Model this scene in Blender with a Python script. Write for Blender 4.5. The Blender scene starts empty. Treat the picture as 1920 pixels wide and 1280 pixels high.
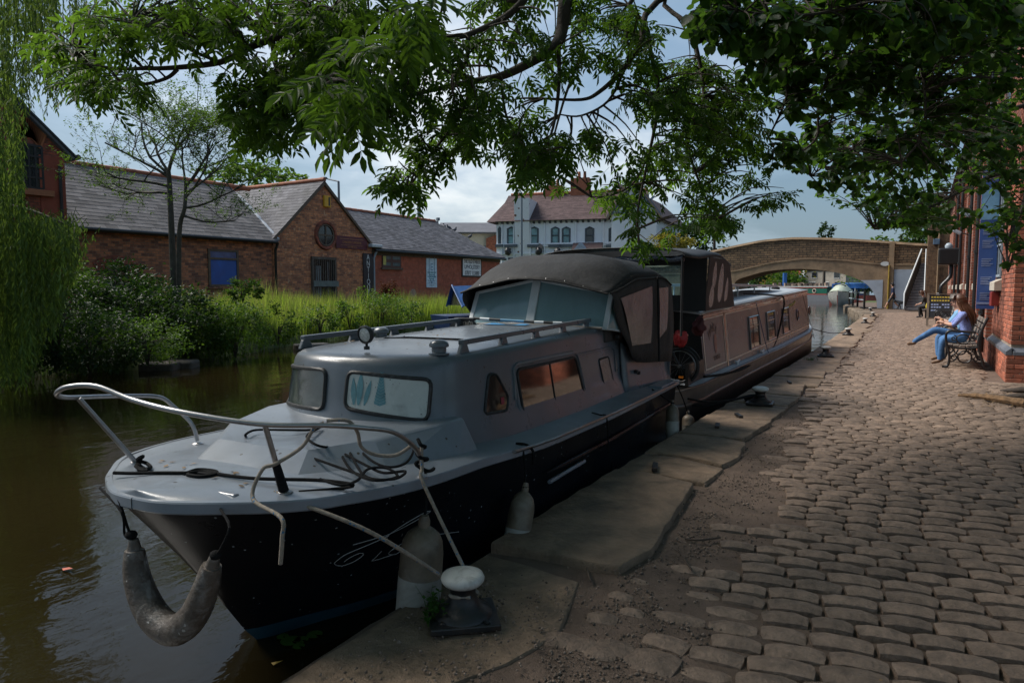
import bpy, bmesh, math, random
import numpy as np
from mathutils import Vector, Matrix, Euler, noise
R = math.radians
rnd = random.Random(7)
nrg = np.random.default_rng(11)
S = bpy.context.scene
COL = S.collection

# ---------------------------------------------------------------- camera, sky, sun, exposure
FPX = 1280.0
EYE = Vector((0, 0, 1.45))
PITCH = math.atan(100 / FPX)
YAW = math.atan(770 * math.cos(PITCH) / FPX)
FW = Vector((-math.sin(YAW) * math.cos(PITCH), math.cos(YAW) * math.cos(PITCH), -math.sin(PITCH)))
RT = Vector((math.cos(YAW), math.sin(YAW), 0))
UP = RT.cross(FW)
cd = bpy.data.cameras.new('camera')
cd.lens = 24; cd.sensor_width = 36; cd.clip_start = 0.05; cd.clip_end = 3000
co = bpy.data.objects.new('camera', cd); COL.objects.link(co)
co.matrix_world = Matrix(((RT.x, UP.x, -FW.x, EYE.x), (RT.y, UP.y, -FW.y, EYE.y), (RT.z, UP.z, -FW.z, EYE.z), (0, 0, 0, 1)))
S.camera = co

def ray(px, py):
    return FW + RT * ((px - 960) / FPX) - UP * ((py - 640) / FPX)
def atX(v, px, py):
    r = ray(px, py); return EYE + r * ((v - EYE.x) / r.x)
def atY(v, px, py):
    r = ray(px, py); return EYE + r * ((v - EYE.y) / r.y)
def atZ(v, px, py):
    r = ray(px, py); return EYE + r * ((v - EYE.z) / r.z)
def atD(d, px, py):
    return EYE + ray(px, py) * d

SUN_EL, SUN_AZ = 50, 262      # degrees; azimuth clockwise from +Y
sd = Vector((math.sin(R(SUN_AZ)) * math.cos(R(SUN_EL)), math.cos(R(SUN_AZ)) * math.cos(R(SUN_EL)), math.sin(R(SUN_EL))))
sl = bpy.data.lights.new('sun', 'SUN'); sl.energy = 2.1; sl.angle = R(28); sl.color = (1, 0.95, 0.87)
so = bpy.data.objects.new('sun', sl); COL.objects.link(so)
so.rotation_euler = sd.to_track_quat('Z', 'Y').to_euler(); so.location = (0, 0, 30)

W = bpy.data.worlds.new('World'); S.world = W; W.use_nodes = True
wt = W.node_tree; wt.nodes.clear()
def wn(t, **k):
    n = wt.nodes.new(t)
    for a, b in k.items(): setattr(n, a, b)
    return n
wo = wn('ShaderNodeOutputWorld'); wb = wn('ShaderNodeBackground'); wb.inputs['Strength'].default_value = 0.12
sky = wn('ShaderNodeTexSky', sky_type='NISHITA', sun_disc=False)
sky.sun_elevation = R(SUN_EL); sky.sun_rotation = R(SUN_AZ); sky.air_density = 1.3; sky.dust_density = 2.0
tc = wn('ShaderNodeTexCoord')
sep = wn('ShaderNodeSeparateXYZ'); wt.links.new(tc.outputs['Generated'], sep.inputs[0])
def wm(op, a, b=None, c=None):
    n = wn('ShaderNodeMath', operation=op)
    for i, v in enumerate((a, b, c)):
        if v is None: continue
        if isinstance(v, (int, float)): n.inputs[i].default_value = v
        else: wt.links.new(v, n.inputs[i])
    return n.outputs[0]
zz = wm('ADD', wm('MAXIMUM', sep.outputs[2], 0.0), 0.22)
cmb = wn('ShaderNodeCombineXYZ')
wt.links.new(wm('DIVIDE', sep.outputs[0], zz), cmb.inputs[0]); wt.links.new(wm('DIVIDE', sep.outputs[1], zz), cmb.inputs[1])
def wnoise(scale, detail, rough, off, dist=0.0):
    mp = wn('ShaderNodeMapping'); mp.inputs['Location'].default_value = off
    wt.links.new(cmb.outputs[0], mp.inputs[0])
    n = wn('ShaderNodeTexNoise'); n.inputs['Scale'].default_value = scale; n.inputs['Detail'].default_value = detail
    n.inputs['Roughness'].default_value = rough; n.inputs['Distortion'].default_value = dist
    wt.links.new(mp.outputs[0], n.inputs['Vector']); return n.outputs['Fac']
def wramp(fac, stops):
    n = wn('ShaderNodeValToRGB'); e = n.color_ramp.elements
    while len(e) < len(stops): e.new(0.5)
    for i, (p, c) in enumerate(stops): e[i].position = p; e[i].color = (*c, 1)
    wt.links.new(fac, n.inputs[0]); return n.outputs[0]
def wmix(f, a, b, t='MIX'):
    n = wn('ShaderNodeMix', data_type='RGBA', blend_type=t)
    for s, v in ((0, f), (6, a), (7, b)):
        if isinstance(v, (int, float)): n.inputs[s].default_value = v
        elif isinstance(v, tuple): n.inputs[s].default_value = (*v, 1)
        else: wt.links.new(v, n.inputs[s])
    return n.outputs[2]
big = wnoise(0.75, 5, 0.55, (3.1, 1.7, 0), 0.4)
fine = wnoise(1.7, 6, 0.6, (7.3, 2.2, 0), 0.3)
cov = wm('ADD', wm('MULTIPLY', big, 0.62), wm('MULTIPLY', fine, 0.38))
# the brighter bank of cloud low in the north west
gl = wn('ShaderNodeVectorMath', operation='DOT_PRODUCT'); wt.links.new(tc.outputs['Generated'], gl.inputs[0])
gl.inputs[1].default_value = ray(740, 300).normalized()
glow = wm('POWER', wm('MAXIMUM', gl.outputs['Value'], 0.0), 14)
cov2 = wm('ADD', cov, wm('MULTIPLY', glow, 0.17))
cloud = wramp(cov2, [(0.47, (0.38, 0.68, 1.02)), (0.56, (0.70, 1.05, 1.45)), (0.63, (1.2, 1.5, 1.88)), (0.70, (2.0, 2.2, 2.4)), (0.80, (3.3, 3.25, 3.2))])
skyc = wmix(0.14, cloud, sky.outputs[0])
wt.links.new(skyc, wb.inputs[0]); wt.links.new(wb.outputs[0], wo.inputs[0])

S.view_settings.view_transform = 'Standard'; S.view_settings.look = 'None'
S.view_settings.exposure = 1.42; S.view_settings.gamma = 1.0; S.view_settings.use_curve_mapping = False
S.cycles.max_bounces = 8; S.cycles.transparent_max_bounces = 12

# ---------------------------------------------------------------- materials
class NT:
    def __init__(s, name):
        s.m = bpy.data.materials.new(name); s.m.use_nodes = True
        s.t = s.m.node_tree; s.b = s.t.nodes['Principled BSDF']; s.out = s.t.nodes['Material Output']
        s._pos = s._obj = None
    def n(s, t, **k):
        q = s.t.nodes.new(t)
        for a, b in k.items(): setattr(q, a, b)
        return q
    def put(s, inp, v):
        if isinstance(v, (int, float)): inp.default_value = v
        elif isinstance(v, (tuple, list)): inp.default_value = (*v, 1) if len(v) == 3 and len(inp.default_value) == 4 else v
        else: s.t.links.new(v, inp)
    def pos(s):
        if s._pos is None: s._pos = s.n('ShaderNodeNewGeometry')
        return s._pos
    def P(s): return s.pos().outputs['Position']
    def O(s):
        if s._obj is None: s._obj = s.n('ShaderNodeTexCoord')
        return s._obj.outputs['Object']
    def math(s, op, a, b=None, c=None, clamp=False):
        q = s.n('ShaderNodeMath', operation=op, use_clamp=clamp)
        for i, v in enumerate((a, b, c)):
            if v is not None: s.put(q.inputs[i], v)
        return q.outputs[0]
    def noise(s, vec, scale, detail=4, rough=0.55, dist=0.0, stretch=None):
        if stretch:
            mp = s.n('ShaderNodeMapping'); mp.inputs['Scale'].default_value = stretch; s.put(mp.inputs[0], vec); vec = mp.outputs[0]
        q = s.n('ShaderNodeTexNoise'); q.inputs['Scale'].default_value = scale; q.inputs['Detail'].default_value = detail
        q.inputs['Roughness'].default_value = rough; q.inputs['Distortion'].default_value = dist
        s.put(q.inputs['Vector'], vec); return q.outputs['Fac']
    def ramp(s, fac, stops):
        q = s.n('ShaderNodeValToRGB'); e = q.color_ramp.elements
        while len(e) < len(stops): e.new(0.5)
        for i, (p, c) in enumerate(stops):
            e[i].position = p; e[i].color = (*((c, c, c) if isinstance(c, (int, float)) else c), 1)
        s.put(q.inputs[0], fac); return q.outputs[0]
    def mix(s, f, a, b, t='MIX'):
        q = s.n('ShaderNodeMix', data_type='RGBA', blend_type=t)
        s.put(q.inputs[0], f); s.put(q.inputs[6], a); s.put(q.inputs[7], b); return q.outputs[2]
    def bump(s, h, dist=0.01, strength=1.0, prev=None):
        q = s.n('ShaderNodeBump'); q.inputs['Distance'].default_value = dist; q.inputs['Strength'].default_value = strength
        s.put(q.inputs['Height'], h)
        if prev is not None: s.t.links.new(prev, q.inputs['Normal'])
        return q.outputs[0]
    def island(s): return s.pos().outputs['Random Per Island']
    def orand(s): return s.n('ShaderNodeObjectInfo').outputs['Random']

def vary(c, k):
    return tuple(min(1, x * k) for x in c)
def mat(name, col, rough=0.6, metal=0.0, var=0.25, scale=6.0, bump=0.0, bscale=60.0, bdist=0.004, dirt=None, dscale=3.0, damt=0.5,
        island=0.0, orand=0.0, spec=0.5, space='P', stretch=None, rvar=0.1, coat=0.0, specks=None):
    t = NT(name); v = t.P() if space == 'P' else t.O()
    n1 = t.noise(v, scale, 5, 0.6, 0.2, stretch)
    c = t.mix(t.ramp(n1, [(0.25, 0.0), (0.75, 1.0)]), vary(col, 1 - var), vary(col, 1 + var))
    if island:
        c = t.mix(1.0, c, t.ramp(t.island(), [(0, (1 - island,) * 3), (1, (1 + island,) * 3)]), 'MULTIPLY')
    if orand:
        c = t.mix(1.0, c, t.ramp(t.orand(), [(0, (1 - orand,) * 3), (1, (1 + orand,) * 3)]), 'MULTIPLY')
    if dirt:
        d = t.noise(v, dscale, 6, 0.65, 0.5)
        c = t.mix(t.math('MULTIPLY', t.ramp(d, [(0.5, 0.0), (0.72, 1.0)]), damt), c, dirt)
    if specks:
        vo = t.n('ShaderNodeTexVoronoi'); vo.inputs['Scale'].default_value = specks[0]; t.put(vo.inputs['Vector'], v)
        k = t.math('MULTIPLY', t.math('LESS_THAN', vo.outputs['Distance'], specks[2]), t.math('GREATER_THAN', t.noise(v, specks[0] * .37, 2), 0.54))
        c = t.mix(k, c, specks[1])
    t.put(t.b.inputs['Base Color'], c)
    t.put(t.b.inputs['Roughness'], t.math('ADD', t.math('MULTIPLY', t.noise(v, scale * 2.3, 4), rvar * 2), rough - rvar))
    t.b.inputs['Metallic'].default_value = metal; t.b.inputs['Specular IOR Level'].default_value = spec
    t.b.inputs['Coat Weight'].default_value = coat
    if bump:
        h = t.noise(v, bscale, 6, 0.65)
        t.put(t.b.inputs['Normal'], t.bump(h, bdist, bump))
    return t.m

def wall_uv(t):
    """u along the wall, v up, whichever way the wall faces"""
    ge = t.pos(); sp = t.n('ShaderNodeSeparateXYZ'); t.put(sp.inputs[0], ge.outputs['Position'])
    sn = t.n('ShaderNodeSeparateXYZ'); t.put(sn.inputs[0], ge.outputs['True Normal'])
    f = t.math('GREATER_THAN', t.math('ABSOLUTE', sn.outputs[0]), 0.6)
    u = t.math('ADD', t.math('MULTIPLY', sp.outputs[1], f), t.math('MULTIPLY', sp.outputs[0], t.math('SUBTRACT', 1.0, f)))
    cb = t.n('ShaderNodeCombineXYZ'); t.put(cb.inputs[0], u); t.put(cb.inputs[1], sp.outputs[2]); return cb.outputs[0]
def brickmat(name, c1, c2, mortar, bw=0.225, bh=0.075, dirt=(0.03, 0.022, 0.018), damt=0.5, msize=0.007, var=0.5, light=None, rough=0.8):
    t = NT(name); uv = wall_uv(t)
    b = t.n('ShaderNodeTexBrick'); t.put(b.inputs['Vector'], uv)
    b.inputs['Scale'].default_value = 1; b.inputs['Brick Width'].default_value = bw; b.inputs['Row Height'].default_value = bh
    b.inputs['Mortar Size'].default_value = msize; b.inputs['Mortar Smooth'].default_value = 0.3; b.inputs['Bias'].default_value = 0.0
    t.put(b.inputs['Color1'], c1); t.put(b.inputs['Color2'], c2); t.put(b.inputs['Mortar'], mortar)
    # per brick tone from a noise sampled at brick scale
    n = t.noise(t.P(), 5.5, 2, 0.7); n2 = t.noise(t.P(), 0.9, 6, 0.65, 0.6)
    c = t.mix(1.0, b.outputs['Color'], t.ramp(n, [(0.3, (1 - var,) * 3), (0.7, (1 + var * .7,) * 3)]), 'MULTIPLY')
    if light: c = t.mix(t.ramp(t.noise(t.P(), 7.0, 1), [(0.66, 0.0), (0.7, 0.6)]), c, light)
    c = t.mix(t.math('MULTIPLY', t.ramp(n2, [(0.45, 0.0), (0.75, 1.0)]), damt), c, dirt)
    t.put(t.b.inputs['Base Color'], c); t.b.inputs['Roughness'].default_value = rough
    h = t.math('SUBTRACT', t.math('MULTIPLY', t.noise(t.P(), 40, 4), 0.4), b.outputs['Fac'])
    t.put(t.b.inputs['Normal'], t.bump(h, 0.012, 0.8))
    return t.m
def leafmat(name, c, tr, rough=0.5, k=0.35, var=0.45, spec=0.22):
    t = NT(name); r = t.island()
    n = t.noise(t.P(), 1.3, 3)
    f = t.math('ADD', t.math('MULTIPLY', r, 0.6), t.math('MULTIPLY', n, 0.4))
    lo, hi = vary(c, 1 - var), vary(c, 1 + var)
    t.put(t.b.inputs['Base Color'], t.mix(f, lo, hi)); t.b.inputs['Roughness'].default_value = rough
    t.b.inputs['Specular IOR Level'].default_value = spec
    tl = t.n('ShaderNodeBsdfTranslucent'); t.put(tl.inputs[0], t.mix(f, vary(tr, 1 - var), vary(tr, 1 + var)))
    mx = t.n('ShaderNodeMixShader'); mx.inputs[0].default_value = k
    t.t.links.new(t.b.outputs[0], mx.inputs[1]); t.t.links.new(tl.outputs[0], mx.inputs[2]); t.t.links.new(mx.outputs[0], t.out.inputs[0])
    return t.m

# ---------------------------------------------------------------- object helpers
ORG = {}
def tag(o, label=None, cat=None, group=None, kind=None):
    if label: o['label'] = label
    if cat: o['category'] = cat
    if group: o['group'] = group
    if kind: o['kind'] = kind
    return o
def thing(name, label, cat, loc=(0, 0, 0), rz=0.0, group=None):
    o = bpy.data.objects.new(name, None); COL.objects.link(o); o.location = loc; o.rotation_euler = (0, 0, rz)
    o.empty_display_size = 0.1
    ORG[o.name] = Vector(loc); return tag(o, label, cat, group)
def link(name, me, m=None, parent=None, kind=None):
    o = bpy.data.objects.new(name, me); COL.objects.link(o)
    if m is not None:
        for q in (m if isinstance(m, (list, tuple)) else [m]):
            me.materials.append(q)
    if parent is not None: o.parent = parent
    if kind: o['kind'] = kind
    return o
class MB:
    """collects shapes; build() links them as one mesh object. World coordinates unless loc=True."""
    def __init__(s): s.v = []; s.f = []; s.mi = []
    def add(s, vs, fs, mi=0):
        k = len(s.v); s.v += [tuple(p) for p in vs]; s.f += [tuple(i + k for i in f) for f in fs]; s.mi += [mi] * len(fs); return s
    def hexa(s, p, mi=0):
        return s.add(p, [(0, 3, 2, 1), (4, 5, 6, 7), (0, 1, 5, 4), (1, 2, 6, 5), (2, 3, 7, 6), (3, 0, 4, 7)], mi)
    def box(s, c, d, rz=0.0, mi=0, mtx=None):
        x, y, z = d[0] / 2, d[1] / 2, d[2] / 2
        p = [Vector(q) for q in ((-x, -y, -z), (x, -y, -z), (x, y, -z), (-x, y, -z), (-x, -y, z), (x, -y, z), (x, y, z), (-x, y, z))]
        m = mtx if mtx is not None else Matrix.Rotation(rz, 3, 'Z')
        return s.hexa([m @ q + Vector(c) for q in p], mi)
    def b2(s, a, b, mi=0):
        return s.box([(a[i] + b[i]) / 2 for i in range(3)], [abs(b[i] - a[i]) for i in range(3)], mi=mi)
    def beam(s, a, b, w, h, up=(0, 0, 1), mi=0):
        a, b = Vector(a), Vector(b); d = (b - a).normalized(); u = Vector(up); x = d.cross(u).normalized() * (w / 2); u = x.cross(d).normalized() * (h / 2)
        return s.hexa([a - x - u, a + x - u, b + x - u, b - x - u, a - x + u, a + x + u, b + x + u, b - x + u], mi)
    def tube(s, pts, r, n=8, closed=False, mi=0, caps=True):
        P = [Vector(p) for p in pts]; m = len(P); rs = r if isinstance(r, (list, tuple)) else [r] * m
        k0 = len(s.v); u = None
        for i, p in enumerate(P):
            if closed: d = P[(i + 1) % m] - P[i - 1]
            else: d = P[min(i + 1, m - 1)] - P[max(i - 1, 0)]
            d = d.normalized() if d.length > 1e-9 else Vector((0, 0, 1))
            if u is None:
                u = d.cross(Vector((0, 0, 1)) if abs(d.z) < 0.95 else Vector((1, 0, 0)))
            u = (u - d * u.dot(d)); u = u.normalized() if u.length > 1e-6 else d.orthogonal().normalized()
            w = d.cross(u)
            for j in range(n):
                a = 2 * math.pi * j / n
                s.v.append(tuple(p + (u * math.cos(a) + w * math.sin(a)) * rs[i]))
        for i in range(m if closed else m - 1):
            for j in range(n):
                a, b = k0 + i * n, k0 + ((i + 1) % m) * n
                s.f.append((a + j, a + (j + 1) % n, b + (j + 1) % n, b + j)); s.mi.append(mi)
        if caps and not closed:
            s.f.append(tuple(k0 + j for j in reversed(range(n)))); s.f.append(tuple(k0 + (m - 1) * n + j for j in range(n))); s.mi += [mi, mi]
        return s
    def lathe(s, prof, c=(0, 0, 0), n=16, mtx=None, mi=0):
        vs = []; fs = []
        for (r, z) in prof:
            for j in range(n):
                a = 2 * math.pi * j / n; q = Vector((r * math.cos(a), r * math.sin(a), z))
                vs.append((mtx @ q if mtx else q) + Vector(c))
        m = len(prof)
        for i in range(m - 1):
            for j in range(n):
                fs.append((i * n + j, i * n + (j + 1) % n, (i + 1) * n + (j + 1) % n, (i + 1) * n + j))
        fs.append(tuple(reversed(range(n)))); fs.append(tuple((m - 1) * n + j for j in range(n)))
        return s.add(vs, fs, mi)
    def prism(s, poly, ex, mi=0):
        n = len(poly); e = Vector(ex); p = [Vector(q) for q in poly]
        return s.add(p + [q + e for q in p], [tuple(reversed(range(n))), tuple(range(n, 2 * n))] + [(i, (i + 1) % n, n + (i + 1) % n, n + i) for i in range(n)], mi)
    def poly(s, pts, mi=0): return s.add(pts, [tuple(range(len(pts)))], mi)
    def grid(s, fn, nu, nv, mi=0, closed=False):
        vs = [fn(i / nu, j / nv) for j in range(nv + 1) for i in range(nu + 1)]
        return s.add(vs, [(j * (nu + 1) + i, j * (nu + 1) + i + 1, (j + 1) * (nu + 1) + i + 1, (j + 1) * (nu + 1) + i) for j in range(nv) for i in range(nu)], mi)
    def build(s, name, m=None, parent=None, smooth=None, local=False, bevel=0.0, label=None, kind=None, solid=0.0, seg=2, org=None, weld=False):
        o0 = Vector((0, 0, 0))
        if parent is not None and not local: o0 = ORG[parent.name]
        if org is not None: o0 = Vector(org)
        me = bpy.data.meshes.new(name)
        me.from_pydata([(x - o0.x, y - o0.y, z - o0.z) for x, y, z in s.v], [], s.f)
        if any(s.mi): me.polygons.foreach_set('material_index', s.mi)
        bm = bmesh.new(); bm.from_mesh(me)
        if weld: bmesh.ops.remove_doubles(bm, verts=bm.verts, dist=1e-5)
        bmesh.ops.recalc_face_normals(bm, faces=bm.faces); bm.to_mesh(me); bm.free()
        if smooth is not None:
            me.polygons.foreach_set('use_smooth', [True] * len(me.polygons))
            if smooth < 179: me.set_sharp_from_angle(angle=R(smooth))
        o = link(name, me, m, parent, kind)
        if org is not None and parent is None: o.location = org
        ORG[o.name] = o0
        if solid:
            md = o.modifiers.new('thickness', 'SOLIDIFY'); md.thickness = solid; md.offset = -1
        if bevel:
            md = o.modifiers.new('edges', 'BEVEL'); md.width = bevel; md.segments = seg; md.limit_method = 'ANGLE'; md.angle_limit = R(35)
        if label: o['label'] = label
        return o
def copy_tree(o, parent=None):
    c = o.copy(); COL.objects.link(c)
    if parent is not None: c.parent = parent
    for ch in o.children: copy_tree(ch, c)
    return c
def smoothpath(pts, n=6, closed=False):
    P = [Vector(p) for p in pts]; m = len(P); out = []
    for i in range(m if closed else m - 1):
        p0, p1, p2, p3 = (P[(i - 1) % m], P[i], P[(i + 1) % m], P[(i + 2) % m]) if closed else (P[max(i - 1, 0)], P[i], P[i + 1], P[min(i + 2, m - 1)])
        for k in range(n):
            t = k / n
            out.append(0.5 * ((2 * p1) + (p2 - p0) * t + (2 * p0 - 5 * p1 + 4 * p2 - p3) * t * t + (3 * p1 - p0 - 3 * p2 + p3) * t ** 3))
    if not closed: out.append(P[-1])
    return out
def text(body, size, origin, xdir, ydir, m, parent, name='lettering', align='CENTER', ext=0.003, bold=0.0, fit=None):
    cu = bpy.data.curves.new(name, 'FONT'); cu.body = body; cu.size = size; cu.align_x = align; cu.align_y = 'CENTER'; cu.extrude = ext; cu.offset = bold
    cu.resolution_u = 3
    tmp = bpy.data.objects.new(name, cu); COL.objects.link(tmp); dg = bpy.context.evaluated_depsgraph_get(); dg.update()
    me = bpy.data.meshes.new_from_object(tmp.evaluated_get(dg)); bpy.data.objects.remove(tmp); bpy.data.curves.remove(cu)
    me.materials.clear(); me.materials.append(m); o = bpy.data.objects.new(name, me); COL.objects.link(o)
    x, y = Vector(xdir).normalized(), Vector(ydir).normalized(); z = x.cross(y)
    M = Matrix(((x.x, y.x, z.x, 0), (x.y, y.y, z.y, 0), (x.z, y.z, z.z, 0), (0, 0, 0, 1)))
    o.parent = parent
    o.matrix_local = Matrix.Translation(Vector(origin) - (ORG[parent.name] if parent is not None else Vector())) @ M
    if fit: o.scale = (fit, 1, 1)
    return o
def interp(xs, ys, x):
    return float(np.interp(x, xs, ys))
def npmesh(name, V, F, m=None, parent=None, kind=None, smooth=False):
    """V (n,3), F (k,4) or (k,3) arrays"""
    me = bpy.data.meshes.new(name); V = np.asarray(V, np.float32); F = np.asarray(F, np.int32)
    me.vertices.add(len(V)); me.vertices.foreach_set('co', V.ravel())
    k = F.shape[1]; me.loops.add(F.size); me.loops.foreach_set('vertex_index', F.ravel())
    me.polygons.add(len(F)); me.polygons.foreach_set('loop_start', np.arange(0, F.size, k, dtype=np.int32))
    if smooth: me.polygons.foreach_set('use_smooth', [True] * len(F))
    me.update(calc_edges=True)
    o = link(name, me, m, parent, kind); ORG[o.name] = Vector(); return o
def scatter(T, F, pos, rot, scl):
    """copies of template T (n,3)/F at pos (k,3), rot (k,3,3), scl (k,) or (k,3)"""
    k, n = len(pos), len(T)
    scl = np.asarray(scl); scl = scl[:, None, None] if scl.ndim == 1 else scl[:, None, :]
    V = np.einsum('kij,knj->kni', rot, T[None] * scl) + pos[:, None, :]
    FF = F[None] + (np.arange(k) * n)[:, None, None]
    return V.reshape(-1, 3), FF.reshape(-1, F.shape[1])
def frames(d, up=None, roll=None):
    """rotation matrices whose x axis runs along d (k,3)"""
    d = d / np.linalg.norm(d, axis=1, keepdims=True)
    up = np.tile([0, 0, 1.0], (len(d), 1)) if up is None else up
    y = np.cross(up, d); ny = np.linalg.norm(y, axis=1, keepdims=True); y = np.where(ny < 1e-4, np.array([[0, 1.0, 0]]), y / np.maximum(ny, 1e-6))
    z = np.cross(d, y)
    if roll is not None:
        c, s = np.cos(roll)[:, None], np.sin(roll)[:, None]; y, z = y * c + z * s, z * c - y * s
    return np.stack([d, y, z], axis=2)
# ================================================================ setting: ground, water, towpath
M = {}
def tglass(name, tint, alpha, rough=0.08):
    t = NT(name); t.put(t.b.inputs['Base Color'], tint); t.b.inputs['Roughness'].default_value = rough
    tr = t.n('ShaderNodeBsdfTransparent'); t.put(tr.inputs[0], vary(tint, 2.2)); mx = t.n('ShaderNodeMixShader')
    sc = t.noise(t.P(), 3.0, 4, 0.6, 1.0, (1, 1, .3))
    t.put(mx.inputs[0], t.math('ADD', t.math('MULTIPLY', sc, 0.3), alpha - 0.15))
    t.t.links.new(tr.outputs[0], mx.inputs[1]); t.t.links.new(t.b.outputs[0], mx.inputs[2]); t.t.links.new(mx.outputs[0], t.out.inputs[0]); return t.m
QY = [-60, 1, 7, 19, 34, 43, 47, 55, 64, 80, 200, 700]; QX = [-1.95, -1.98, -2.04, -2.12, -2.45, -2.7, -3.2, -4.3, -5.4, -5.8, -7, -8]
FY = [-60, -10, 4, 7, 9, 13, 16, 30, 40, 49, 52, 58, 64, 95, 200, 700]; FX = [-12, -13, -13.6, -14.9, -14.4, -16.0, -16.9, -17.2, -15.5, -13.2, -12.9, -12.9, -16, -21, -26, -30]
def qx(y): return interp(QY, QX, y)
def fx(y): return interp(FY, FX, y) + 0.25 * math.sin(y * 1.7) * (y < 45)
def gz(x, y):
    """height of the far bank"""
    e = fx(y) - x
    return interp([-.25, .15, .8, 2.5, 5, 40, 120], [-.9, -.1, .14, .36, .5, .55, .7], e)
E_ = [(-.25, 0), (.15, 0), (.8, 0), (2.5, 0), (5, 0), (10, 0), (24, 0), (100, 0), (700, 0)]
ys = list(np.arange(-60, -4, 6.0)) + list(np.arange(-4, 70, 0.5)) + list(np.arange(70, 140, 4.0)) + [160, 200, 300, 450, 700]
V = []; nx = 0
for y in ys:
    e, q = fx(y), qx(y)
    row = [(e - d, gz(e - d, y)) for d in (700, 100, 24, 10, 5, 2.5, .8, .15, -.25)] + [(q - 1, -1.2), (q + .05, -1.2), (q + .06, -.14), (3, -.14), (12, -.14), (60, -.1), (700, 0)]
    nx = len(row)
    for x, z in row:
        V.append((x, y, z + (0.05 * noise.noise(Vector((x * .6, y * .6, 3))) if x < e - .5 and x > e - 60 else 0)))
F = [(j * nx + i, j * nx + i + 1, (j + 1) * nx + i + 1, (j + 1) * nx + i) for j in range(len(ys) - 1) for i in range(nx - 1)]
M['earth'] = mat('grassy earth', (0.05, 0.07, 0.016), 0.9, var=.5, scale=1.2, bump=.8, bscale=25, bdist=.03, dirt=(0.05, 0.04, 0.022), dscale=.5)
npmesh('ground', V, F, M['earth'], kind='structure', smooth=True)

def water_mat():
    t = NT('canal water'); b = t.b
    n1 = t.noise(t.P(), 2.2, 3, 0.5, 0.3, (1.0, 0.55, 1)); n2 = t.noise(t.P(), 9, 3, 0.55, 0.2, (1, .6, 1)); n3 = t.noise(t.P(), 0.35, 2)
    t.put(b.inputs['Base Color'], t.mix(t.noise(t.P(), .5, 4), (0.010, 0.0075, 0.0025), (0.018, 0.013, 0.005)))
    b.inputs['Roughness'].default_value = 0.035; b.inputs['IOR'].default_value = 1.33; b.inputs['Specular IOR Level'].default_value = 0.5
    amt = t.ramp(n3, [(0.35, 0.35), (0.65, 1.0)])
    h = t.math('MULTIPLY', t.math('ADD', n1, t.math('MULTIPLY', n2, 0.35)), amt)
    t.put(b.inputs['Normal'], t.bump(h, 0.024, 0.5)); return t.m
M['water'] = water_mat()
mb = MB()
wy = [-60, -10, 0, 10, 20, 30, 40, 50, 60, 80, 120, 200, 400, 690]
mb.add([(x, y, -0.3) for y in wy for x in (fx(y) - .6, qx(y) + .045)], [(2 * i, 2 * i + 1, 2 * i + 3, 2 * i + 2) for i in range(len(wy) - 1)])
mb.build('canal_water', M['water'], kind='structure')

M['dirt'] = mat('trodden dirt', (0.125, 0.086, 0.064), 0.95, var=.4, scale=5, bump=1.0, bscale=90, bdist=.012, dirt=(0.085, 0.06, 0.045), dscale=9, damt=.7)
M['sett'] = mat('worn gritstone sett', (0.172, 0.12, 0.087), 0.68, var=.38, scale=16, bump=1.0, bscale=38, bdist=.014, island=.26, orand=.22, dirt=(0.07, 0.05, 0.037), dscale=13, damt=.75, rvar=.14)
M['coping'] = mat('sandstone coping', (0.215, 0.148, 0.098), 0.78, var=.42, scale=6, bump=1.0, bscale=26, bdist=.02, orand=.16, dirt=(0.055, 0.045, 0.03), dscale=3.2, damt=.85, rvar=.12)
M['pebble'] = mat('gravel', (0.15, 0.112, 0.087), 0.9, var=.3, scale=20, island=.6)
M['qwall'] = mat('wet quay wall', (0.07, 0.058, 0.045), 0.6, var=.4, scale=3, bump=1, bscale=14, bdist=.03)
mb = MB()
yy = list(np.arange(-8, 70, 2.0))
for y in yy:
    mb.hexa([(qx(y) + .005, y, -1.2), (qx(y) + .05, y, -1.2), (qx(y + 2) + .05, y + 2, -1.2), (qx(y + 2) + .005, y + 2, -1.2), (qx(y) + .005, y, -.2), (qx(y) + .05, y, -.2), (qx(y + 2) + .05, y + 2, -.2), (qx(y + 2) + .005, y + 2, -.2)])
mb.build('quay_wall', M['qwall'], kind='structure')

# towpath bed with real undulation
def dz(x, y):
    n = noise.noise(Vector((x * 2.1, y * 2.1, 0))) * .012 + noise.noise(Vector((x * 8, y * 8, 5))) * .006
    strip = max(0, 1 - abs(x + 1.15) / .35) * max(0, min(1, (9 - y) / 4)) if y > 1 else 0
    return -0.030 + n + .016 * strip
xs = list(np.arange(-2.06, 1.5, 0.075)) + [2.5, 5, 9]
yb = list(np.arange(0.4, 14, 0.08)) + list(np.arange(14, 80, 1.0))
yb = [-20, -8, -3] + yb
V = [(x + (qx(y) + 2.03 if x < -1.5 else 0), y, dz(x, y)) for y in yb for x in xs]
n_ = len(xs)
F = [(j * n_ + i, j * n_ + i + 1, (j + 1) * n_ + i + 1, (j + 1) * n_ + i) for j in range(len(yb) - 1) for i in range(n_ - 1)]
path = npmesh('towpath', V, F, M['dirt'], kind='structure', smooth=True)

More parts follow.
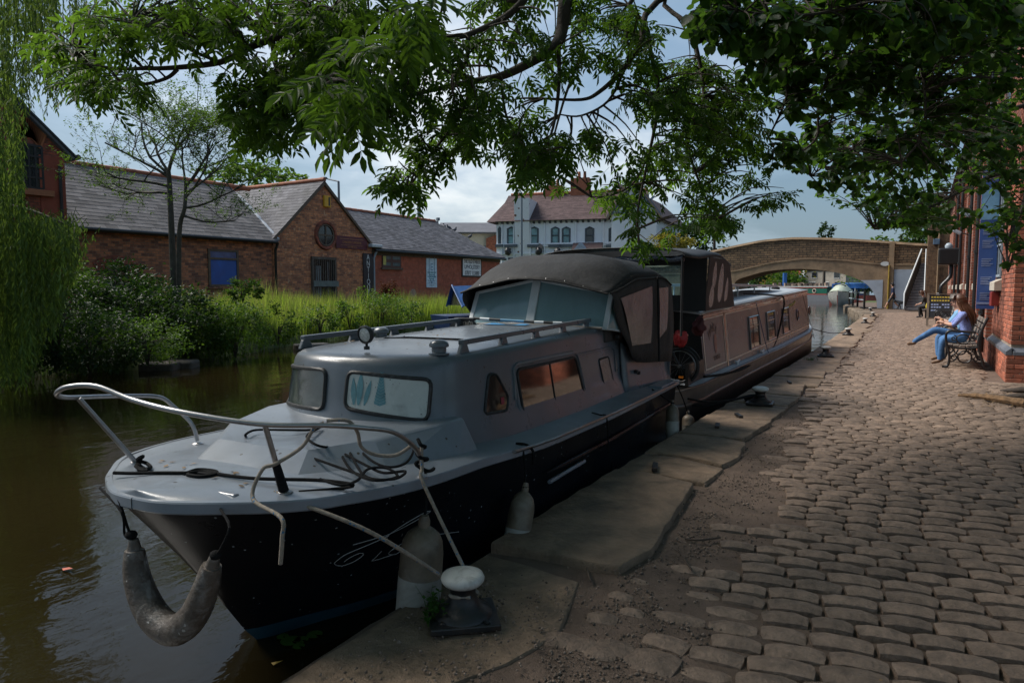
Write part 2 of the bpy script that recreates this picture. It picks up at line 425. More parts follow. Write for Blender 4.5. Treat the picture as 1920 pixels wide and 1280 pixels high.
# --- setts: rows across the path, worn round, each one its own stone
def sett_verts(L, Wd, h, seed):
    r = random.Random(seed); nu, nv = 4, 3; top = []
    a = [r.uniform(-.07, .07) for _ in range(6)]
    for j in range(nv + 1):
        for i in range(nu + 1):
            u, v = i / nu * 2 - 1, j / nv * 2 - 1
            cu = u * (1 - .07 * abs(v) ** 3) + a[0] * v * .4; cv = v * (1 - .10 * abs(u) ** 4) + a[1] * u * .35
            z = h * (1 - .30 * abs(u) ** 4) * (1 - .34 * abs(v) ** 3.5) + h * (.2 * a[2] * u + .7 * a[3] * v) + r.uniform(-.05, .05) * h * .7
            top.append((cu * L / 2, cv * Wd / 2, z))
    per = [i for i in range(nu)] + [nu + j * (nu + 1) for j in range(nv)] + [nv * (nu + 1) + nu - i for i in range(nu)] + [(nv - j) * (nu + 1) for j in range(nv)]
    low = [(top[k][0] * 1.05, top[k][1] * 1.08, -.05) for k in per]
    fs = [(j * (nu + 1) + i, j * (nu + 1) + i + 1, (j + 1) * (nu + 1) + i + 1, (j + 1) * (nu + 1) + i) for j in range(nv) for i in range(nu)]
    b = len(top); m = len(per)
    fs += [(per[k], b + k, b + (k + 1) % m, per[(k + 1) % m]) for k in range(m)]
    return top + low, fs
setts = []; pitch = 0.142; i = 0; y0 = 0.55
while y0 < 47:
    slope = 0.19; x = 1.16 + rnd.uniform(-.05, .2)
    wall = 1.02 if y0 > 12.6 else 2.3
    x = wall - rnd.uniform(0, .16)
    xl = interp([0, 3, 5, 7, 10, 14, 30, 47], [-.86, -.88, -.92, -1.05, -1.24, -1.34, -1.5, -1.9], y0) + rnd.uniform(-.16, .1)
    while x > xl:
        L = rnd.uniform(.165, .255)
        cx = x - L / 2; cy = y0 + slope * (cx + .5) - .055 * max(0, cx) ** 2 + rnd.uniform(-.006, .006)
        edge = max(0.0, min(1.0, ((xl + .55) - cx) / .55))
        sink = edge * rnd.uniform(0, .022) + (0.011 if (cy < 3.3 and cx < -.45) else 0) * rnd.random() * 2
        if not (edge > .35 and rnd.random() < .24 * edge) and cx - L / 2 > xl - .08:
            setts.append((cx, cy, L - .009, rnd.uniform(.102, .120), .040 + .006 * rnd.random() - sink, rnd.uniform(-.03, .03) + math.atan(slope) + (rnd.uniform(-.14, .14) if edge > .5 else 0)))
        x -= L
    y0 += pitch * rnd.uniform(.96, 1.05)
# outliers buried in the dirt near the big bollard
for (px, py, L, Wd) in [(1050, 1190, .17, .13), (1130, 1150, .14, .10), (1165, 1110, .12, .09), (1185, 1140, .11, .09), (1090, 1200, .16, .12), (1250, 1195, .19, .12), (1155, 1205, .17, .12), (1125, 1215, .13, .12), (1225, 1230, .2, .17), (1200, 1085, .12, .07)]:
    p = atZ(0, px, py); setts.append((p.x, p.y, L, Wd, .03, rnd.uniform(-.2, .35)))
def vis(p):
    d = Vector(p) - EYE; z = d.dot(FW)
    if z < .3: return False
    return abs(d.dot(RT) / z) < .77 and abs(d.dot(UP) / z) < .52
seen = sorted([s for s in setts if vis((s[0], s[1], 0))], key=lambda s: (Vector((s[0], s[1], 0)) - EYE).length)
near = set(id(s) for s in seen[:300])
variants = []
for k in range(24):
    vs, fs = sett_verts(.2, .118, .042, k)
    me = bpy.data.meshes.new('cobble'); me.from_pydata(vs, [], fs); me.polygons.foreach_set('use_smooth', [True] * len(fs)); me.set_sharp_from_angle(angle=R(62)); me.materials.append(M['sett']); variants.append(me)
stuff = MB()
for k, (cx, cy, L, Wd, h, rz) in enumerate(setts):
    if id(setts[k]) in near:
        o = bpy.data.objects.new('cobble', variants[rnd.randrange(24)]); COL.objects.link(o); o.parent = path
        o.location = (cx, cy, -.034 + (h - .042)); o.rotation_euler = (rnd.uniform(-.03, .03), rnd.uniform(-.02, .02), rz + (math.pi if rnd.random() < .5 else 0)); o.scale = (L / .2, Wd / .118, 1)
    else:
        vs, fs = sett_verts(L, Wd, h, k); c, s_ = math.cos(rz), math.sin(rz)
        stuff.add([(cx + x * c - y * s_, cy + x * s_ + y * c, z - .034) for x, y, z in vs], fs)
stuff.build('cobbles', M['sett'], path, smooth=62, kind='stuff')

# --- coping stones along the water
def slab(poly, z, th=.34, jit=.012):
    out = []
    for i, p in enumerate(poly):
        q = poly[(i + 1) % len(poly)]; p, q = Vector((*p, 0)), Vector((*q, 0)); n = max(1, int((q - p).length / .13))
        for k in range(n):
            t = p.lerp(q, k / n)
            out.append((t.x + noise.noise(Vector((t.x * 5, t.y * 5, 9))) * jit * 2, t.y + noise.noise(Vector((t.x * 5, t.y * 5, 4))) * jit * 2))
    c = Vector((sum(p[0] for p in out) / len(out), sum(p[1] for p in out) / len(out)))
    def ring(ins, zz, wob=0):
        r = []
        for p in out:
            v = Vector(p); d = (c - v); v = v + d.normalized() * ins
            r.append((v.x, v.y, zz + wob * noise.noise(Vector((v.x * 3, v.y * 3, z * 40)))))
        return r
    n = len(out); vs = ring(0, z - th) + ring(0, z - .016, .004) + ring(.006, z - .004, .005) + ring(.016, z, .006) + ring(.14, z + .001, .007)
    fs = []
    for k in range(4):
        fs += [(k * n + i, k * n + (i + 1) % n, (k + 1) * n + (i + 1) % n, (k + 1) * n + i) for i in range(n)]
    fs.append(tuple(4 * n + i for i in range(n)))
    m = MB(); m.add(vs, fs); return m
cop = [([(-1.97, .2), (-1.99, 1.6), (-2.0, 3.06), (-1.75, 3.07), (-1.42, 3.02), (-1.28, 2.55), (-1.33, 2.2), (-1.48, 1.9), (-1.42, 1.2), (-1.5, .2)], -.012),
       ([(-2.02, 3.13), (-2.03, 4.98), (-1.8, 5.02), (-1.38, 4.9), (-1.31, 4.3), (-1.22, 3.5), (-1.27, 3.2), (-1.6, 3.17)], .03),
       ([(-2.03, 5.03), (-2.04, 5.62), (-1.75, 5.66), (-1.3, 5.5), (-1.33, 5.0), (-1.8, 5.07)], .012),
       ([(-2.04, 5.66), (-2.05, 6.55), (-1.6, 6.6), (-1.36, 6.5), (-1.28, 5.9), (-1.34, 5.57), (-1.75, 5.71)], .022)]
y = 6.6
while y < 47:
    L = rnd.uniform(.75, 1.5); w_ = rnd.uniform(.62, .84) if y < 30 else .65
    a, b = qx(y), qx(y + L); sk = rnd.uniform(-.06, .06)
    cop.append(([(a, y + .012), (b, y + L - .012), (b + w_, y + L - .012 + sk), (a + w_ + rnd.uniform(-.1, .1), y + .012 + rnd.uniform(-.03, .06))], rnd.uniform(.0, .028))); y += L
for pl, z in cop:
    slab(pl, z).build('coping_stone', M['coping'], path, smooth=40)
M['iron'] = mat('old iron', (0.03, 0.03, 0.032), 0.5, metal=.6, var=.4, scale=12, bump=.5, dirt=(0.11, 0.06, 0.035), damt=.5)
for (px, py, rz) in [(1228, 878, .3), (1345, 800, .2), (1385, 781, .5), (1480, 718, .3)]:
    p = atZ(.02, px, py); MB().box((p.x, p.y, .034), (.045, .2, .03), rz).build('iron_cramp', M['iron'], path, bevel=.006)

# gravel and litter lying on the dirt
T = np.array([(1, 0, 0), (-1, 0, 0), (0, 1, 0), (0, -1, 0), (0, 0, 1), (0, 0, -.6)], float); TF = np.array([(0, 2, 4), (2, 1, 4), (1, 3, 4), (3, 0, 4), (2, 0, 5), (1, 2, 5), (3, 1, 5), (0, 3, 5)])
P_ = []
while len(P_) < 13000:
    if rnd.random() < .62: x, y = rnd.gauss(-1.08, .16), 1.2 + 8.5 * rnd.random() ** 1.5
    elif rnd.random() < .5: x, y = rnd.uniform(-1.9, -.4), rnd.uniform(1.3, 2.9)
    else: x, y = rnd.uniform(-.9, 1), rnd.uniform(1.3, 8)
    if rnd.random() < .25 + .75 * (noise.noise(Vector((x * 3, y * 3, 1))) > -.05): P_.append((x, y, (dz(x, y) if x > -1.25 else .0) + .004))
P_ = np.array(P_); rt_ = frames(nrg.normal(size=(len(P_), 3)))
sc_ = (0.0025 + .0075 * nrg.random(len(P_)) ** 3)[:, None] * nrg.uniform(.6, 1.3, (len(P_), 3))
V, F = scatter(T, TF, P_, rt_, sc_)
npmesh('gravel', V, F, M['pebble'], kind='stuff', smooth=False)
# ================================================================ the grey cabin cruiser
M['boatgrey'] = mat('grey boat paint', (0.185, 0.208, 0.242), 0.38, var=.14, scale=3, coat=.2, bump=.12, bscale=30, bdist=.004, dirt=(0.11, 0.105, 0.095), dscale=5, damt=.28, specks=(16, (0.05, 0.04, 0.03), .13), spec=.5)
M['boatgrey_shaded'] = mat('boat grey darkened as shade', (0.105, 0.12, 0.138), 0.30, var=.16, scale=2.5, coat=.08, bump=.12, bscale=18, bdist=.004, dirt=(0.09, 0.085, 0.08), dscale=4, damt=.25, specks=(11, (0.05, 0.04, 0.03), .10))  # deck paint again, darker base stands in for shade on the cabin
M['hullblack'] = mat('black hull paint', (0.008, 0.009, 0.012), 0.30, var=.3, scale=2, bump=.1, bscale=9, specks=(22, (0.25, 0.28, 0.29), .11), spec=.1, dirt=(0.018, 0.016, 0.014), dscale=3, damt=.4)
M['antifoul'] = mat('blue antifouling', (0.016, 0.075, 0.11), 0.6, var=.4, scale=5)
M['rubber'] = mat('black rubber seal', (0.012, 0.012, 0.013), 0.55, var=.5, scale=20, dirt=(0.10, 0.10, 0.10), dscale=30, damt=.5)
M['steel'] = mat('stainless tube', (0.36, 0.355, 0.36), 0.38, metal=1, var=.12, scale=14, dirt=(0.12, 0.11, 0.10), dscale=14, damt=.5)
M['alu'] = mat('white aluminium frame', (0.55, 0.58, 0.60), 0.4, var=.08, scale=6, dirt=(0.25, 0.25, 0.24), damt=.4)
M['darkpane'] = mat('dark cabin glass', (0.012, 0.011, 0.010), 0.06, var=.4, scale=3, spec=1.0, rvar=.03)
M['darkpane'].node_tree.nodes['Principled BSDF'].inputs['IOR'].default_value = 1.75
M['smokepane'] = mat('dusty cabin glass', (0.035, 0.045, 0.05), 0.14, var=.5, scale=6, spec=.9, rvar=.08, dirt=(0.16, 0.17, 0.16), dscale=7, damt=.35)
M['blind'] = mat('mouldy white blind behind glass', (0.46, 0.48, 0.45), 0.25, var=.14, scale=5, dirt=(0.16, 0.17, 0.15), dscale=8, damt=.55, specks=(45, (0.04, 0.04, 0.035), .16), spec=.6)
M['teal'] = mat('faded teal print', (0.10, 0.24, 0.27), 0.3, var=.35, scale=14)
M['canvas'] = mat('black canvas', (0.015, 0.0145, 0.015), 0.75, var=.35, scale=4, bump=.5, bscale=9, bdist=.02, dirt=(0.045, 0.04, 0.036), dscale=1.7, damt=.4, spec=.3)
M['canvasgrey'] = mat('faded canvas', (0.028, 0.025, 0.024), 0.75, var=.3, scale=6, bump=.6, bscale=7, bdist=.03, dirt=(0.06, 0.052, 0.046), dscale=2, damt=.4)
M['vinyl'] = mat('creased clear vinyl', (0.13, 0.125, 0.13), 0.2, var=.3, scale=5, bump=.5, bscale=7, bdist=.02, spec=.8, dirt=(0.30, 0.30, 0.31), dscale=2.5, damt=.5)
M['screen'] = tglass('windscreen glass', (0.30, 0.42, 0.45), 0.6)  # pale tint and opacity stand in for bright sky reflected in the panes
M['white'] = mat('white paint', (0.62, 0.63, 0.62), 0.5, var=.1, scale=5)
M['rope'] = mat('dark braided rope', (0.010, 0.010, 0.0105), 0.85, spec=.12, var=.5, scale=60, bump=.8, bscale=300, bdist=.003)
M['blueline'] = mat('fawn rope with blue fleck', (0.25, 0.21, 0.17), 0.85, var=.4, scale=40, bump=.8, bscale=260, bdist=.003, specks=(60, (0.02, 0.12, 0.25), .30))
M['fender'] = mat('dirty white fender', (0.34, 0.33, 0.30), 0.5, var=.15, scale=6, dirt=(0.13, 0.11, 0.08), dscale=5, damt=.75, bump=.15, bscale=20)
M['fendergrey'] = mat('grimy grey fender', (0.085, 0.068, 0.055), 0.45, var=.55, scale=12, bump=.9, bscale=26, bdist=.012, dirt=(0.27, 0.26, 0.25), dscale=13, damt=.75, spec=.5, specks=(30, (.4, .39, .37), .2))
M['fenderbrown'] = mat('brown stained fender top', (0.13, 0.10, 0.07), 0.5, var=.5, scale=12, dirt=(0.28, 0.26, 0.22), dscale=9, damt=.4)

boat = thing('cabin_cruiser', 'grey and black cabin cruiser with black canvas canopy moored beside the coping stones', 'boat', (-2.98, 3.5, 0), R(3.5))
ORG[boat.name] = Vector()
def sk(v): return .15 * max(0, min(1, (-.5 - v) / 1.2))
GV = [(0, -1.97), (.15, -1.955), (.34, -1.86), (.56, -1.70), (.72, -1.5), (.85, -1.15), (.91, -.7), (.945, 0), (.955, 1.0), (.955, 2.0), (.94, 3.0), (.92, 3.88)]
WV = [(0, -1.42), (.05, -1.37), (.12, -1.27), (.22, -1.12), (.34, -.95), (.50, -.66), (.64, -.3), (.78, .25), (.85, 1.0), (.875, 2.0), (.875, 3.0), (.86, 3.88)]
BV = [(0, -1.1), (.02, -1.05), (.05, -.95), (.1, -.82), (.16, -.68), (.26, -.45), (.36, -.1), (.5, .35), (.6, 1.05), (.65, 2.0), (.65, 3.0), (.62, 3.88)]
def dense(P, k=4): return [tuple(q) for q in smoothpath([(a, b, 0) for a, b in P], k)]
G_, W_, B_ = dense(GV), dense(WV), dense(BV)
def gzl(v): return interp([-1.97, -1.5, -.8, .3, 1.5, 3.7], [.605, .592, .545, .472, .445, .43], v)
def hb(v): return interp([p[1] for p in G_], [p[0] for p in G_], v)
def sheer(u, v): return gzl(v) + .028 * (1 - (u / max(hb(v), .05)) ** 2)
mb = MB(); mb2 = MB()
for sg in (1, -1):
    rows = []
    for g, w_, b in zip(G_, W_, B_):
        gz_ = gzl(g[1]) - .05; col = []
        for t in np.linspace(0, 1, 7):
            fl = t ** 1.25 if g[1] < .5 else t
            u = g[0] * .975 + (w_[0] - g[0] * .975) * (t ** .8 if sg else t); v = g[1] + .015 + (w_[1] - g[1] - .015) * t; z = gz_ + (-.215 - gz_) * t
            col.append((sg * u + sk(v), v, z))
        for t in (.5, 1.0):
            u = w_[0] * (1 - t * .12); v = w_[1] + .06 * t
            col.append((sg * (w_[0] + (b[0] - w_[0]) * t * .35) + sk(v), w_[1] + (b[1] - w_[1]) * t * .35, -.215 - .13 * t))
        col.append((sg * b[0] + sk(b[1]), b[1], -.62)); rows.append(col)
    n = len(rows[0]); vs = [p for c in rows for p in c]
    fs = []; mi = []
    for i in range(len(rows) - 1):
        for j in range(n - 1):
            f = (i * n + j, i * n + j + 1, (i + 1) * n + j + 1, (i + 1) * n + j)
            mb.add([vs[k] for k in f], [(0, 1, 2, 3)], 1 if j >= 6 else 0)
    e = rows[-1]
    (mb).add([(0, 3.88, e[0][2])] + [p for p in e] + [(0, 3.88, e[-1][2])], [tuple(range(len(e) + 2))])
hull = mb.build('hull', [M['hullblack'], M['antifoul']], boat, smooth=40, local=True, weld=True)
# deck: cambered sheet from gunwale to gunwale, with its fascia
mb = MB(); st = G_
rows = []
for g in st:
    v = g[1]; rows.append([(u * g[0] + sk(v), v, gzl(v) + .028 * (1 - u * u) + .003 * noise.noise(Vector((u * 3, v * 3, 0)))) for u in np.linspace(-1, 1, 13)])
n = 13
mb.add([p for r in rows for p in r], [(i * n + j, i * n + j + 1, (i + 1) * n + j + 1, (i + 1) * n + j) for i in range(len(rows) - 1) for j in range(n - 1)])
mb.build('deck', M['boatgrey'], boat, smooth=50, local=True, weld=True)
mb = MB()
for sg in (1, -1):
    prof = [(-.01, .004), (.014, .002), (.018, -.004), (.018, -.042), (.014, -.048), (-.03, -.052)]
    rows = []
    for i, g in enumerate(st):
        a, b = st[max(i - 1, 0)], st[min(i + 1, len(st) - 1)]
        d = Vector((b[0] - a[0], b[1] - a[1], 0)).normalized(); nn = Vector((-d.y, d.x, 0)) * -1
        nn = Vector((abs(nn.x), nn.y if nn.y < 0 else -abs(nn.y), 0))
        if i == 0: nn = Vector((0, -1, 0))
        rag = .007 * noise.noise(Vector((g[1] * 9, sg * 2, 0))) if g[1] < -1.4 else 0
        rows.append([(sg * (g[0] + nn.x * (o + rag)) + sk(g[1]), g[1] + nn.y * (o + rag), gzl(g[1]) + h) for o, h in prof])
    n = len(prof)
    mb.add([p for r in rows for p in r], [(i * n + j, i * n + j + 1, (i + 1) * n + j + 1, (i + 1) * n + j) for i in range(len(rows) - 1) for j in range(n - 1)])
mb.build('gunwale', M['boatgrey'], boat, smooth=28, local=True)
# rubbing strake and bright gunwale trim along the quay side
mb = MB(); mb.tube([(.972 + .0 * v, v, gzl(v) - .004) for v in np.linspace(-.2, 3.66, 14)], .011, 6); mb.build('gunwale_trim', M['steel'], boat, smooth=60, local=True)
mb = MB(); mb.tube([(hb(v) * .985 - .012, v, gzl(v) - .235 - .0 * v) for v in np.linspace(.35, 3.66, 12)], [.006] + [.02] * 10 + [.02], 6); mb.build('rubbing_strake', M['hullblack'], boat, smooth=60, local=True)
mb = MB(); mb.tube([(hb(v) * .99, v, .175) for v in np.linspace(.36, .98, 6)], .014, 6); mb.build('rubbing_strip', M['boatgrey'], boat, smooth=60, local=True)

# raised trunk on the foredeck
TB = [(-.12, -1.51), (.30, -1.52), (.54, -1.49), (.72, -1.05), (.80, -.55), (.80, -.3), (-.76, -.3), (-.78, -.55), (-.56, -1.0)]
TT = [(-.20, -1.28), (.22, -1.29), (.40, -1.26), (.565, -.97), (.68, -.52), (.69, -.3), (-.63, -.3), (-.63, -.55), (-.46, -.98)]
mb = MB(); n = len(TB)
vb = [(u, v, sheer(u, v) - .02) for u, v in TB]; vt = [(u, v, interp([-1.3, -.9, -.5], [.672, .69, .70], v)) for u, v in TT]
mb.add(vb + vt, [(i, (i + 1) % n, n + (i + 1) % n, n + i) for i in range(n)] + [tuple(range(n, 2 * n))])
mb.build('foredeck_trunk', M['boatgrey'], boat, local=True, bevel=.022, seg=3)

# cabin: outline in plan at the foot and at the eaves, both symmetrical
CB = [(0, -.64), (.2, -.618), (.38, -.56), (.54, -.465), (.615, -.35), (.65, -.18), (.67, .08), (.675, .6), (.675, 1.6), (.665, 2.75)]
CT = [(0, -.585), (.2, -.566), (.37, -.515), (.51, -.43), (.583, -.325), (.615, -.17), (.635, .08), (.645, .6), (.645, 1.6), (.64, 2.75)]
CB2 = [(0, -.71), (.22, -.685), (.42, -.62), (.585, -.50), (.67, -.35), (.705, -.17), (.725, .1), (.73, .6), (.73, 1.6), (.72, 2.75)]
def outl(P):
    d = [tuple(q)[:2] for q in smoothpath([(a, b, 0) for a, b in P], 4)]
    return [(-a, b) for a, b in reversed(d[1:])] + d
ob, ot, ob2 = outl(CB), outl(CT), outl(CB2)
ZT = 0.99
def rise(v): return interp([-.6, 0, 2.0, 2.75], [0, 0.005, .05, .05], v)
levels = [('f', 0.0, -.01), ('b', 0.0, .035), ('m', .15, 0), ('m', .5, 0), ('m', .85, 0), ('m', 1.0, 0)]
loops = []
zb = [sheer(u, v) - .015 for u, v in ob2]
loops.append([(u, v, gz_) for (u, v), gz_ in zip(ob2, zb)])
base_z = lambda v: interp([-.7, -.1, .3, 2.75], [.70, .66, .60, .56], v)
loops.append([((a[0] * .45 + b[0] * .55), (a[1] * .45 + b[1] * .55), base_z(b[1]) - .02) for a, b in zip(ob2, ob)])
for t in (0.12, .4, .7, .9):
    loops.append([(b[0] + (c[0] - b[0]) * t, b[1] + (c[1] - b[1]) * t, (base_z(b[1])) + (ZT + rise(c[1]) - base_z(b[1])) * t) for b, c in zip(ob, ot)])
def inset(P, k, zz_):
    r = []
    for u, v in P:
        fr = max(0, (0.0 - v) / .6)
        r.append((u * (1 - k * .9), v + (k * 1.1 * (1.0 if v < -.1 else max(0, 1 - (v + .1) / .5))), zz_ + rise(v)))
    return r
loops.append(inset(ot, .004, .998)); loops.append(inset(ot, .02, 1.027)); loops.append(inset(ot, .055, 1.048)); loops.append(inset(ot, .12, 1.059))
loops.append(inset(ot, .4, 1.074)); loops.append(inset(ot, .7, 1.08))
mb = MB(); n = len(loops[0])
mb.add([p for l in loops for p in l], [(k * n + i, k * n + i + 1, (k + 1) * n + i + 1, (k + 1) * n + i) for k in range(len(loops) - 1) for i in range(n - 1)])
h = n // 2; L_ = loops[-1]
mb.add(L_, [(i, i + 1, n - 2 - i, n - 1 - i) for i in range(h)])
cab = mb.build('cabin', M['boatgrey_shaded'], boat, smooth=45, local=True, weld=True)
def cpt(s, z, off=0.0, sg=1):
    """point on the cabin wall: s runs along the starboard half outline (0 at the stem seam), z height"""
    b = Vector(pt_on(CBD, s)); c = Vector(pt_on(CTD, s)); t = (z - base_z(b.y)) / (ZT - base_z(b.y))
    p = b + (c - b) * t; e = .01
    b2, c2 = Vector(pt_on(CBD, s + e)), Vector(pt_on(CTD, s + e)); d = ((b2 + (c2 - b2) * t) - p).normalized()
    nn = Vector((-d.y, d.x)) * -1
    if nn.x < 0 and s > .2: nn = -nn
    if s <= .2 and nn.y > 0: nn = -nn
    return (sg * (p.x + nn.x * off), p.y + nn.y * off, z)
CBD = [tuple(q)[:2] for q in smoothpath([(a, b, 0) for a, b in CB], 6)]; CTD = [tuple(q)[:2] for q in smoothpath([(a, b, 0) for a, b in CT], 6)]
ACC = [0.0]
for a, b in zip(CBD, CBD[1:]): ACC.append(ACC[-1] + math.dist(a, b))
def pt_on(D, s):
    s = max(0, min(ACC[-1] - 1e-4, s)); return (float(np.interp(s, ACC, [p[0] for p in D])), float(np.interp(s, ACC, [p[1] for p in D])))
def s_of_v(v): return float(np.interp(v, [p[1] for p in CBD], ACC))
def s_of_u(u): return float(np.interp(u, [p[0] for p in CBD[:30]], ACC[:30]))
def roundpoly(P, r, k=4):
    out = []; m = len(P)
    for i in range(m):
        p, a, b = Vector(P[i]), Vector(P[i - 1]), Vector(P[(i + 1) % m])
        q0 = p + (a - p).normalized() * r; q1 = p + (b - p).normalized() * r
        for j in range(k + 1):
            t = j / k; out.append(tuple(q0 * (1 - t) ** 2 + p * 2 * t * (1 - t) + q1 * t * t))
    return out
def densify(P, step=.05):
    out = []
    for i, p in enumerate(P):
        q = P[(i + 1) % len(P)]; n = max(1, int(math.dist(p, q) / step))
        out += [(p[0] + (q[0] - p[0]) * k / n, p[1] + (q[1] - p[1]) * k / n) for k in range(n)]
    return out
def cwindow(P, r, pane, sg=1, rr=.011, off=.006, mould=0, label=None, split=None):
    Q = densify(roundpoly(P, r)); L = [cpt(s, z, off, sg) for s, z in Q]
    fr = MB(); fr.tube([cpt(s, z, off - .002, sg) for s, z in Q], rr, 6, closed=True)
    if mould:
        c = (sum(q[0] for q in Q) / len(Q), sum(q[1] for q in Q) / len(Q))
        fm = MB(); fm.tube([cpt(c[0] + (s - c[0]) * (1 + mould / .25), c[1] + (z - c[1]) * (1 + mould / .13), off - .004, sg) for s, z in Q], .013, 6, closed=True)
        fm.build('window_moulding', M['boatgrey_shaded'], boat, smooth=60, local=True)
    w_ = fr.build('window', M['rubber'], boat, smooth=60, local=True, label=label)
    ca = (sum(q[0] for q in Q) / len(Q), sum(q[1] for q in Q) / len(Q)); p = MB()
    n = len(Q); rings = []
    for k in (1, .66, .33):
        rings.append([cpt(ca[0] + (s - ca[0]) * k, ca[1] + (z - ca[1]) * k, off, sg) for s, z in Q])
    vs = [x for rg_ in rings for x in rg_] + [cpt(*ca, off, sg)]
    fs = [(a * n + i, a * n + (i + 1) % n, (a + 1) * n + (i + 1) % n, (a + 1) * n + i) for a in range(2) for i in range(n)] + [(2 * n + i, 2 * n + (i + 1) % n, 3 * n) for i in range(n)]
    p.add(vs, fs); p.build('pane', pane, w_, smooth=80, local=True)
    if split:
        MB().tube([cpt(s, z, off + .003, sg) for s, z in split], .005, 5).build('pane_divider', M['rubber'], w_, local=True)
    return w_
SR = s_of_u
cwindow([(SR(.075), .755), (SR(.545), .69), (SR(.565), .925), (SR(.075), .965)], .05, M['blind'], 1, .013, label='front window with white blind behind it')
cwindow([(SR(.085), .73), (SR(.60), .71), (SR(.60), .945), (SR(.095), .965)], .05, M['smokepane'], -1, .013, label='front window of dusty dark glass')
sv = s_of_v
cwindow([(sv(-.02), .665), (sv(.27), .645), (sv(.30), .73), (sv(.16), .90), (sv(.07), .905)], .035, M['darkpane'], 1, .011, label='small side window with sloping front')
cwindow([(sv(.52), .515), (sv(1.66), .515), (sv(1.50), .89), (sv(.44), .895)], .06, M['darkpane'], 1, .011, mould=.022, split=[(sv(.98), .895), (sv(1.06), .515)], label='long double side window')
cwindow([(sv(2.16), .55), (sv(2.42), .55), (sv(2.30), .82), (sv(2.04), .815)], .03, M['vinyl'], 1, .009, label='small square side window')
cwindow([(sv(.5), .55), (sv(1.6), .55), (sv(1.5), .89), (sv(.44), .895)], .06, M['darkpane'], -1, .011)
# plant print on the white blind
mb = MB()
s0, s1 = SR(.13), SR(.36)
for (fs_, zb_, zt_, lean, wd) in [(.02, .775, .93, -.02, .018), (.10, .775, .965, .0, .022), (.2, .775, .92, .03, .016), (.45, .77, .955, .0, .0)]:
    s = s0 + (s1 - s0) * fs_ * 1.6
    if wd:
        pts = [cpt(s + lean * t + sd_ * wd * math.sin(math.pi * (t * .9 + .08)), zb_ + (zt_ - zb_) * t, .0085) for sd_, rng in ((1, np.linspace(0, 1, 7)), (-1, np.linspace(1, 0, 7))) for t in rng]
        mb.poly(pts)
    else:
        for k in range(11):
            z = .775 + .017 * k; wl = .034 * (1 - k / 13)
            for sd_ in (1, -1):
                mb.poly([cpt(s, z, .0085), cpt(s + sd_ * wl, z + .012, .0085), cpt(s + sd_ * wl * 1.1, z + .03, .0085), cpt(s, z + .016, .0085)])
mb.build('plant_print', M['teal'], boat, local=True)
# a small red sticker inside the little window
MB().poly([cpt(sv(.19), .695, .009), cpt(sv(.235), .693, .009), cpt(sv(.235), .74, .009), cpt(sv(.19), .742, .009)]).build('sticker', mat('red sticker', (.25, .02, .04), .5), boat, local=True)
# moulded step above the side windows
mb = MB(); mb.tube([cpt(sv(v), z, .002) for v, z in [(.40, .70), (.40, .90), (.46, .935), (1.45, .935), (1.55, .90), (2.4, .90), (2.47, .87), (2.5, .66)]], .012, 6)
mb.build('side_moulding', M['boatgrey_shaded'], boat, smooth=60, local=True)
MB().tube([(0.004, -.63, .72), (.0, -.607, .85), (0, -.575, 1.0)], .0035, 5).build('stem_seam', M['rubber'], boat, local=True)

def roofz(u, v): return interp([0, .2, .4, .55, .6, .63], [1.08, 1.079, 1.072, 1.06, 1.05, 1.03], abs(u)) + rise(v)
# grab rails on the roof
for sg, v0, v1 in ((1, -.13, 2.05), (-1, -.30, 1.75)):
    u = .565 * sg
    pr = [(u, v, roofz(u, v) + .058) for v in np.linspace(v0, v1, 8)]
    mb = MB(); k = .017
    for a, b in zip(pr, pr[1:]): pass
    mb.beam(pr[0], pr[-1], .04, .034)
    rail = mb.build('roof_rail', M['boatgrey_shaded'], boat, local=True, bevel=.007)
    for v in np.linspace(v0 + .03, v1 - .08, 5):
        z = roofz(u, v)
        MB().add([(u - .014, v - .06, z - .012), (u + .014, v - .06, z - .012), (u + .014, v + .06, z - .012), (u - .014, v + .06, z - .012), (u - .014, v - .028, z + .048), (u + .014, v - .028, z + .048), (u + .014, v + .028, z + .048), (u - .014, v + .028, z + .048)],
                 [(0, 3, 2, 1), (4, 5, 6, 7), (0, 1, 5, 4), (1, 2, 6, 5), (2, 3, 7, 6), (3, 0, 4, 7)]).build('rail_bracket', M['boatgrey_shaded'], rail, local=True, bevel=.006)
# mushroom vents, searchlight
for u, v in ((.50, -.27), (-.50, .45)):
    z = roofz(u, v) - .012
    MB().lathe([(.062, 0), (.062, .01), (.044, .016), (.044, .042), (.058, .046), (.06, .058), (.052, .074), (.03, .088), (0.001, .091)], (u, v, z), 20).build('roof_vent', M['boatgrey_shaded'], boat, smooth=40, local=True)
z = roofz(.07, -.42)
sp = MB().lathe([(.018, 0), (.018, .02), (.008, .022), (.008, .04)], (.06, -.40, z - .005), 12).build('searchlight', M['rubber'], boat, smooth=40, local=True)
Mx = Matrix.Rotation(R(95), 3, 'X') @ Matrix.Rotation(R(12), 3, 'Y')
Mx = Matrix.Rotation(R(-4), 3, 'Z') @ Matrix.Rotation(R(98), 3, 'X')
MB().lathe([(.02, -.03), (.045, -.02), (.056, .0), (.056, .022), (.05, .026), (.047, .018), (0.001, .016)], (.06, -.40, z + .088), 22, Mx).build('lamp_body', M['rubber'], sp, smooth=40, local=True)
MB().lathe([(.047, .0165), (.03, .022), (.001, .024)], (.06, -.40, z + .088), 22, Mx).build('lens', mat('ribbed lamp glass', (.5, .5, .48), .2, var=.4, scale=60, bump=.8, bscale=110, bdist=.004, spec=.8), sp, smooth=40, local=True)

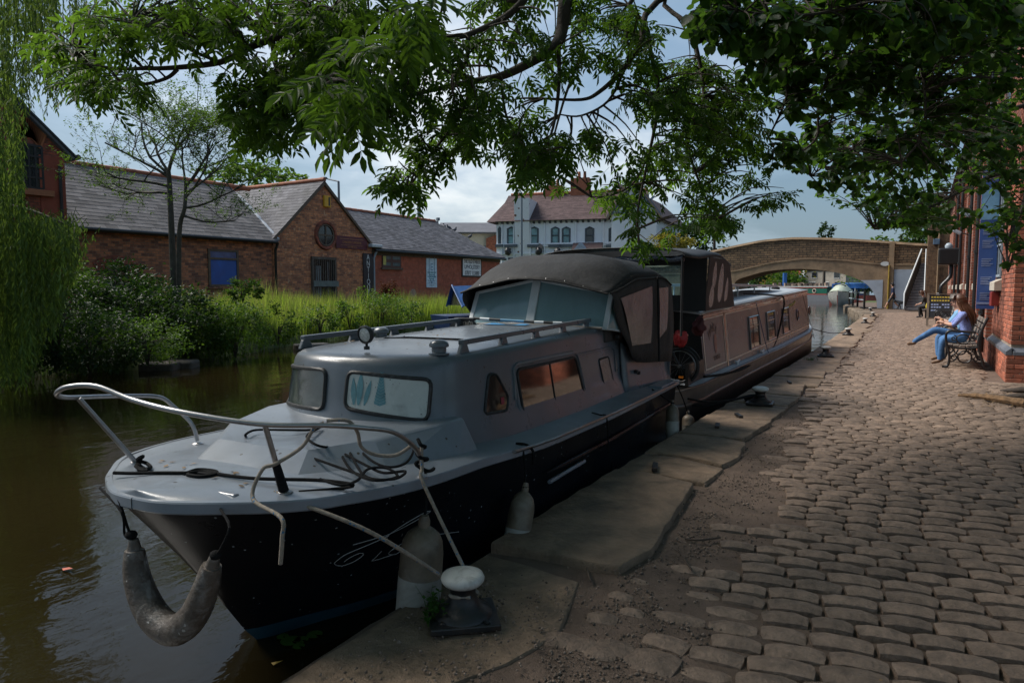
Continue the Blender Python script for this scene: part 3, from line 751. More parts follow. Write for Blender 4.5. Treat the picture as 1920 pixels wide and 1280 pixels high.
# windscreen: framed panes standing on the cabin roof
def wsp(u, t, v0=2.15): return (u, v0 + .10 * (abs(u) / .72) ** 1.4 - .16 + .17 * t, 1.115 - .03 * (abs(u) / .72) + (.42 + .0 * u - .10 * abs(u) / .72) * t)
frs = [(-.72, -.03), (.03, .66)]
for (a, b) in ((-.70, -.02), (.02, .70)):
    w_ = MB()
    for (p, q) in (((a, 0), (a, 1)), ((b, 0), (b, 1)), ((a, 0.02), (b, 0.02)), ((a, .98), (b, .98))):
        w_.beam(wsp(*p), wsp(*q), .045 if p[0] == q[0] else .03, .03, up=(0, -1, .2))
    wf = w_.build('windscreen', M['alu'], boat, local=True, bevel=.005)
    MB().add([wsp(a + .01, .02), wsp(b - .01, .02), wsp(b - .01, .98), wsp(a + .01, .98)], [(0, 1, 2, 3)]).build('pane', M['screen'], wf, local=True, solid=.004)
for sg in (1, -1):
    q = [wsp(.71 * sg, 0), (.735 * sg, 2.45, 1.05), (.76 * sg, 2.42, 1.30), wsp(.71 * sg, .98)]
    w_ = MB(); w_.tube(q, .014, 6, closed=True); wf = w_.build('quarter_window', M['alu'], boat, local=True)
    MB().add(q, [(0, 1, 2, 3)]).build('pane', M['screen'], wf, local=True, solid=.004)
# wiper and clutter inside the wheelhouse: dashboard
MB().b2((-.66, 2.2, .95), (.66, 2.6, 1.12)).build('dashboard', M['canvasgrey'], boat, local=True, bevel=.02)
MB().b2((-.45, 3.0, .5), (-.05, 3.4, 1.25)).build('helm_seat', M['blind'], boat, local=True, bevel=.05)

# canvas canopy
CS = [2.0, 2.08, 2.3, 2.6, 2.9, 3.2, 3.45, 3.66]
def carc(v, a):
    """a in -1..1 across"""
    w_ = interp(CS, [.75, .76, .79, .82, .84, .86, .87, .88], v); zs = interp(CS, [1.40, 1.425, 1.47, 1.535, 1.56, 1.57, 1.55, 1.50], v); zc = interp(CS, [1.53, 1.57, 1.69, 1.775, 1.785, 1.76, 1.70, 1.61], v)
    aa = abs(a); z = zs + (zc - zs) * (1 - aa ** interp([2.0, 2.35], [1.35, 4], v))
    vv = v - .12 * (1 - aa) * (1 if v < 2.15 else max(0, (2.6 - v) / .45))
    sag = -.012 * math.sin(v * 9) * (1 - aa * .4) + .012 * noise.noise(Vector((a * 3, v * 2.2, 2)))
    return (w_ * math.copysign(min(1, aa ** .92), a), vv, z + sag)
mb = MB(); mb.grid(lambda i, j: carc(2.0 + 1.66 * j, -1 + 2 * i), 28, 26); can = mb.build('canopy', M['canvas'], boat, smooth=70, local=True, solid=.008)
mb = MB()
def side(sg):
    m = MB(); top = [carc(v, sg) for v in np.linspace(2.06, 3.66, 12)]
    bot = []
    for v in np.linspace(2.06, 3.66, 12):
        z = interp([2.06, 2.35, 2.62, 2.8, 3.66], [1.28, 1.03, .80, .715, .655], v); bot.append((sg * (interp([2.0, 2.7, 3.66], [.76, .76, .90], v)), v + .05, z))
    rows = []
    for t in np.linspace(0, 1, 8):
        rows.append([tuple(Vector(a).lerp(Vector(b), t) + Vector((sg * (.02 * math.sin(t * math.pi) + .012 * math.sin(i * 1.9 + t * 2) * t), 0, 0))) for i, (a, b) in enumerate(zip(top, bot))])
    n = 12; m.add([p for r in rows for p in r], [(k * n + i, k * n + i + 1, (k + 1) * n + i + 1, (k + 1) * n + i) for k in range(7) for i in range(n - 1)])
    return m.build('side_curtain', M['canvasgrey'], boat, smooth=70, local=True, solid=.005)
sc = side(1); sc2 = side(-1)
# aft curtain
mb = MB(); mb.grid(lambda i, j: tuple(Vector(carc(3.66, -1 + 2 * i)).lerp(Vector(((-1 + 2 * i) * .9, 3.71, .66)), j) + Vector((0, .02 * math.sin(i * 25) * j, 0))), 20, 6)
mb.build('aft_curtain', M['canvasgrey'], boat, smooth=70, local=True, solid=.005)
def vyn(P, name='curtain_window', off=.012):
    m = MB()
    def pt(v, z):
        top = carc(v, 1); w0 = top[0]; w1 = interp([2.0, 2.7, 3.66], [.76, .76, .90], v); t = (top[2] - z) / (top[2] - interp([2.06, 2.35, 2.62, 2.8, 3.66], [1.28, 1.03, .80, .715, .655], v))
        return (w0 + (w1 - w0) * t + .02 * math.sin(max(0, min(1, t)) * math.pi) + off, v + .05 * t, z)
    a, b, c, d = P
    m.grid(lambda i, j: pt(*(np.array(a) * (1 - i) * (1 - j) + np.array(b) * i * (1 - j) + np.array(c) * i * j + np.array(d) * (1 - i) * j)), 8, 6)
    return m.build(name, M['vinyl'], sc, smooth=80, local=True)
vyn([(2.58, .90), (3.02, .90), (3.0, 1.47), (2.2, 1.36)]); vyn([(3.22, .93), (3.42, 1.02), (3.5, 1.46), (3.2, 1.45)])
mb = MB(); mb.tube([(carc(v, 1)[0] + .006, v, carc(v, 1)[2] - .01) for v in np.linspace(2.05, 3.66, 16)], .009, 5); mb.tube([tuple(Vector(carc(3.12, 1)).lerp(Vector((.86, 3.2, .70)), t) + Vector((.03, 0, 0))) for t in (0, .3, .6, 1)], .012, 5)
mb.tube([carc(2.0, a) for a in np.linspace(-1, 1, 16)], .010, 5)
mb.build('canvas_binding', M['canvas'], boat, smooth=60, local=True)
for a in np.linspace(-.9, .9, 9):
    p = carc(2.04, a); MB().lathe([(.007, 0), (.007, .003), (.001, .005)], (p[0], p[1] - .012, p[2] - .012), 8, Matrix.Rotation(R(80), 3, 'X')).build('press_stud', M['steel'], can, local=True)
for sg in (1, -1):
    mb = MB(); mb.grid(lambda i, j: (sg * ((.725 + .13 * i) - .045 * j - .012 * math.sin(j * 3)), 2.62 + 1.22 * i, interp([0, 1], [gzl(2.62 + 1.22 * i) - .01, interp([0, .3, 1], [.93, .78, .71], i)], j)), 10, 6); mb.build('cockpit_coaming', M['boatgrey_shaded'], boat, smooth=60, local=True, solid=.02)
mb = MB(); mb.grid(lambda i, j: (-.84 + 1.68 * i, 3.85, .42 + .29 * j), 4, 2); mb.build('transom_board', M['boatgrey_shaded'], boat, local=True, solid=.02)
# bow rail of bent tube
mb = MB(); up_ = smoothpath([(.90 + .04, -1.09, .60), (.95, -1.13, .70), (.95, -1.30, .82), (.90, -1.46, .868), (.80, -1.58, .89), (.62, -1.74, .906), (.33, -1.87, .95), (.05, -1.9, .985), (-.13, -1.94, 1.035), (-.25, -1.99, 1.03), (-.33, -1.99, .995), (-.42, -1.9, .96), (-.50, -1.7, .93), (-.57, -1.5, .90), (-.60, -1.32, .865), (-.595, -1.24, .80), (-.55, -1.17, .70), (-.53, -1.15, .60)], 6)
mb.tube(up_, .011, 10)
mb.tube([(-.36, -1.62, .60), (-.43, -1.84, .945)], .0115, 8); mb.tube([(.645, -1.645, .59), (.62, -1.72, .90)], .0115, 8)
mb.build('bow_rail', M['steel'], boat, smooth=60, local=True)
mb = MB(); mb.tube([(.645, -1.645, .59), (.634, -1.68, .73)], [.022, .017], 8); mb.build('taped_leg', M['rope'], boat, smooth=60, local=True)
for u, v in ((-.36, -1.62), (-.53, -1.15), (.645, -1.645), (.94, -1.09)):
    MB().lathe([(.03, 0), (.03, .006), (.016, .012)], (u, v, sheer(u - sk(v), v) - .002 if abs(u) < .8 else gzl(v)), 12).build('rail_foot', M['steel'], boat, local=True)
# fairlead and stern locker, cleat on the cabin side
MB().b2((.42, -1.80, .60), (.52, -1.77, .618)).build('fairlead', M['steel'], boat, local=True, bevel=.006)
MB().b2((.80, 3.1, .40), (.95, 3.66, .455)).build('stern_capping', M['boatgrey'], boat, local=True, bevel=.008)
for v, z in ((2.42, 1.0), (2.9, .62), (2.98, .60)): MB().box((.70 if z > .9 else .74, v, z), (.04, .035, .035)).build('fitting', M['rubber'], boat, local=True, bevel=.006)

# scrawled cursive marks on the bow, thin flat strokes
def hullpt(v, z, off=.006):
    gy = gzl(v) - .07; t = max(0, (gy - z) / (gy + .215))
    # solve on the starboard sheet: walk gunwale param so that v matches
    best = None
    for g, w_ in zip(G_, W_):
        vv = g[1] + .015 + (w_[1] - g[1] - .015) * t
        if best is None or abs(vv - v) < best[0]: best = (abs(vv - v), g[0] * .975 + (w_[0] - g[0] * .975) * t ** .8, vv)
    ks = sorted(((g[1] + .015 + (w_[1] - g[1] - .015) * (max(0, (gzl(g[1]) - .07 - z) / (gzl(g[1]) - .07 + .215))), g[0] * .975 + (w_[0] - g[0] * .975) * (max(0, (gzl(g[1]) - .07 - z) / (gzl(g[1]) - .07 + .215))) ** .8) for g, w_ in zip(G_, W_)))
    u = float(np.interp(v, [k[0] for k in ks], [k[1] for k in ks])); return (u + off + sk(v), v - off * .5, z)
def unhull(px, py):
    r = ray(px, py); ca, sa = math.cos(R(3.5)), math.sin(R(3.5)); best = None
    for d in np.arange(1.5, 4.5, .01):
        p = EYE + r * float(d); dx, dy = p.x + 2.98, p.y - 3.5; u, v = dx * ca + dy * sa, -dx * sa + dy * ca
        if -1.8 < v < 1 and -.25 < p.z < .5:
            e = abs(hullpt(v, p.z, 0)[0] - u)
            if best is None or e < best[0]: best = (e, v, p.z)
    return (best[1], best[2]) if best else (-1, .1)
mb = MB()
for st_ in ([(660, 1020), (690, 1012), (730, 1000), (770, 980), (800, 962), (806, 957), (795, 960), (760, 980), (725, 1003), (716, 1010), (722, 1011), (728, 1002)],
            [(728, 1003), (690, 1020), (650, 1037), (632, 1048), (627, 1056), (640, 1059), (665, 1050), (680, 1038), (672, 1036), (655, 1044), (645, 1052)],
            [(715, 1032), (700, 1046), (696, 1050), (710, 1047), (738, 1038)], [(738, 1025), (728, 1037), (740, 1038), (752, 1030)], [(735, 1030), (775, 1008), (860, 996)], [(752, 1004), (754, 1000)]):
    mb.tube(smoothpath([hullpt(*unhull(*q)) for q in st_], 4), .0016, 4)
mb.build('scrawled_lettering', mat('chalky lettering paint', (.45, .44, .42), .7), boat, local=True)
CA, SA = math.cos(R(3.5)), math.sin(R(3.5))
def bw(u, v, z): return Vector((-2.98 + u * CA - v * SA, 3.5 + u * SA + v * CA, z))
# ================================================================ things on and round the cruiser
def rope(name, pts, r, m, label, cat='rope', group=None, n=6, k=6, smooth=True):
    mb = MB(); mb.tube(smoothpath(pts, k) if smooth else pts, r, n); p0 = pts[0]
    o = mb.build(name, m, None, smooth=70); return tag(o, label, cat, group)
def localplane(v, px, py):
    r = ray(px, py); n = Vector((-SA, CA, 0)); o = Vector((-2.98, 3.5, 0)); t = (v - (EYE - o).dot(n)) / r.dot(n); return EYE + r * t
# U shaped bow fender
f0 = thing('bow_fender', 'long grimy grey fender hanging in a U from two cords under the bow', 'fender', localplane(-1.95, 320, 1195))
mb = MB(); up_ = [localplane(-1.97, *q) for q in [(252, 1030), (256, 1075), (272, 1125), (298, 1165), (330, 1180), (362, 1155), (385, 1105), (397, 1060)]]
mb.tube(smoothpath(up_, 4), [0.026 + .036 * math.sin(math.pi * (.04 + .92 * i / 28)) ** .6 for i in range(29)], 14)
fb = mb.build('fender_body', M['fendergrey'], f0, smooth=70)
for a, b in (((251, 1010), (252, 1034)), ((402, 1042), (397, 1064))):
    MB().tube([localplane(-1.97, *a), localplane(-1.97, *b)], [.018, .03], 10).build('eyelet', M['fendergrey'], f0, smooth=60)
for pts in ([bw(-.13, -1.90, .585), localplane(-1.98, 222, 935), localplane(-1.97, 240, 990), localplane(-1.97, 252, 1018)], [bw(-.12, -1.95, .60), localplane(-1.99, 228, 960), localplane(-1.97, 234, 1002), localplane(-1.97, 250, 1012)], [bw(.50, -1.80, .605), bw(.495, -1.845, .58), localplane(-1.96, 430, 990), localplane(-1.97, 403, 1048)]):
    MB().tube(smoothpath(pts, 5), .0055, 6).build('cord', M['rope'], f0)
MB().lathe([(.001, -.02), (.02, -.012), (.026, 0), (.02, .012), (.001, .02)], localplane(-1.97, 246, 1002), 8).build('knot', M['rope'], f0, smooth=60)
MB().lathe([(.001, -.02), (.02, -.012), (.024, 0), (.02, .012), (.001, .02)], localplane(-1.97, 405, 1040), 8).build('knot', M['rope'], f0, smooth=60)
# cylindrical fenders along the quay side
def fender(top, bot, r, label, deckpt, m=M['fender']):
    top, bot = Vector(top), Vector(bot); t = thing('fender', label, 'fender', bot, 0, 'fenders hung along the quay side'); d = (top - bot); L = d.length
    q = d.to_track_quat('Z', 'Y').to_matrix()
    prof = [(.02, 0), (r * .55, .015), (r * .9, .06), (r, .12), (r, L * .55), (r * 1.02, L * .56), (r * .98, L * .58), (r * .97, L * .76), (r * .91, L * .85), (r * .74, L * .92), (r * .46, L * .965), (r * .28, L * .985), (r * .27, L + .02), (r * .18, L + .045)]
    MB().lathe(prof[:6], bot, 20, q).build('fender_body', m, t, smooth=45); MB().lathe(prof[5:], bot, 20, q).build('fender_top', M['fenderbrown'], t, smooth=45)
    MB().tube(smoothpath([top + d * .02, top.lerp(Vector(deckpt), .5) + Vector((.01, 0, 0)), deckpt], 4), .007, 6).build('cord', M['rope'], t)
    MB().lathe([(.001, -.02), (.02, -.01), (.022, .008), (.001, .02)], top + d * .03, 8).build('knot', M['rope'], t, smooth=60)
fender(bw(.945, -1.08, .34), bw(.905, -1.10, -.20), .105, 'fat white fender with brown stained top beside the big bollard', bw(.90, -1.0, .57))
fender(bw(.99, -.10, .25), bw(.965, -.24, -.24), .078, 'pale stained fender half hidden behind the raised coping stone', bw(.955, -.06, .49))
fender(bw(1.03, 3.22, .265), bw(1.05, 3.16, -.12), .068, 'clean white fender hanging at the stern quarter', bw(.90, 2.92, .45))
fender(bw(1.0, 4.06, .02), bw(1.02, 4.0, -.26), .07, 'small grubby fender at the stern corner low over the water', bw(.90, 3.84, .42))
# mooring lines and loose cords
BOL = atZ(0, 868, 1160)
rope('mooring_rope', [bw(.60, -1.66, .605), bw(.72, -1.66, .58), localplane(-1.55, 700, 1000), BOL + Vector((-.075, .02, .135)), BOL + Vector((-.02, -.062, .125)), BOL + Vector((.055, -.02, .12))], .0085, M['blueline'], 'fawn mooring rope running from the taped rail leg to the bollard', k=8)
rope('mooring_rope', [bw(.95, -1.10, .72), bw(.965, -1.12, .62), bw(1.0, -1.15, .55), BOL + Vector((.0, .07, .135)), BOL + Vector((.05, .04, .12))], .0085, M['blueline'], 'steep mooring rope dropping from the bow rail end to the bollard')
rope('hanging_rope', [bw(.80, -1.575, .90), bw(.77, -1.60, .88), bw(.72, -1.62, .80), bw(.655, -1.70, .74), bw(.62, -1.74, .72), bw(.63, -1.80, .62), localplane(-1.86, 527, 970), localplane(-1.87, 529, 1010), localplane(-1.87, 526, 1057)], .0085, M['blueline'], 'loose fawn rope end dangling over the bow from the rail')
rope('slack_rope', [bw(.80, -1.56, .905), bw(.86, -1.50, .90), bw(.86, -1.44, .84), bw(.83, -1.38, .76), bw(.85, -1.30, .71), bw(.90, -1.22, .70), bw(.94, -1.15, .74)], .008, M['blueline'], 'slack fawn rope looped under the bow rail')
zt = lambda v: interp([-1.3, -.9, -.5], [.672, .69, .70], v) + .02
def tk(px, py):
    p = atZ(.695, px, py); dx, dy = p.x + 2.98, p.y - 3.5; u, v = dx * CA + dy * SA, -dx * SA + dy * CA
    if v < -1.27 or u > .60 - .2 * (-v - .55):
        p = atZ(.632, px, py)
    return p
coil = [(1000, 590), (960, 650), (890, 705), (800, 745), (770, 775), (840, 790), (900, 765), (820, 740), (750, 750), (700, 700), (640, 690)]
px_ = [(690, 895), (640, 880), (600, 868), (560, 850), (500, 838), (470, 825), (460, 815), (480, 808), (530, 810), (580, 806), (600, 803), (575, 822), (600, 836), (640, 838), (690, 830), (740, 818), (770, 830), (775, 850), (760, 868), (730, 878), (700, 870), (670, 840), (650, 832), (665, 870), (690, 895), (740, 900), (760, 888), (720, 886), (690, 876), (655, 860), (640, 850), (660, 885), (700, 905), (745, 893), (725, 880), (690, 884), (670, 900), (640, 912), (600, 903)]
pts = [tk(*q) for q in px_]
pts = [Vector((p.x, p.y, p.z + .006 * (i % 3))) for i, p in enumerate(pts)]
rope('rope_coil', pts, .0065, M['rope'], 'tangled black rope lying on the foredeck', n=5)
dk = lambda px, py, z=.632: atZ(z, px, py)
rope('bow_rope', [dk(213, 886), dk(250, 887), dk(300, 886), dk(350, 886), dk(385, 884), dk(420, 890), dk(470, 896), dk(520, 898), dk(600, 900), dk(660, 908), dk(640, 915, .60), dk(560, 922, .60)], .008, M['rope'], 'dark rope stretched across the bow deck')
rope('lashing', [dk(345, 888), dk(370, 880), dk(400, 882), dk(405, 888), dk(375, 893), dk(352, 889), dk(380, 884), dk(398, 890), dk(372, 887)], .009, M['rope'], 'knotted black lashing in the bow deck rope', n=5)
rope('lashing', [dk(262, 868, .63), dk(255, 874), dk(268, 880), dk(282, 876), dk(275, 868, .63), dk(258, 862, .66), dk(268, 855, .68), dk(258, 868), dk(275, 882), dk(260, 880)], .009, M['rope'], 'black lashing round the foot of the far bow rail leg', n=5)
rope('lashing', [bw(.93, -1.10, .75), bw(.96, -1.12, .73), bw(.95, -1.07, .71), bw(.92, -1.1, .69), bw(.96, -1.12, .67), bw(.955, -1.06, .65), bw(.93, -1.12, .64), bw(.97, -1.08, .60), bw(.95, -1.0, .59)], .009, M['rope'], 'black lashing round the end of the bow rail beside the quay', n=5)
rope('cord_loop', [bw(.88, .0, .50), bw(.95, .0, .50), bw(.985, .02, .46), bw(.985, .02, .38)], .009, M['rope'], 'black cord looped over the gunwale amidships', n=5)
rope('gunwale_line', [bw(.86, 1.35, .47), bw(.93, 1.36, .455), bw(.975, 1.38, .43), bw(.985, 1.40, .15)], .006, M['rope'], 'thin black line hanging over the side beneath the long window', n=5)
# deck brush and boathook lying in front of the windscreen
bp = thing('deck_brush', 'long handled deck brush with grey bristles lying before the windscreen', 'brush', bw(-.2, 1.9, 1.13))
ph = smoothpath([bw(-.44, 1.72, 1.175), bw(.15, 1.78, 1.15), bw(.55, 1.9, 1.14)], 6)
for i in range(0, len(ph) - 1):
    MB().tube([ph[i], ph[i + 1]], .0125, 8).build('handle_band', [M['rubber'], M['alu'], mat('blue grip', (.07, .2, .32), .4)][(0, 1, 0, 2, 2, 0, 1)[i % 7]], bp, smooth=60)
hd = bw(-.52, 1.70, 1.165)
MB().box(hd, (.20, .055, .028), R(12)).build('brush_head', M['rubber'], bp, bevel=.008)
mb = MB(); r3 = random.Random(3)
for i in range(170):
    a, b = r3.uniform(-.095, .095), r3.uniform(-.024, .024); p = hd + Vector((a * .98, a * .2 + b, -.012)); e = p + Vector((a * .35 + r3.uniform(-.01, .01), b * .8 + r3.uniform(-.02, .01), -.055))
    mb.tube([p, e], .0022, 3, caps=False)
mb.build('bristles', mat('grey bristle', (.13, .13, .125), .9), bp)
rope('boathook', [bw(-.66, 1.80, 1.115), bw(.1, 1.86, 1.125), bw(.72, 1.95, 1.10)], .011, mat('weathered pole', (.17, .15, .13), .7), 'weathered pole lying along the foot of the windscreen', 'pole', smooth=False)
mb = MB(); mb.grid(lambda i, j: bw(-.28 + .42 * i, 1.62 + .14 * j, 1.128 + .012 * math.sin(i * 9) * math.sin(j * 3)), 10, 4)
tag(mb.build('blue_cloth', mat('blue cloth', (.02, .15, .32), .7), None, smooth=80), 'bright blue cloth lying on the roof under the deck brush', 'cloth')
# leaves fallen on the boat and the coping
M['litter'] = mat('fallen leaf', (.17, .10, .035), .7, var=.5, scale=40, island=.5)
mb = MB()
for i in range(120):
    if i < 55: u, v = rnd.uniform(-.5, .5), rnd.uniform(-.35, 1.5); p = bw(u, v, roofz(u, v) + .006)
    elif i < 75: u, v = rnd.uniform(-.5, .6), rnd.uniform(-1.75, -1.55); p = bw(u, v, sheer(u - sk(v), v) + .006)
    else: y = rnd.uniform(1.5, 9); p = Vector((rnd.uniform(-1.95, .6), y, .03))
    a = rnd.uniform(0, 6.3); s_ = rnd.uniform(.008, .022); d = Vector((math.cos(a), math.sin(a), rnd.uniform(-.1, .2))) * s_; e = Vector((-math.sin(a), math.cos(a), rnd.uniform(-.1, .3))) * s_ * .45
    mb.add([p - d, p + e, p + d, p - e], [(0, 1, 2, 3)])
mb.build('fallen_leaves', M['litter'], kind='stuff')

# ================================================================ bollards
M['bolwhite'] = mat('chipped white enamel', (.52, .51, .48), .5, var=.1, scale=9, dirt=(.14, .11, .08), dscale=13, damt=.6, bump=.2, bscale=30)
M['bolblack'] = mat('black cast iron', (.02, .02, .021), .42, var=.4, scale=10, bump=.4, bscale=60, dirt=(.10, .055, .03), dscale=11, damt=.55, metal=.3)
def bollard(p, rz, label, s=1.0):
    t = thing('mooring_bollard', label, 'bollard', p, 0, 'bollards along the coping stones'); x, y, z = p
    MB().box((x, y, z + .014), (.30 * s, .27 * s, .03), rz).build('base_plate', M['bolblack'], t, bevel=.006)
    MB().lathe([(.13 * s, .028), (.125 * s, .042), (.10 * s, .056), (.076 * s, .075), (.062 * s, .10), (.056 * s, .125), (.058 * s, .148), (.07 * s, .16)], p, 24).build('post', M['bolblack'], t, smooth=50)
    MB().lathe([(.055 * s, .158), (.082 * s, .164), (.094 * s, .178), (.096 * s, .19), (.088 * s, .206), (.06 * s, .216), (.001, .219)], p, 28).build('cap', M['bolwhite'], t, smooth=50)
    for a in (.7, 2.3, 3.9, 5.4):
        MB().lathe([(.016, .028), (.016, .036), (.008, .04)], (x + .145 * s * math.cos(a + rz), y + .135 * s * math.sin(a + rz), z), 6).build('bolt', M['bolblack'], t)
    return t
bollard(BOL, .72, 'big bollard with chipped white cap in front with two ropes on it')
for (q, lb) in (((1425, 757), 'white capped bollard opposite the stern of the narrowboat with dark ropes'), ((1548, 668), 'white capped bollard beside the long side of the narrowboat'), ((1590, 628), 'white capped bollard with the narrowboat bow line tied to it'),
                ((1622, 606), 'third white capped bollard back from the arched bridge'), ((1637, 593), 'second white capped bollard back from the arched bridge'), ((1645, 583), 'white capped bollard nearest to the arched bridge')):
    p = atZ(.02, *q); p.x = min(p.x, qx(p.y) + .62); bollard(p, .1, lb, 1.05)
# weeds at the foot of the big bollard
def weed(name, c, n, h, m, label, sp=.06, wid=.006, cat='plant', group=None):
    mb = MB(); r4 = random.Random(int(abs(c[0] * 1000)) + n)
    for i in range(n):
        a = r4.uniform(0, 6.28); b = Vector((c[0] + r4.gauss(0, sp * .5), c[1] + r4.gauss(0, sp * .5), c[2])); hh = h * r4.uniform(.4, 1); ln = Vector((math.cos(a), math.sin(a), 0)) * hh * r4.uniform(.1, .6)
        for k in range(5):
            t = (k + .6) / 5; p = b + ln * t * t + Vector((0, 0, hh * t)); a2 = r4.uniform(0, 6.28); d = Vector((math.cos(a2), math.sin(a2), .4)) * wid * 4; e = Vector((-math.sin(a2), math.cos(a2), .2)) * wid * 1.6
            mb.add([p, p + d * .5 + e, p + d, p + d * .5 - e], [(0, 1, 2, 3)])
        mb.tube([b, b + ln * .3 + Vector((0, 0, hh * .55)), b + ln + Vector((0, 0, hh))], [.0016, .0013, .0008], 3, caps=False)
    return tag(mb.build(name, m, None), label, cat, group)
M['weed'] = leafmat('weed leaf', (.04, .10, .015), (.08, .2, .02))
weed('weed', atZ(0, 822, 1165), 26, .10, M['weed'], 'small green weed growing at the foot of the big bollard', .07)
weed('weed', atZ(0, 812, 1150), 12, .13, M['weed'], 'thin pale weed sprouting behind the base plate of the big bollard', .05)
weed('grass_tuft', atZ(0, 1520, 676), 22, .09, M['weed'], 'tuft of grass between coping stones beside the narrowboat', .10)
# twigs lying on the dirt
for (a, b, c, lb) in (((1285, 1010), (1310, 1012), (1352, 1007), 'short dark twig lying on the dirt beside the setts'), ((1275, 1035), (1285, 1050), (1297, 1068), 'thin twig end lying among the first setts'), ((1100, 1065), (1104, 1078), (1108, 1090), 'brown twig by the corner of the raised coping stone')):
    rope('twig', [atZ(-.005, *a), atZ(.006, *b), atZ(.0, *c)], [.006] * 12 + [.003], mat('bark twig', (.06, .042, .03), .9), lb, 'twig', k=6)
# lily pads and floating leaf
M['lily'] = leafmat('lily pad', (.06, .13, .02), (.05, .1, .01), .3)
for i, (px, py, s_) in enumerate([(545, 1200, .05), (565, 1198, .035), (530, 1192, .03), (590, 1188, .04), (560, 1210, .03)]):
    p = atZ(-.292, px, py); mb = MB(); n = 14; rim = [(p.x + s_ * math.cos(a), p.y + s_ * math.sin(a), p.z) for a in np.linspace(.25, 6.03, n)]
    mb.add([tuple(p)] + rim, [(0, k + 1, k + 2) for k in range(n - 1)])
    tag(mb.build('lily_pad', M['lily'], None), 'round green pad floating under the bow, ' + ['largest of the five', 'second largest, right of the largest', 'leftmost of the five', 'rightmost of the five', 'nearest to the quay'][i], 'lily pad', 'lily pads under the bow')
p = atZ(-.294, 124, 1068); tag(MB().add([p + Vector((-.05, 0, 0)), p + Vector((0, .018, .012)), p + Vector((.06, .01, .02)), p + Vector((0, -.018, .004))], [(0, 1, 2, 3)]).build('floating_leaf', mat('red leaf', (.30, .05, .02), .5), None), 'orange red leaf floating on the canal left of the bow', 'leaf')
p = atZ(-.294, 516, 1245); tag(MB().add([p + Vector((-.03, 0, 0)), p + Vector((0, .01, .01)), p + Vector((.02, .03, .012)), p + Vector((0, -.01, .002))], [(0, 1, 2, 3)]).build('floating_leaf', mat('yellow leaf', (.35, .22, .04), .5), None), 'yellow leaf floating close to the near coping stone', 'leaf')
# ================================================================ the narrowboat
M['nbside'] = mat('glossy brown grey boat paint', (0.11, 0.113, 0.122), 0.26, var=.15, scale=2, spec=.16, coat=.0, rvar=.04, bump=.10, bscale=2.2, bdist=.01)
M['nbdark'] = mat('dark maroon brown paint', (0.06, 0.035, 0.03), 0.2, var=.2, scale=3, spec=.6, coat=.6)
M['nbhull'] = mat('scuffed dark hull paint', (0.085, 0.066, 0.056), 0.33, var=.3, scale=3, dirt=(.15, .12, .10), dscale=3, damt=.5, bump=.15, bscale=12)
M['nbblack'] = mat('black hull blacking', (0.012, 0.011, 0.011), 0.4, var=.4, scale=4, dirt=(.05, .04, .03), dscale=4)
M['cream'] = mat('cream coach line', (0.62, 0.52, 0.42), 0.4, var=.08)
M['nbroof'] = mat('pale grey roof paint', (0.36, 0.39, 0.42), 0.5, var=.1, scale=2, dirt=(.22, .22, .21), dscale=2)
M['nbstripe'] = mat('blue grey gunwale paint', (0.36, 0.39, 0.43), 0.35, var=.1, scale=4, dirt=(.18, .17, .16), dscale=5)
M['hood'] = mat('black hood fabric', (0.016, 0.016, 0.018), 0.65, var=.3, scale=5, bump=.4, bscale=14, bdist=.01)
M['hoodpane'] = tglass('hood window film', (0.22, 0.36, 0.42), 0.42, .15)
M['hoodvinyl'] = mat('wavy clear hood panel', (0.21, 0.185, 0.195), .18, var=.5, scale=7, bump=.6, bscale=9, bdist=.03, spec=.8)
M['red'] = mat('red nylon', (0.38, 0.018, 0.02), 0.55, var=.4, scale=12, bump=.7, bscale=14, bdist=.02)
M['tyre'] = mat('tyre rubber', (0.014, 0.014, 0.015), 0.7, var=.3)
M['orange'] = mat('orange reflector', (0.7, 0.2, 0.02), 0.3)
M['wood'] = mat('varnished wood', (0.24, 0.075, 0.035), 0.4, var=.35, scale=7, stretch=(1, 9, 9))
nb = thing('narrowboat', 'long brown grey narrowboat with black pram hood moored behind the cruiser', 'narrowboat', (-3.25, 14, -.3))
cx = -3.25
def zg(y): return interp([7.5, 8.6, 10, 14, 17.6, 20.4], [.26, .30, .315, .335, .40, .66], y)
def hbm(y): return interp([7.3, 7.45, 7.75, 8.3, 17.4, 18.4, 19.2, 19.8, 20.2, 20.42], [.35, .66, .9, 1.0, 1.0, .93, .72, .43, .2, .02], y)
NY = [7.35, 7.42, 7.55, 7.75, 8.0, 8.3, 9, 10, 12, 14, 16, 17.4, 17.9, 18.4, 18.8, 19.2, 19.5, 19.8, 20.0, 20.2, 20.35, 20.42]
for nm, mt, zf in (('hull', 'nbhull', (lambda y: zg(y), lambda y: zg(y) - .19)), ('hull_bottom', 'nbblack', (lambda y: zg(y) - .19, lambda y: -.75))):
    mb = MB()
    for sg in (1, -1):
        rows = [[(cx + sg * hbm(y) * k, y, zf[0](y) + (zf[1](y) - zf[0](y)) * t) for t, k in ((0, 1), (.4, 1.0), (1, .995 if nm == 'hull' else .97))] for y in NY]
        mb.add([p for r in rows for p in r], [(i * 3 + j, i * 3 + j + 1, (i + 1) * 3 + j + 1, (i + 1) * 3 + j) for i in range(len(rows) - 1) for j in range(2)])
    mb.build(nm, M[mt], nb, smooth=40)
mb = MB()
for z_, r in ((-.19, .022), (-.0, .016)):
    for sg in (1, -1): mb.tube([(cx + sg * (hbm(y) + .004), y, zg(y) + z_ - (.012 if z_ == 0 else 0)) for y in NY], r, 6)
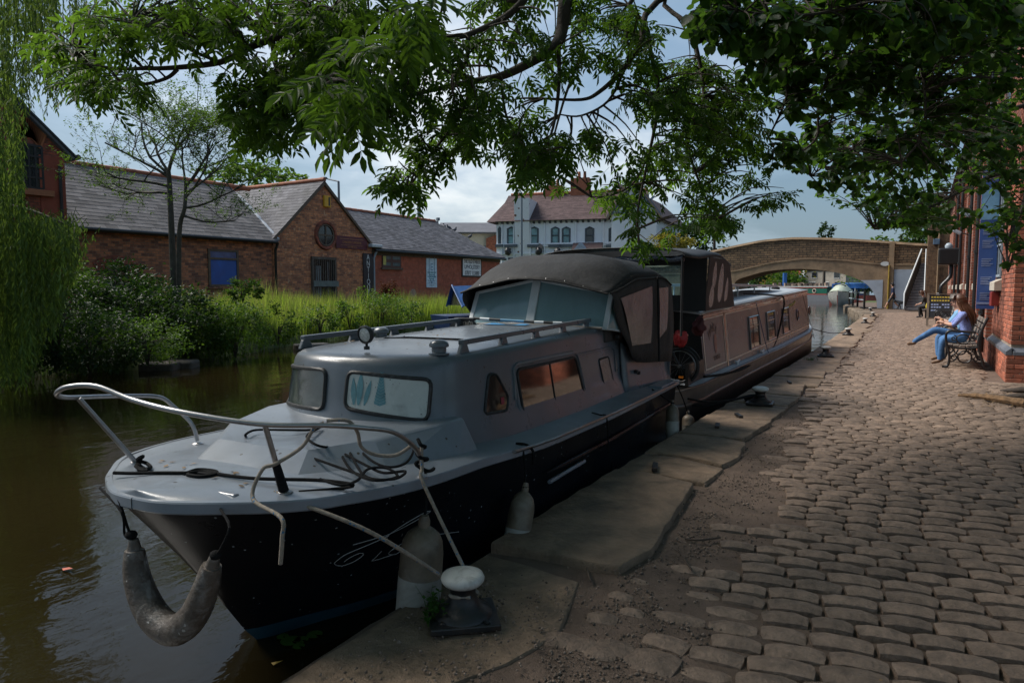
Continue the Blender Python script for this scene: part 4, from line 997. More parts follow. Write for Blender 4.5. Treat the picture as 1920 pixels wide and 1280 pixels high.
mb.build('rubbing_strake', M['nbhull'], nb, smooth=60)
mb = MB()
for sg in (1, -1): mb.add([q for y in NY[4:] for q in ((cx + sg * (hbm(y) - .004), y, zg(y) + .006), (cx + sg * max(0, hbm(y) - .15), y, zg(y) + .02))], [(2 * i, 2 * i + 1, 2 * i + 3, 2 * i + 2) for i in range(len(NY) - 5)])
mb.build('gunwale', M['nbstripe'], nb)
mb = MB(); mb.add([(cx + s * hbm(y) * .98, y, zg(y) - .03) for y in NY[:8] for s in (-1, 1)], [(2 * i, 2 * i + 1, 2 * i + 3, 2 * i + 2) for i in range(7)]); mb.build('stern_deck', M['nbblack'], nb)
mb = MB(); mb.add([(cx + s * hbm(y) * .98, y, zg(y) - .05) for y in NY[11:] for s in (-1, 1)], [(2 * i, 2 * i + 1, 2 * i + 3, 2 * i + 2) for i in range(len(NY) - 12)]); mb.build('bow_deck', M['nbstripe'], nb)
mb = MB(); mb.tube([(cx, 20.40, .72), (cx, 20.47, .2), (cx, 20.44, -.5)], .04, 8); mb.build('stem_post', M['nbblack'], nb, smooth=60)
# cabin: sides lean in
CY = [8.72, 10, 12, 14, 16, 18.15]
def xs_(t, sg=1): return cx + sg * (.90 - .09 * t)
def zr(y): return interp([8.7, 10.2, 14, 18.2], [1.13, 1.18, 1.29, 1.40], y)
def cside(y, t, off=0.0, sg=1):
    return Vector((xs_(t, sg) + sg * off, y, zg(y) + .02 + (zr(y) - zg(y) - .02) * t))
mb = MB()
for sg in (1, -1):
    mb.add([cside(y, t, 0, sg) for y in CY for t in (0, .5, 1)], [(i * 3 + j, i * 3 + j + 1, (i + 1) * 3 + j + 1, (i + 1) * 3 + j) for i in range(5) for j in range(2)])
mb.build('cabin_side', M['nbside'], nb, smooth=30)
mb = MB(); mb.grid(lambda i, j: (xs_(1) + .02 + (xs_(1, -1) - xs_(1) - .04) * i, 8.70 + 9.5 * j, zr(8.7 + 9.5 * j) + .055 * (1 - (2 * i - 1) ** 2) + .01), 10, 10)
mb.build('roof', M['nbroof'], nb, smooth=60, solid=.03)
for sg in (1, -1):
    mb = MB(); mb.hexa([cside(8.71, .985, -.01, sg), cside(8.71, .985, .012, sg), cside(18.17, .985, .012, sg), cside(18.17, .985, -.01, sg), cside(8.71, 1.02, -.01, sg), cside(8.71, 1.02, .03, sg), cside(18.17, 1.02, .03, sg), cside(18.17, 1.02, -.01, sg)]); mb.build('roof_edge', M['nbstripe'], nb)
    mb = MB(); mb.add([cside(8.72, .905, .004, sg), cside(18.15, .905, .004, sg), cside(18.15, .985, .004, sg), cside(8.72, .985, .004, sg)], [(0, 1, 2, 3)]); mb.build('upper_band', M['nbdark'], nb)
    mb = MB(); mb.tube([cside(8.75, .95, .03, sg), cside(18.1, .95, .03, sg)], .014, 6); mb.build('hand_rail', M['nbdark'], nb, smooth=60)
for y in (8.71, 18.16):
    mb = MB(); q = [cside(y, 0), cside(y, 1), Vector((cx, y, zr(y) + .065)), cside(y, 1, 0, -1), cside(y, 0, 0, -1)]; mb.poly(q); mb.build('bulkhead', M['nbblack'], nb)
for a, b in ((8.80, 9.88), (10.02, 18.02)):
    mb = MB(); w_ = .022; t0, t1 = .09, .885
    for (y0_, ta, y1_, tb) in ((a, t0, b, t0), (a, t1, b, t1)):
        mb.add([cside(y0_, ta - .011, .005), cside(y1_, ta - .011, .005), cside(y1_, tb + .011, .005), cside(y0_, tb + .011, .005)], [(0, 1, 2, 3)])
    for yy_ in (a, b):
        mb.add([cside(yy_ - .016, t0 - .011, .0055), cside(yy_ + .016, t0 - .011, .0055), cside(yy_ + .016, t1 + .011, .0055), cside(yy_ - .016, t1 + .011, .0055)], [(0, 1, 2, 3)])
    mb.build('coach_line', M['cream'], nb)
mb = MB(); mb.add([cside(9.92, 0, .006), cside(9.98, 0, .006), cside(9.98, .98, .006), cside(9.92, .98, .006)], [(0, 1, 2, 3)]); mb.build('panel_joint', M['nbdark'], nb)
def toside(px, py):
    for d in np.arange(6, 24, .02):
        p = EYE + ray(px, py) * float(d); t = (p.z - zg(p.y) - .02) / (zr(p.y) - zg(p.y) - .02)
        if p.x < xs_(t): return p.y, t
    return 12, .5
for P in ([(1401, 597), (1419, 590), (1425, 645), (1408, 655)], [(1434, 587), (1449, 583), (1455, 630), (1441, 637)], [(1464, 580), (1476, 576), (1480, 619), (1470, 624)]):
    q = [toside(*p) for p in P]; y0_, y1_ = (q[0][0] + q[3][0]) / 2, (q[1][0] + q[2][0]) / 2; t0, t1 = (q[2][1] + q[3][1]) / 2, (q[0][1] + q[1][1]) / 2
    c = [cside(y0_, t0, .008), cside(y1_, t0, .008), cside(y1_, t1, .008), cside(y0_, t1, .008)]
    mb = MB(); mb.tube(c, .018, 6, closed=True); mb.beam(cside(y0_, t0 + (t1 - t0) * .7, .01), cside(y1_, t0 + (t1 - t0) * .7, .01), .014, .014)
    w_ = mb.build('window', M['nbdark'], nb); MB().add(c, [(0, 1, 2, 3)]).build('pane', M['darkpane'], w_)
    MB().beam(cside(y0_, t0 - .012, .016), cside(y1_, t0 - .012, .016), .02, .012).build('sill', M['alu'], w_)
for P, r in (((1495, 590), .115), ((1517, 582), .11)):
    y0_, t = toside(*P); ring = [cside(y0_ + r * math.cos(a), t + r * 1.05 * math.sin(a) / (zr(y0_) - zg(y0_)), .008) for a in np.linspace(0, 2 * math.pi, 18, endpoint=False)]
    mb = MB(); mb.tube(ring, .016, 6, closed=True); w_ = mb.build('porthole', M['nbdark'], nb, smooth=60); MB().poly(ring).build('pane', M['darkpane'], w_)
M['gilt'] = mat('gilt lettering', (.42, .36, .10), .4); M['brownletter'] = mat('dark lettering', (.045, .028, .022), .4); M['goldpaint'] = M['gilt']
# arched name on the first panel, painted medallion below, small line of lettering, gilt word along the side
for k, ch in enumerate('MARY'):
    u = (k - 1.5) / 2.0; y0_ = 9.28 + u * .22; t = .715 - .13 * u * u + .03 * u; d1 = cside(y0_ + .1, t) - cside(y0_, t); d2 = cside(y0_, t + .1) - cside(y0_, t)
    th_ = -u * .55; dx_, dy_ = d1.normalized(), d2.normalized()
    text(ch, .17, cside(y0_, t, .006), dx_ * math.cos(th_) + dy_ * math.sin(th_), dy_ * math.cos(th_) - dx_ * math.sin(th_), M['brownletter'], nb, ext=.001)
y0_, t = 9.36, .45; ring = [cside(y0_ + .07 * math.cos(a), t + .16 * math.sin(a), .006) for a in np.linspace(0, 2 * math.pi, 16, endpoint=False)]
MB().poly(ring).build('painted_medallion', mat('maroon medallion', (.10, .025, .02), .35), nb)
text('GEORGIE', .085, cside(9.36, .22, .006), cside(9.5, .235) - cside(9.2, .205), cside(9.3, .4) - cside(9.3, .2), M['brownletter'], nb, ext=.001)
yq, tq = toside(1484, 571)
MB().tube([cside(yq + .05 * k, tq + .035 * math.sin(k * 2.3) + .004 * k, .006) for k in range(-9, 10)], .008, 4).build('gilt_scroll', M['gilt'], nb)
for y in (10.35, 12.2):
    mb = MB(); p = Vector((cx + hbm(y) - .06, y, zg(y) + .05)); mb.tube([p + Vector((0, -.13, .012)), p + Vector((0, -.05, 0)), p + Vector((0, .05, 0)), p + Vector((0, .13, .012))], .014, 6); mb.tube([p + Vector((0, 0, -.04)), p], .02, 6); mb.build('cleat', M['alu'], nb, smooth=60)
# roof gear
sp = MB(); sp.box((cx + .05, 13.6, zr(13.6) + .22), (.85, 5.2, .04)); sp = sp.build('solar_panel', mat('grey panel', (.25, .26, .28), .3, var=.1), nb, bevel=.006)
for y in (11.2, 12.6, 14.0, 15.6):
    for s in (-.36, .36): MB().tube([(cx + .05 + s, y, zr(y)), (cx + .05 + s, y, zr(13.6) + .2)], .014, 6).build('panel_leg', M['alu'], sp)
MB().lathe([(.10, 0), (.13, .03), (.125, .07), (.08, .11), (.001, .125)], (cx + .45, 10.9, zr(10.9) + .04), 18).build('mushroom_vent', M['steel'], nb, smooth=50)
MB().lathe([(.08, 0), (.10, .03), (.09, .07), (.001, .09)], (cx + .3, 16.9, zr(16.9) + .04), 14).build('mushroom_vent', M['bolblack'], nb, smooth=50)
# pram hood
HB = [(8.62, 0), (8.62, 1), (9.85, 0), (9.72, 1)]
z0 = 1.16; xo = .93
arc = lambda y, a, dz_=0: (cx + .95 * math.copysign(abs(math.sin(a)) ** .7, math.sin(a)), y, interp([8.3, 8.62, 9.2, 9.8], [1.80, 1.84, 1.86, 1.75], y) + dz_ + .13 * max(0, math.cos(a)) ** .8)
mb = MB(); mb.grid(lambda i, j: arc(7.65 + 2.15 * j, -math.pi / 2 + math.pi * i), 18, 8); hood = mb.build('pram_hood', M['hood'], nb, smooth=70, solid=.012)
for sg in (1,):
    q = [(cx + sg * .95, 8.62, 1.84), (cx + sg * .95, 9.45, 1.83), (cx + sg * .94, 9.72, 1.74), (cx + sg * .905, 10.18, z0 + .03), (cx + sg * .90, 8.62, z0)]
    s_ = MB().poly(q).build('hood_side', M['hood'], nb, solid=.01)
    if sg > 0:
        for cy, cz, ry, rz_, n_ in ((8.93, 1.62, .09, .17, 1), (9.28, 1.52, .13, .26, 2), (8.87, 1.35, .11, .15, 3), (9.62, 1.42, .085, .18, 4)):
            ring = [(cx + .945 - .05 * (1.84 - (cz + rz_ * math.sin(a))) / .68 + .016, cy + ry * math.cos(a) * (1 - .25 * math.sin(a)), cz + rz_ * math.sin(a)) for a in np.linspace(0, 2 * math.pi, 18, endpoint=False)]
            MB().poly(ring).build('hood_window', M['hoodvinyl'], s_)
# front of the hood facing the stern: fabric frame round one wide clear panel
yf = 8.60
def fr_(x0, x1, z0_, z1): return MB().b2((x0, yf - .008, z0_), (x1, yf + .008, z1))
hf = fr_(cx - .93, cx + .93, 1.74, 1.86).build('hood_front', M['hood'], nb)
fr_(cx + .60, cx + .93, 1.16, 1.74).build('hood_front_side', M['hood'], hf); fr_(cx - .93, cx - .70, 1.16, 1.74).build('hood_front_side', M['hood'], hf); fr_(cx - .70, cx + .60, 1.16, 1.36).build('hood_front_lower', M['hood'], hf)
MB().add([(cx - .70, yf, 1.36), (cx + .60, yf, 1.36), (cx + .60, yf, 1.74), (cx - .70, yf, 1.74)], [(0, 1, 2, 3)]).build('hood_pane', M['hoodpane'], hf)
mb = MB(); mb.tube([(cx - .9 + 1.8 * i / 12, 7.72, 1.79 + .02 * math.sin(i * 2.1)) for i in range(13)], [.03 + .012 * math.sin(i * 1.7) for i in range(13)], 8); mb.build('rolled_blind', mat('blue black rolled plastic', (.05, .06, .09), .2, var=.6, scale=9, bump=.8, bscale=10, bdist=.03), nb, smooth=60)
for x in (cx - .9, cx + .9): MB().tube([(x, 7.68, .9), (x, 7.68, 1.80)], .014, 6).build('hood_pole', M['hood'], nb)
# stern well: side walls, open towards the cruiser
mb = MB(); mb.b2((cx + .86, 8.0, .28), (cx + .90, 8.7, .55)); mb.build('well_side', M['nbblack'], nb)
MB().b2((cx - .5, 8.66, .3), (cx + .5, 8.70, 1.15)).build('cabin_door', M['nbdark'], nb)
# folding table board, red bag, bicycle
sh = thing('table_board', 'narrow reddish wooden board above the bicycle on the narrowboat stern', 'board', (cx + .6, 8.25, .84)); MB().box((cx + .60, 8.2, .875), (.42, .16, .028), R(4)).build('board', M['wood'], sh, bevel=.005); MB().b2((cx + .62, 8.18, .28), (cx + .66, 8.22, .86)).build('board_leg', M['bolblack'], sh)
def blob(name, c, d, m, label, cat, seed=1, amp=.18):
    bm = bmesh.new(); bmesh.ops.create_icosphere(bm, subdivisions=3, radius=1)
    for v in bm.verts:
        n_ = 1 + amp * noise.noise(v.co * 1.7 + Vector((seed, seed, 0))) + amp * .5 * noise.noise(v.co * 4 + Vector((seed, 0, 0))); v.co = Vector((v.co.x * d[0], v.co.y * d[1], v.co.z * d[2])) * n_
    me = bpy.data.meshes.new(name); bm.to_mesh(me); bm.free(); me.polygons.foreach_set('use_smooth', [True] * len(me.polygons)); o = link(name, me, m); o.location = c; return tag(o, label, cat)
blob('red_bag', tuple(atY(8.1, 1277, 634)), (.075, .07, .10), M['red'], 'crumpled red nylon bag hung beside the bicycle on the narrowboat stern', 'bag', 2, .55)
blob('red_bag', tuple(atY(8.4, 1310, 612)), (.07, .09, .11), mat('dark red cloth', (.07, .01, .012), .7), 'dark red bundle in the shadow under the pram hood', 'bundle', 4, .6)
bk = thing('bicycle', 'black folding bicycle standing on the stern of the narrowboat', 'bicycle', (cx + .75, 8.15, .27)); wc = Vector((cx + .755, 8.12, .505)); R_ = .215
def wheel(c):
    ring = [c + Vector((math.cos(a) * R_, math.sin(a) * .10, math.sin(a) * R_)) for a in np.linspace(0, 2 * math.pi, 32, endpoint=False)]
    ring = [c + Vector((math.cos(a) * R_, .15 * R_ * math.cos(a), math.sin(a) * R_)) for a in np.linspace(0, 2 * math.pi, 32, endpoint=False)]
    t_ = MB(); t_.tube(ring, .022, 8, closed=True); ty = t_.build('wheel', M['tyre'], bk, smooth=60)
    r2 = [c + (p - c) * .87 for p in ring]; t_ = MB(); t_.tube(r2, .010, 6, closed=True); t_.build('rim', M['steel'], ty, smooth=60)
    t_ = MB(); t_.lathe([(.02, -.03), (.02, .03)], c, 10, Matrix.Rotation(R(90), 3, 'X'))
    for k in range(0, 32, 2): t_.tube([c, c + (ring[k] - c) * .87], .0022, 3, caps=False)
    t_.build('spokes', M['steel'], ty)
wheel(wc); wheel(wc + Vector((-.72, -.1, 0)))
mb = MB(); a = wc; b = wc + Vector((-.72, -.1, 0)); st_ = wc + Vector((-.2, -.03, .38)); hd_ = b + Vector((.1, 0, .5)); bb = wc + Vector((-.32, -.04, .02))
for p, q in ((a, st_), (a, bb), (bb, st_), (bb, hd_), (b, hd_), (hd_, hd_ + Vector((-.03, 0, .16)))): mb.tube([p, q], .016, 8)
mb.tube([hd_ + Vector((-.03, -.22, .16)), hd_ + Vector((-.03, .22, .16))], .012, 6); mb.tube([wc + (Vector((math.cos(t), .15 * math.cos(t), math.sin(t))) * (R_ + .035)) for t in np.linspace(.3, 2.2, 9)], .012, 5)
mb.build('frame', M['bolblack'], bk, smooth=60); MB().box(st_ + Vector((0, 0, .06)), (.22, .13, .05)).build('saddle', M['rubber'], bk, bevel=.02)
MB().box(wc + Vector((.03, -.03, -.13)), (.06, .012, .025)).build('reflector', M['orange'], bk)
# ropes and hoses of the narrowboat
rope('hose', [atX(-2.36, *q) for q in [(1395, 551), (1430, 552), (1456, 554), (1468, 556), (1470, 572), (1465, 600), (1458, 630), (1448, 652), (1425, 672)]] + [atX(-2.22, *q) for q in [(1395, 690), (1370, 698), (1345, 703), (1320, 706)]], .016, M['rope'], 'black hose hanging from the narrowboat roof down to its gunwale', 'hose')
rope('side_line', [atX(-2.34, *q) for q in [(1418, 568), (1425, 600)]] + [atX(-2.26, *q) for q in [(1436, 645), (1448, 682)]], .006, mat('blue line', (.03, .06, .14), .8), 'thin blue line tied to the narrowboat hand rail', k=4)
rope('side_line', [atX(-2.35, *q) for q in [(1505, 553), (1512, 580), (1519, 605)]] + [atX(-2.26, *q) for q in [(1527, 635)]], .006, M['rope'], 'thin dark line over the narrowboat side near its bow', k=4)
pb = atZ(.12, 1423, 745)
rope('mooring_rope', [Vector((cx + .7, 7.75, .22)), Vector((-2.1, 8.1, .10)), pb + Vector((-.06, 0, .02)), pb + Vector((0, -.06, .02)), pb + Vector((.06, 0, .02))], .013, M['rope'], 'dark mooring rope from the narrowboat stern to the bollard')
rope('mooring_rope', [Vector((cx + .75, 7.8, .10)), Vector((-2.15, 8.2, .04)), pb + Vector((-.1, 0, .02)), pb + Vector((0, .06, 0))], .013, M['rope'], 'lower of the two dark ropes at the narrowboat stern')
pb = atZ(.12, 1590, 622)
rope('mooring_rope', [Vector((-2.42, 18.6, .45)), Vector((-2.1, 20.5, .22)), pb], .011, M['rope'], 'bow line sagging from the narrowboat to a bollard')
blob('coiled_rope', pb * 0 + atZ(.05, 1412, 748), (.09, .09, .045), M['rope'], 'heap of dark rope against the second bollard', 'rope', 3, .5)
# low brown boat end and tarpaulin frame of the blue covered boat by the far bank
M['bluecover'] = mat('blue tarpaulin', (0.015, 0.075, 0.22), 0.5, var=.3, scale=3, bump=.4, bscale=5, bdist=.04)
cbx = atD(24, 853, 575); cb_ = thing('covered_boat', 'small boat under a pitched blue tarpaulin by the far bank', 'boat', (cbx.x, cbx.y, -.3))
def cbp(a, b, z): return (cbx.x + a * .83 + b * .55, cbx.y - a * .55 + b * .83, z)
mb = MB(); q = [(-1.0, 0), (0.0, 0), (1.0, 0)]
mb.add([cbp(-.75, 0, .85), cbp(-.22, 0, 1.52), cbp(.75, 0, .85), cbp(-.75, 3, .85), cbp(-.22, 3, 1.62), cbp(.75, 3, .85)], [(0, 1, 4, 3), (1, 2, 5, 4)]); mb.build('tarpaulin', M['bluecover'], cb_, solid=.03)
mb = MB(); mb.add([cbp(-.7, .06, .85), cbp(-.22, .06, 1.48), cbp(.7, .06, .85)], [(0, 1, 2)]); mb.build('end_flap', mat('dark clear flap', (.035, .035, .03), .2, var=.7, scale=5), cb_)
mb = MB(); mb.tube([cbp(-.8, -.02, .80), cbp(-.22, -.02, 1.55), cbp(.8, -.02, .80)], .035, 6); mb.build('edge_frame', M['bluecover'], cb_)
mb = MB(); mb.add([cbp(-.95, -.6, .5), cbp(.95, -.6, .5), cbp(.95, 3.4, .55), cbp(-.95, 3.4, .55), cbp(-.8, -.4, -.4), cbp(.8, -.4, -.4), cbp(.8, 3.2, -.4), cbp(-.8, 3.2, -.4)], [(0, 1, 2, 3), (0, 1, 5, 4), (1, 2, 6, 5), (2, 3, 7, 6), (3, 0, 4, 7)]); mb.build('hull', mat('dark blue hull', (.012, .03, .09), .35), cb_)
rope('shore_line', [atD(23.5, 880, 592), atD(24.5, 815, 603), atD(25, 750, 618)], .03, mat('brown line', (.10, .07, .045), .9), 'brown mooring line from the blue covered boat to the far bank')
# ================================================================ right hand brick building
M['brickR'] = brickmat('warm red brick', (0.30, 0.085, 0.045), (0.21, 0.065, 0.038), (0.30, 0.25, 0.20), .225, .075, dirt=(0.05, 0.03, 0.022), damt=.35)
M['brickpc'] = mat('single red brick', (0.27, 0.082, 0.045), 0.8, var=.3, scale=9, bump=.6, bscale=60, bdist=.005, island=.4, orand=.4, dirt=(0.10, 0.045, 0.03), dscale=8, damt=.5)
M['mortar'] = mat('lime mortar', (0.30, 0.24, 0.19), 0.9, var=.25, scale=8)
M['bluebrick'] = mat('blue engineering brick', (0.12, 0.13, 0.155), 0.4, var=.25, scale=8, orand=.2, dirt=(.2, .19, .18), dscale=6, damt=.4)
M['sill'] = mat('painted stone', (0.47, 0.42, 0.35), 0.7, var=.15, scale=8, bump=.3, bscale=40, dirt=(.25, .2, .15), damt=.5)
M['pipe'] = mat('black drainpipe', (0.012, 0.012, 0.013), 0.35, var=.2)
XW = 1.22; YC = 13.2; HT = 5.9
wh = thing('brick_warehouse', 'tall red brick warehouse with blue plinth course along the quay', 'building', (XW + 3, 30, 0))
mb = MB(); mb.b2((XW + .012, YC + .012, -.2), (XW + 9, 47, HT)); core = mb.build('wall', M['brickR'], wh)
mb = MB(); mb.b2((XW - .05, YC - .05, -.2), (XW + 9, 47, .42)); plinth = mb.build('plinth', M['brickR'], wh)
mb = MB(); mb.add([(XW - .3, YC - .3, HT), (XW - .3, 47.2, HT), (XW + 4.5, 47.2, HT + 3.4), (XW + 4.5, YC - .3, HT + 3.4), (XW + 9.3, YC - .3, HT), (XW + 9.3, 47.2, HT)], [(0, 1, 2, 3), (3, 2, 5, 4), (0, 3, 4), (1, 5, 2)]); mb.build('roof', mat('grey roof slate', (.11, .11, .12), .6, var=.3), wh)
# chamfered blue plinth course
def wedge(y0_, y1_, x0=XW - .065, x1=XW + .02):
    return MB().add([(x0, y0_, .40), (x1, y0_, .40), (x1, y1_, .40), (x0, y1_, .40), (x0, y0_, .455), (x1, y0_, .53), (x1, y1_, .53), (x0, y1_, .455)], [(0, 3, 2, 1), (4, 5, 6, 7), (0, 1, 5, 4), (1, 2, 6, 5), (2, 3, 7, 6), (3, 0, 4, 7)])
y = YC - .065
while y < 30: wedge(y + .003, y + .222).build('plinth_brick', M['bluebrick'], wh, bevel=.006); y += .226
wedge(30, 46.9).build('plinth_course', M['bluebrick'], wh)
x = XW + .03
while x < 2.6:
    MB().add([(x, YC - .065, .40), (x + .22, YC - .065, .40), (x + .22, YC + .02, .40), (x, YC + .02, .40), (x, YC - .065, .455), (x + .22, YC - .065, .455), (x + .22, YC + .02, .53), (x, YC + .02, .53)], [(0, 3, 2, 1), (4, 5, 6, 7), (0, 1, 5, 4), (1, 2, 6, 5), (2, 3, 7, 6), (3, 0, 4, 7)]).build('plinth_brick', M['bluebrick'], wh, bevel=.006); x += .226
# real bricks where they can be told apart: the corner, its return and the first stretch of flank
bk_ = []
def course(z, k, proud, zb0, zb1):
    xo, yo = XW - proud, YC - proud
    # return facing the camera
    x = xo; first = True
    while x < XW + 1.35:
        L = (.105 if (k % 2 and first) else .215); bk_.append(((x + L / 2, yo + .045, z + .0325), (L, .10, .064), 0)); x += L + .01; first = False
    y = yo + .10 if not (k % 2) else yo + .215 - .0
    y = yo + (.106 if k % 2 == 0 else .106)
    first = True
    while y < YC + (7.5 if z < 4.2 else 3):
        L = .215 if not (first and k % 2 == 0) else .105; bk_.append(((xo + .045, y + L / 2 + .01, z + .0325), (.10, L, .064), 1)); y += L + .01; first = False
k = 0; z = -.03
while z < 5.2:
    if not (.36 < z < .5): course(z, k, .05 if z < .4 else 0.0, 0, 0)
    z += .0745; k += 1
WIN = [(15.2, 1.0), (17.9, .9), (20.6, .9), (24.0, .9), (27.6, .9), (31.2, .9), (35.0, .9), (39.5, .9)]
def inwin(y, z): return any(abs(y - (a + w_ / 2)) < w_ / 2 + .02 and 1.42 < z < 3.9 for a, w_ in WIN)
bk_ = [b for b in bk_ if not (b[2] == 1 and inwin(b[0][1], b[0][2]))]
bk_.sort(key=lambda b: (0 if (vis(b[0]) and b[0][2] < 3.4) else 1, (Vector(b[0]) - EYE).length + (b[2] == 1) * 1.2))
bme = {}
for i, (c, d, f) in enumerate(bk_[:300]):
    key = tuple(round(q, 3) for q in d)
    if key not in bme:
        m_ = MB().box((0, 0, 0), d).build('brick', M['brickpc'], wh, local=True, bevel=0); bm = bmesh.new(); bm.from_mesh(m_.data); bmesh.ops.bevel(bm, geom=bm.edges[:], offset=.006, segments=1, affect='EDGES'); bm.to_mesh(m_.data); bm.free(); bme[key] = m_.data; o = m_
    else:
        o = bpy.data.objects.new('brick', bme[key]); COL.objects.link(o); o.parent = wh
    o.location = Vector(c) - ORG[wh.name] + Vector((rnd.uniform(-.004, .003) if f else 0, rnd.uniform(-.004, .003) if not f else 0, 0)); o.rotation_euler = (0, rnd.uniform(-.008, .008), rnd.uniform(-.015, .015))
mb = MB()
for c, d, f in bk_[300:]:
    mb.box((c[0] + rnd.uniform(-.003, .003), c[1], c[2]), d)
mb.build('brickwork', M['brickpc'], wh, kind='stuff')
mb = MB(); mb.b2((XW + .008, YC + .008, .5), (XW + 1.35, YC + .10, 5.2)); mb.b2((XW - .04, YC - .04, -.1), (XW + 1.3, YC, .41)); mb.b2((XW - .042, YC, -.1), (XW, YC + 7.5, .41)); mb.b2((XW + .0085, YC + .1, .5), (XW + .02, YC + 7.4, 5.2)); mb.build('mortar_bed', M['mortar'], wh)
M['frameblue'] = mat('grey blue window frame', (.30, .35, .40), .5); M['voidglass'] = mat('dark window glass', (.02, .024, .028), .08, spec=.8, rvar=.03)
for i, (a, w_) in enumerate(WIN):
    # each opening: recess, arch, frame, pane, stone sill block
    r_ = MB(); r_.b2((XW - .006, a, 1.62), (XW + .05, a + w_, 3.4)); 
    r_.prism([(XW - .006, a + w_ / 2 + (w_ / 2) * math.cos(t), 3.4 + .42 * math.sin(t)) for t in np.linspace(0, math.pi, 13)], (.05, 0, 0)); wo_ = r_.build('window', M['pipe'], wh)
    MB().b2((XW - .012, a + .1, 1.72), (XW - .006, a + w_ - .1, 3.35)).build('pane', M['voidglass'], wo_)
    fm = MB()
    for yy_ in (a + .08, a + w_ / 2, a + w_ - .08): fm.b2((XW - .03, yy_ - .022, 1.65), (XW - .004, yy_ + .022, 3.4))
    for zz_ in (1.68, 2.25, 2.82, 3.38): fm.b2((XW - .032, a + .06, zz_ - .02), (XW - .003, a + w_ - .06, zz_ + .02))
    fm.build('frame', M['frameblue'], wo_)
    MB().add([(XW - .12, a - .12, 1.40), (XW + .02, a - .12, 1.40), (XW + .02, a + w_ + .12, 1.40), (XW - .12, a + w_ + .12, 1.40), (XW - .12, a - .12, 1.56), (XW + .02, a - .12, 1.63), (XW + .02, a + w_ + .12, 1.63), (XW - .12, a + w_ + .12, 1.56)], [(0, 3, 2, 1), (4, 5, 6, 7), (0, 1, 5, 4), (1, 2, 6, 5), (2, 3, 7, 6), (3, 0, 4, 7)]).build('sill', M['sill'], wo_, bevel=.01)
    ar = MB()
    for k_ in range(15):
        t = math.pi * (k_ + .5) / 15; c = Vector((XW - .012, a + w_ / 2 + (w_ / 2 + .10) * math.cos(t), 3.4 + .53 * math.sin(t))); ar.box(c, (.035, .065, .2), mtx=Matrix.Rotation(t - math.pi / 2, 3, 'X'))
    ar.build('brick_arch', M['brickpc'], wo_)
    ar = MB(); ar.b2((XW - .02, a, 4.7), (XW + .03, a + w_, 5.6)); ar.build('upper_window', M['voidglass'], wh)
# pilasters
for yy_ in (16.9, 19.9, 22.9, 26.3, 29.9, 33.6, 38.0):
    MB().b2((XW - .10, yy_ - .22, .45), (XW + .02, yy_ + .22, HT)).build('pilaster', M['brickR'], wh)
for i, (yy_, z1, r_) in enumerate(((17.45, 6.3, .055), (20.15, 6.3, .055), (23.3, 6.3, .05), (29.3, 6.3, .05), (33.0, 6, .05))):
    p = MB(); p.tube([(XW - .12, yy_, .1), (XW - .12, yy_, z1)], r_, 8); po = p.build('drainpipe', M['pipe'], wh, smooth=60)
    for z in (.9, 2.3, 3.7): MB().lathe([(r_ + .02, 0), (r_ + .02, .07)], (XW - .12, yy_, z), 8).build('pipe_collar', M['pipe'], po)
# blue information banner, red box and extractor on the wall
bn = thing('banner', 'tall narrow blue information banner on the brick wall behind the bench', 'sign', (XW - .03, 16.2, .8))
MB().b2((XW - .32, 16.0, 1.05), (XW - .03, 16.04, 3.7)).build('banner_board', mat('blue print', (.045, .10, .30), .35, var=.15, scale=2), bn)
MB().b2((XW - .31, 15.993, 2.75), (XW - .04, 15.998, 3.35)).build('printed_photo', mat('printed sky photo', (.15, .30, .45), .35, var=.5, scale=2.5), bn)
M['printwhite'] = mat('pale print', (.26, .32, .50), .5)
for j, zz_ in enumerate((2.6, 2.35, 2.0, 1.65, 1.35)):
    w_ = MB()
    for q in range(5): w_.b2((XW - .27, 15.994, zz_ - q * .032), (XW - .09 - .03 * ((q * 7) % 3), 15.998, zz_ - q * .032 + .013))
    w_.build('text_block', M['printwhite'], bn)
MB().b2((XW - .315, 15.993, 1.14), (XW - .035, 15.998, 1.18)).build('text_block', M['printwhite'], bn)
tag(MB().b2((XW - .13, 15.35, 1.12), (XW - .004, 15.75, 1.38)).build('red_box', mat('dark red box', (.20, .02, .015), .5), None, bevel=.01), 'small dark red box fixed to the wall beside the blue banner', 'box')
ex = thing('extractor_vent', 'black extractor duct with bent flue high on the brick wall', 'vent', (XW - .3, 31.8, 2.6))
MB().b2((XW - .75, 31.6, 2.35), (XW - .02, 32.3, 3.0)).build('duct_box', M['pipe'], ex, bevel=.06)
MB().tube(smoothpath([(XW - .3, 31.9, 2.4), (XW - .32, 31.8, 1.9), (XW - .6, 31.7, 1.5), (XW - .55, 31.7, 1.15), (XW - .25, 31.7, .9), (XW - .2, 31.7, .3)], 5), .07, 8).build('flue', M['pipe'], ex, smooth=60)
MB().lathe([(.12, 0), (.14, .1), (.08, .2), (.001, .22)], (XW - .4, 32, 3.0), 12).build('cowl', M['frameblue'], ex, smooth=50)
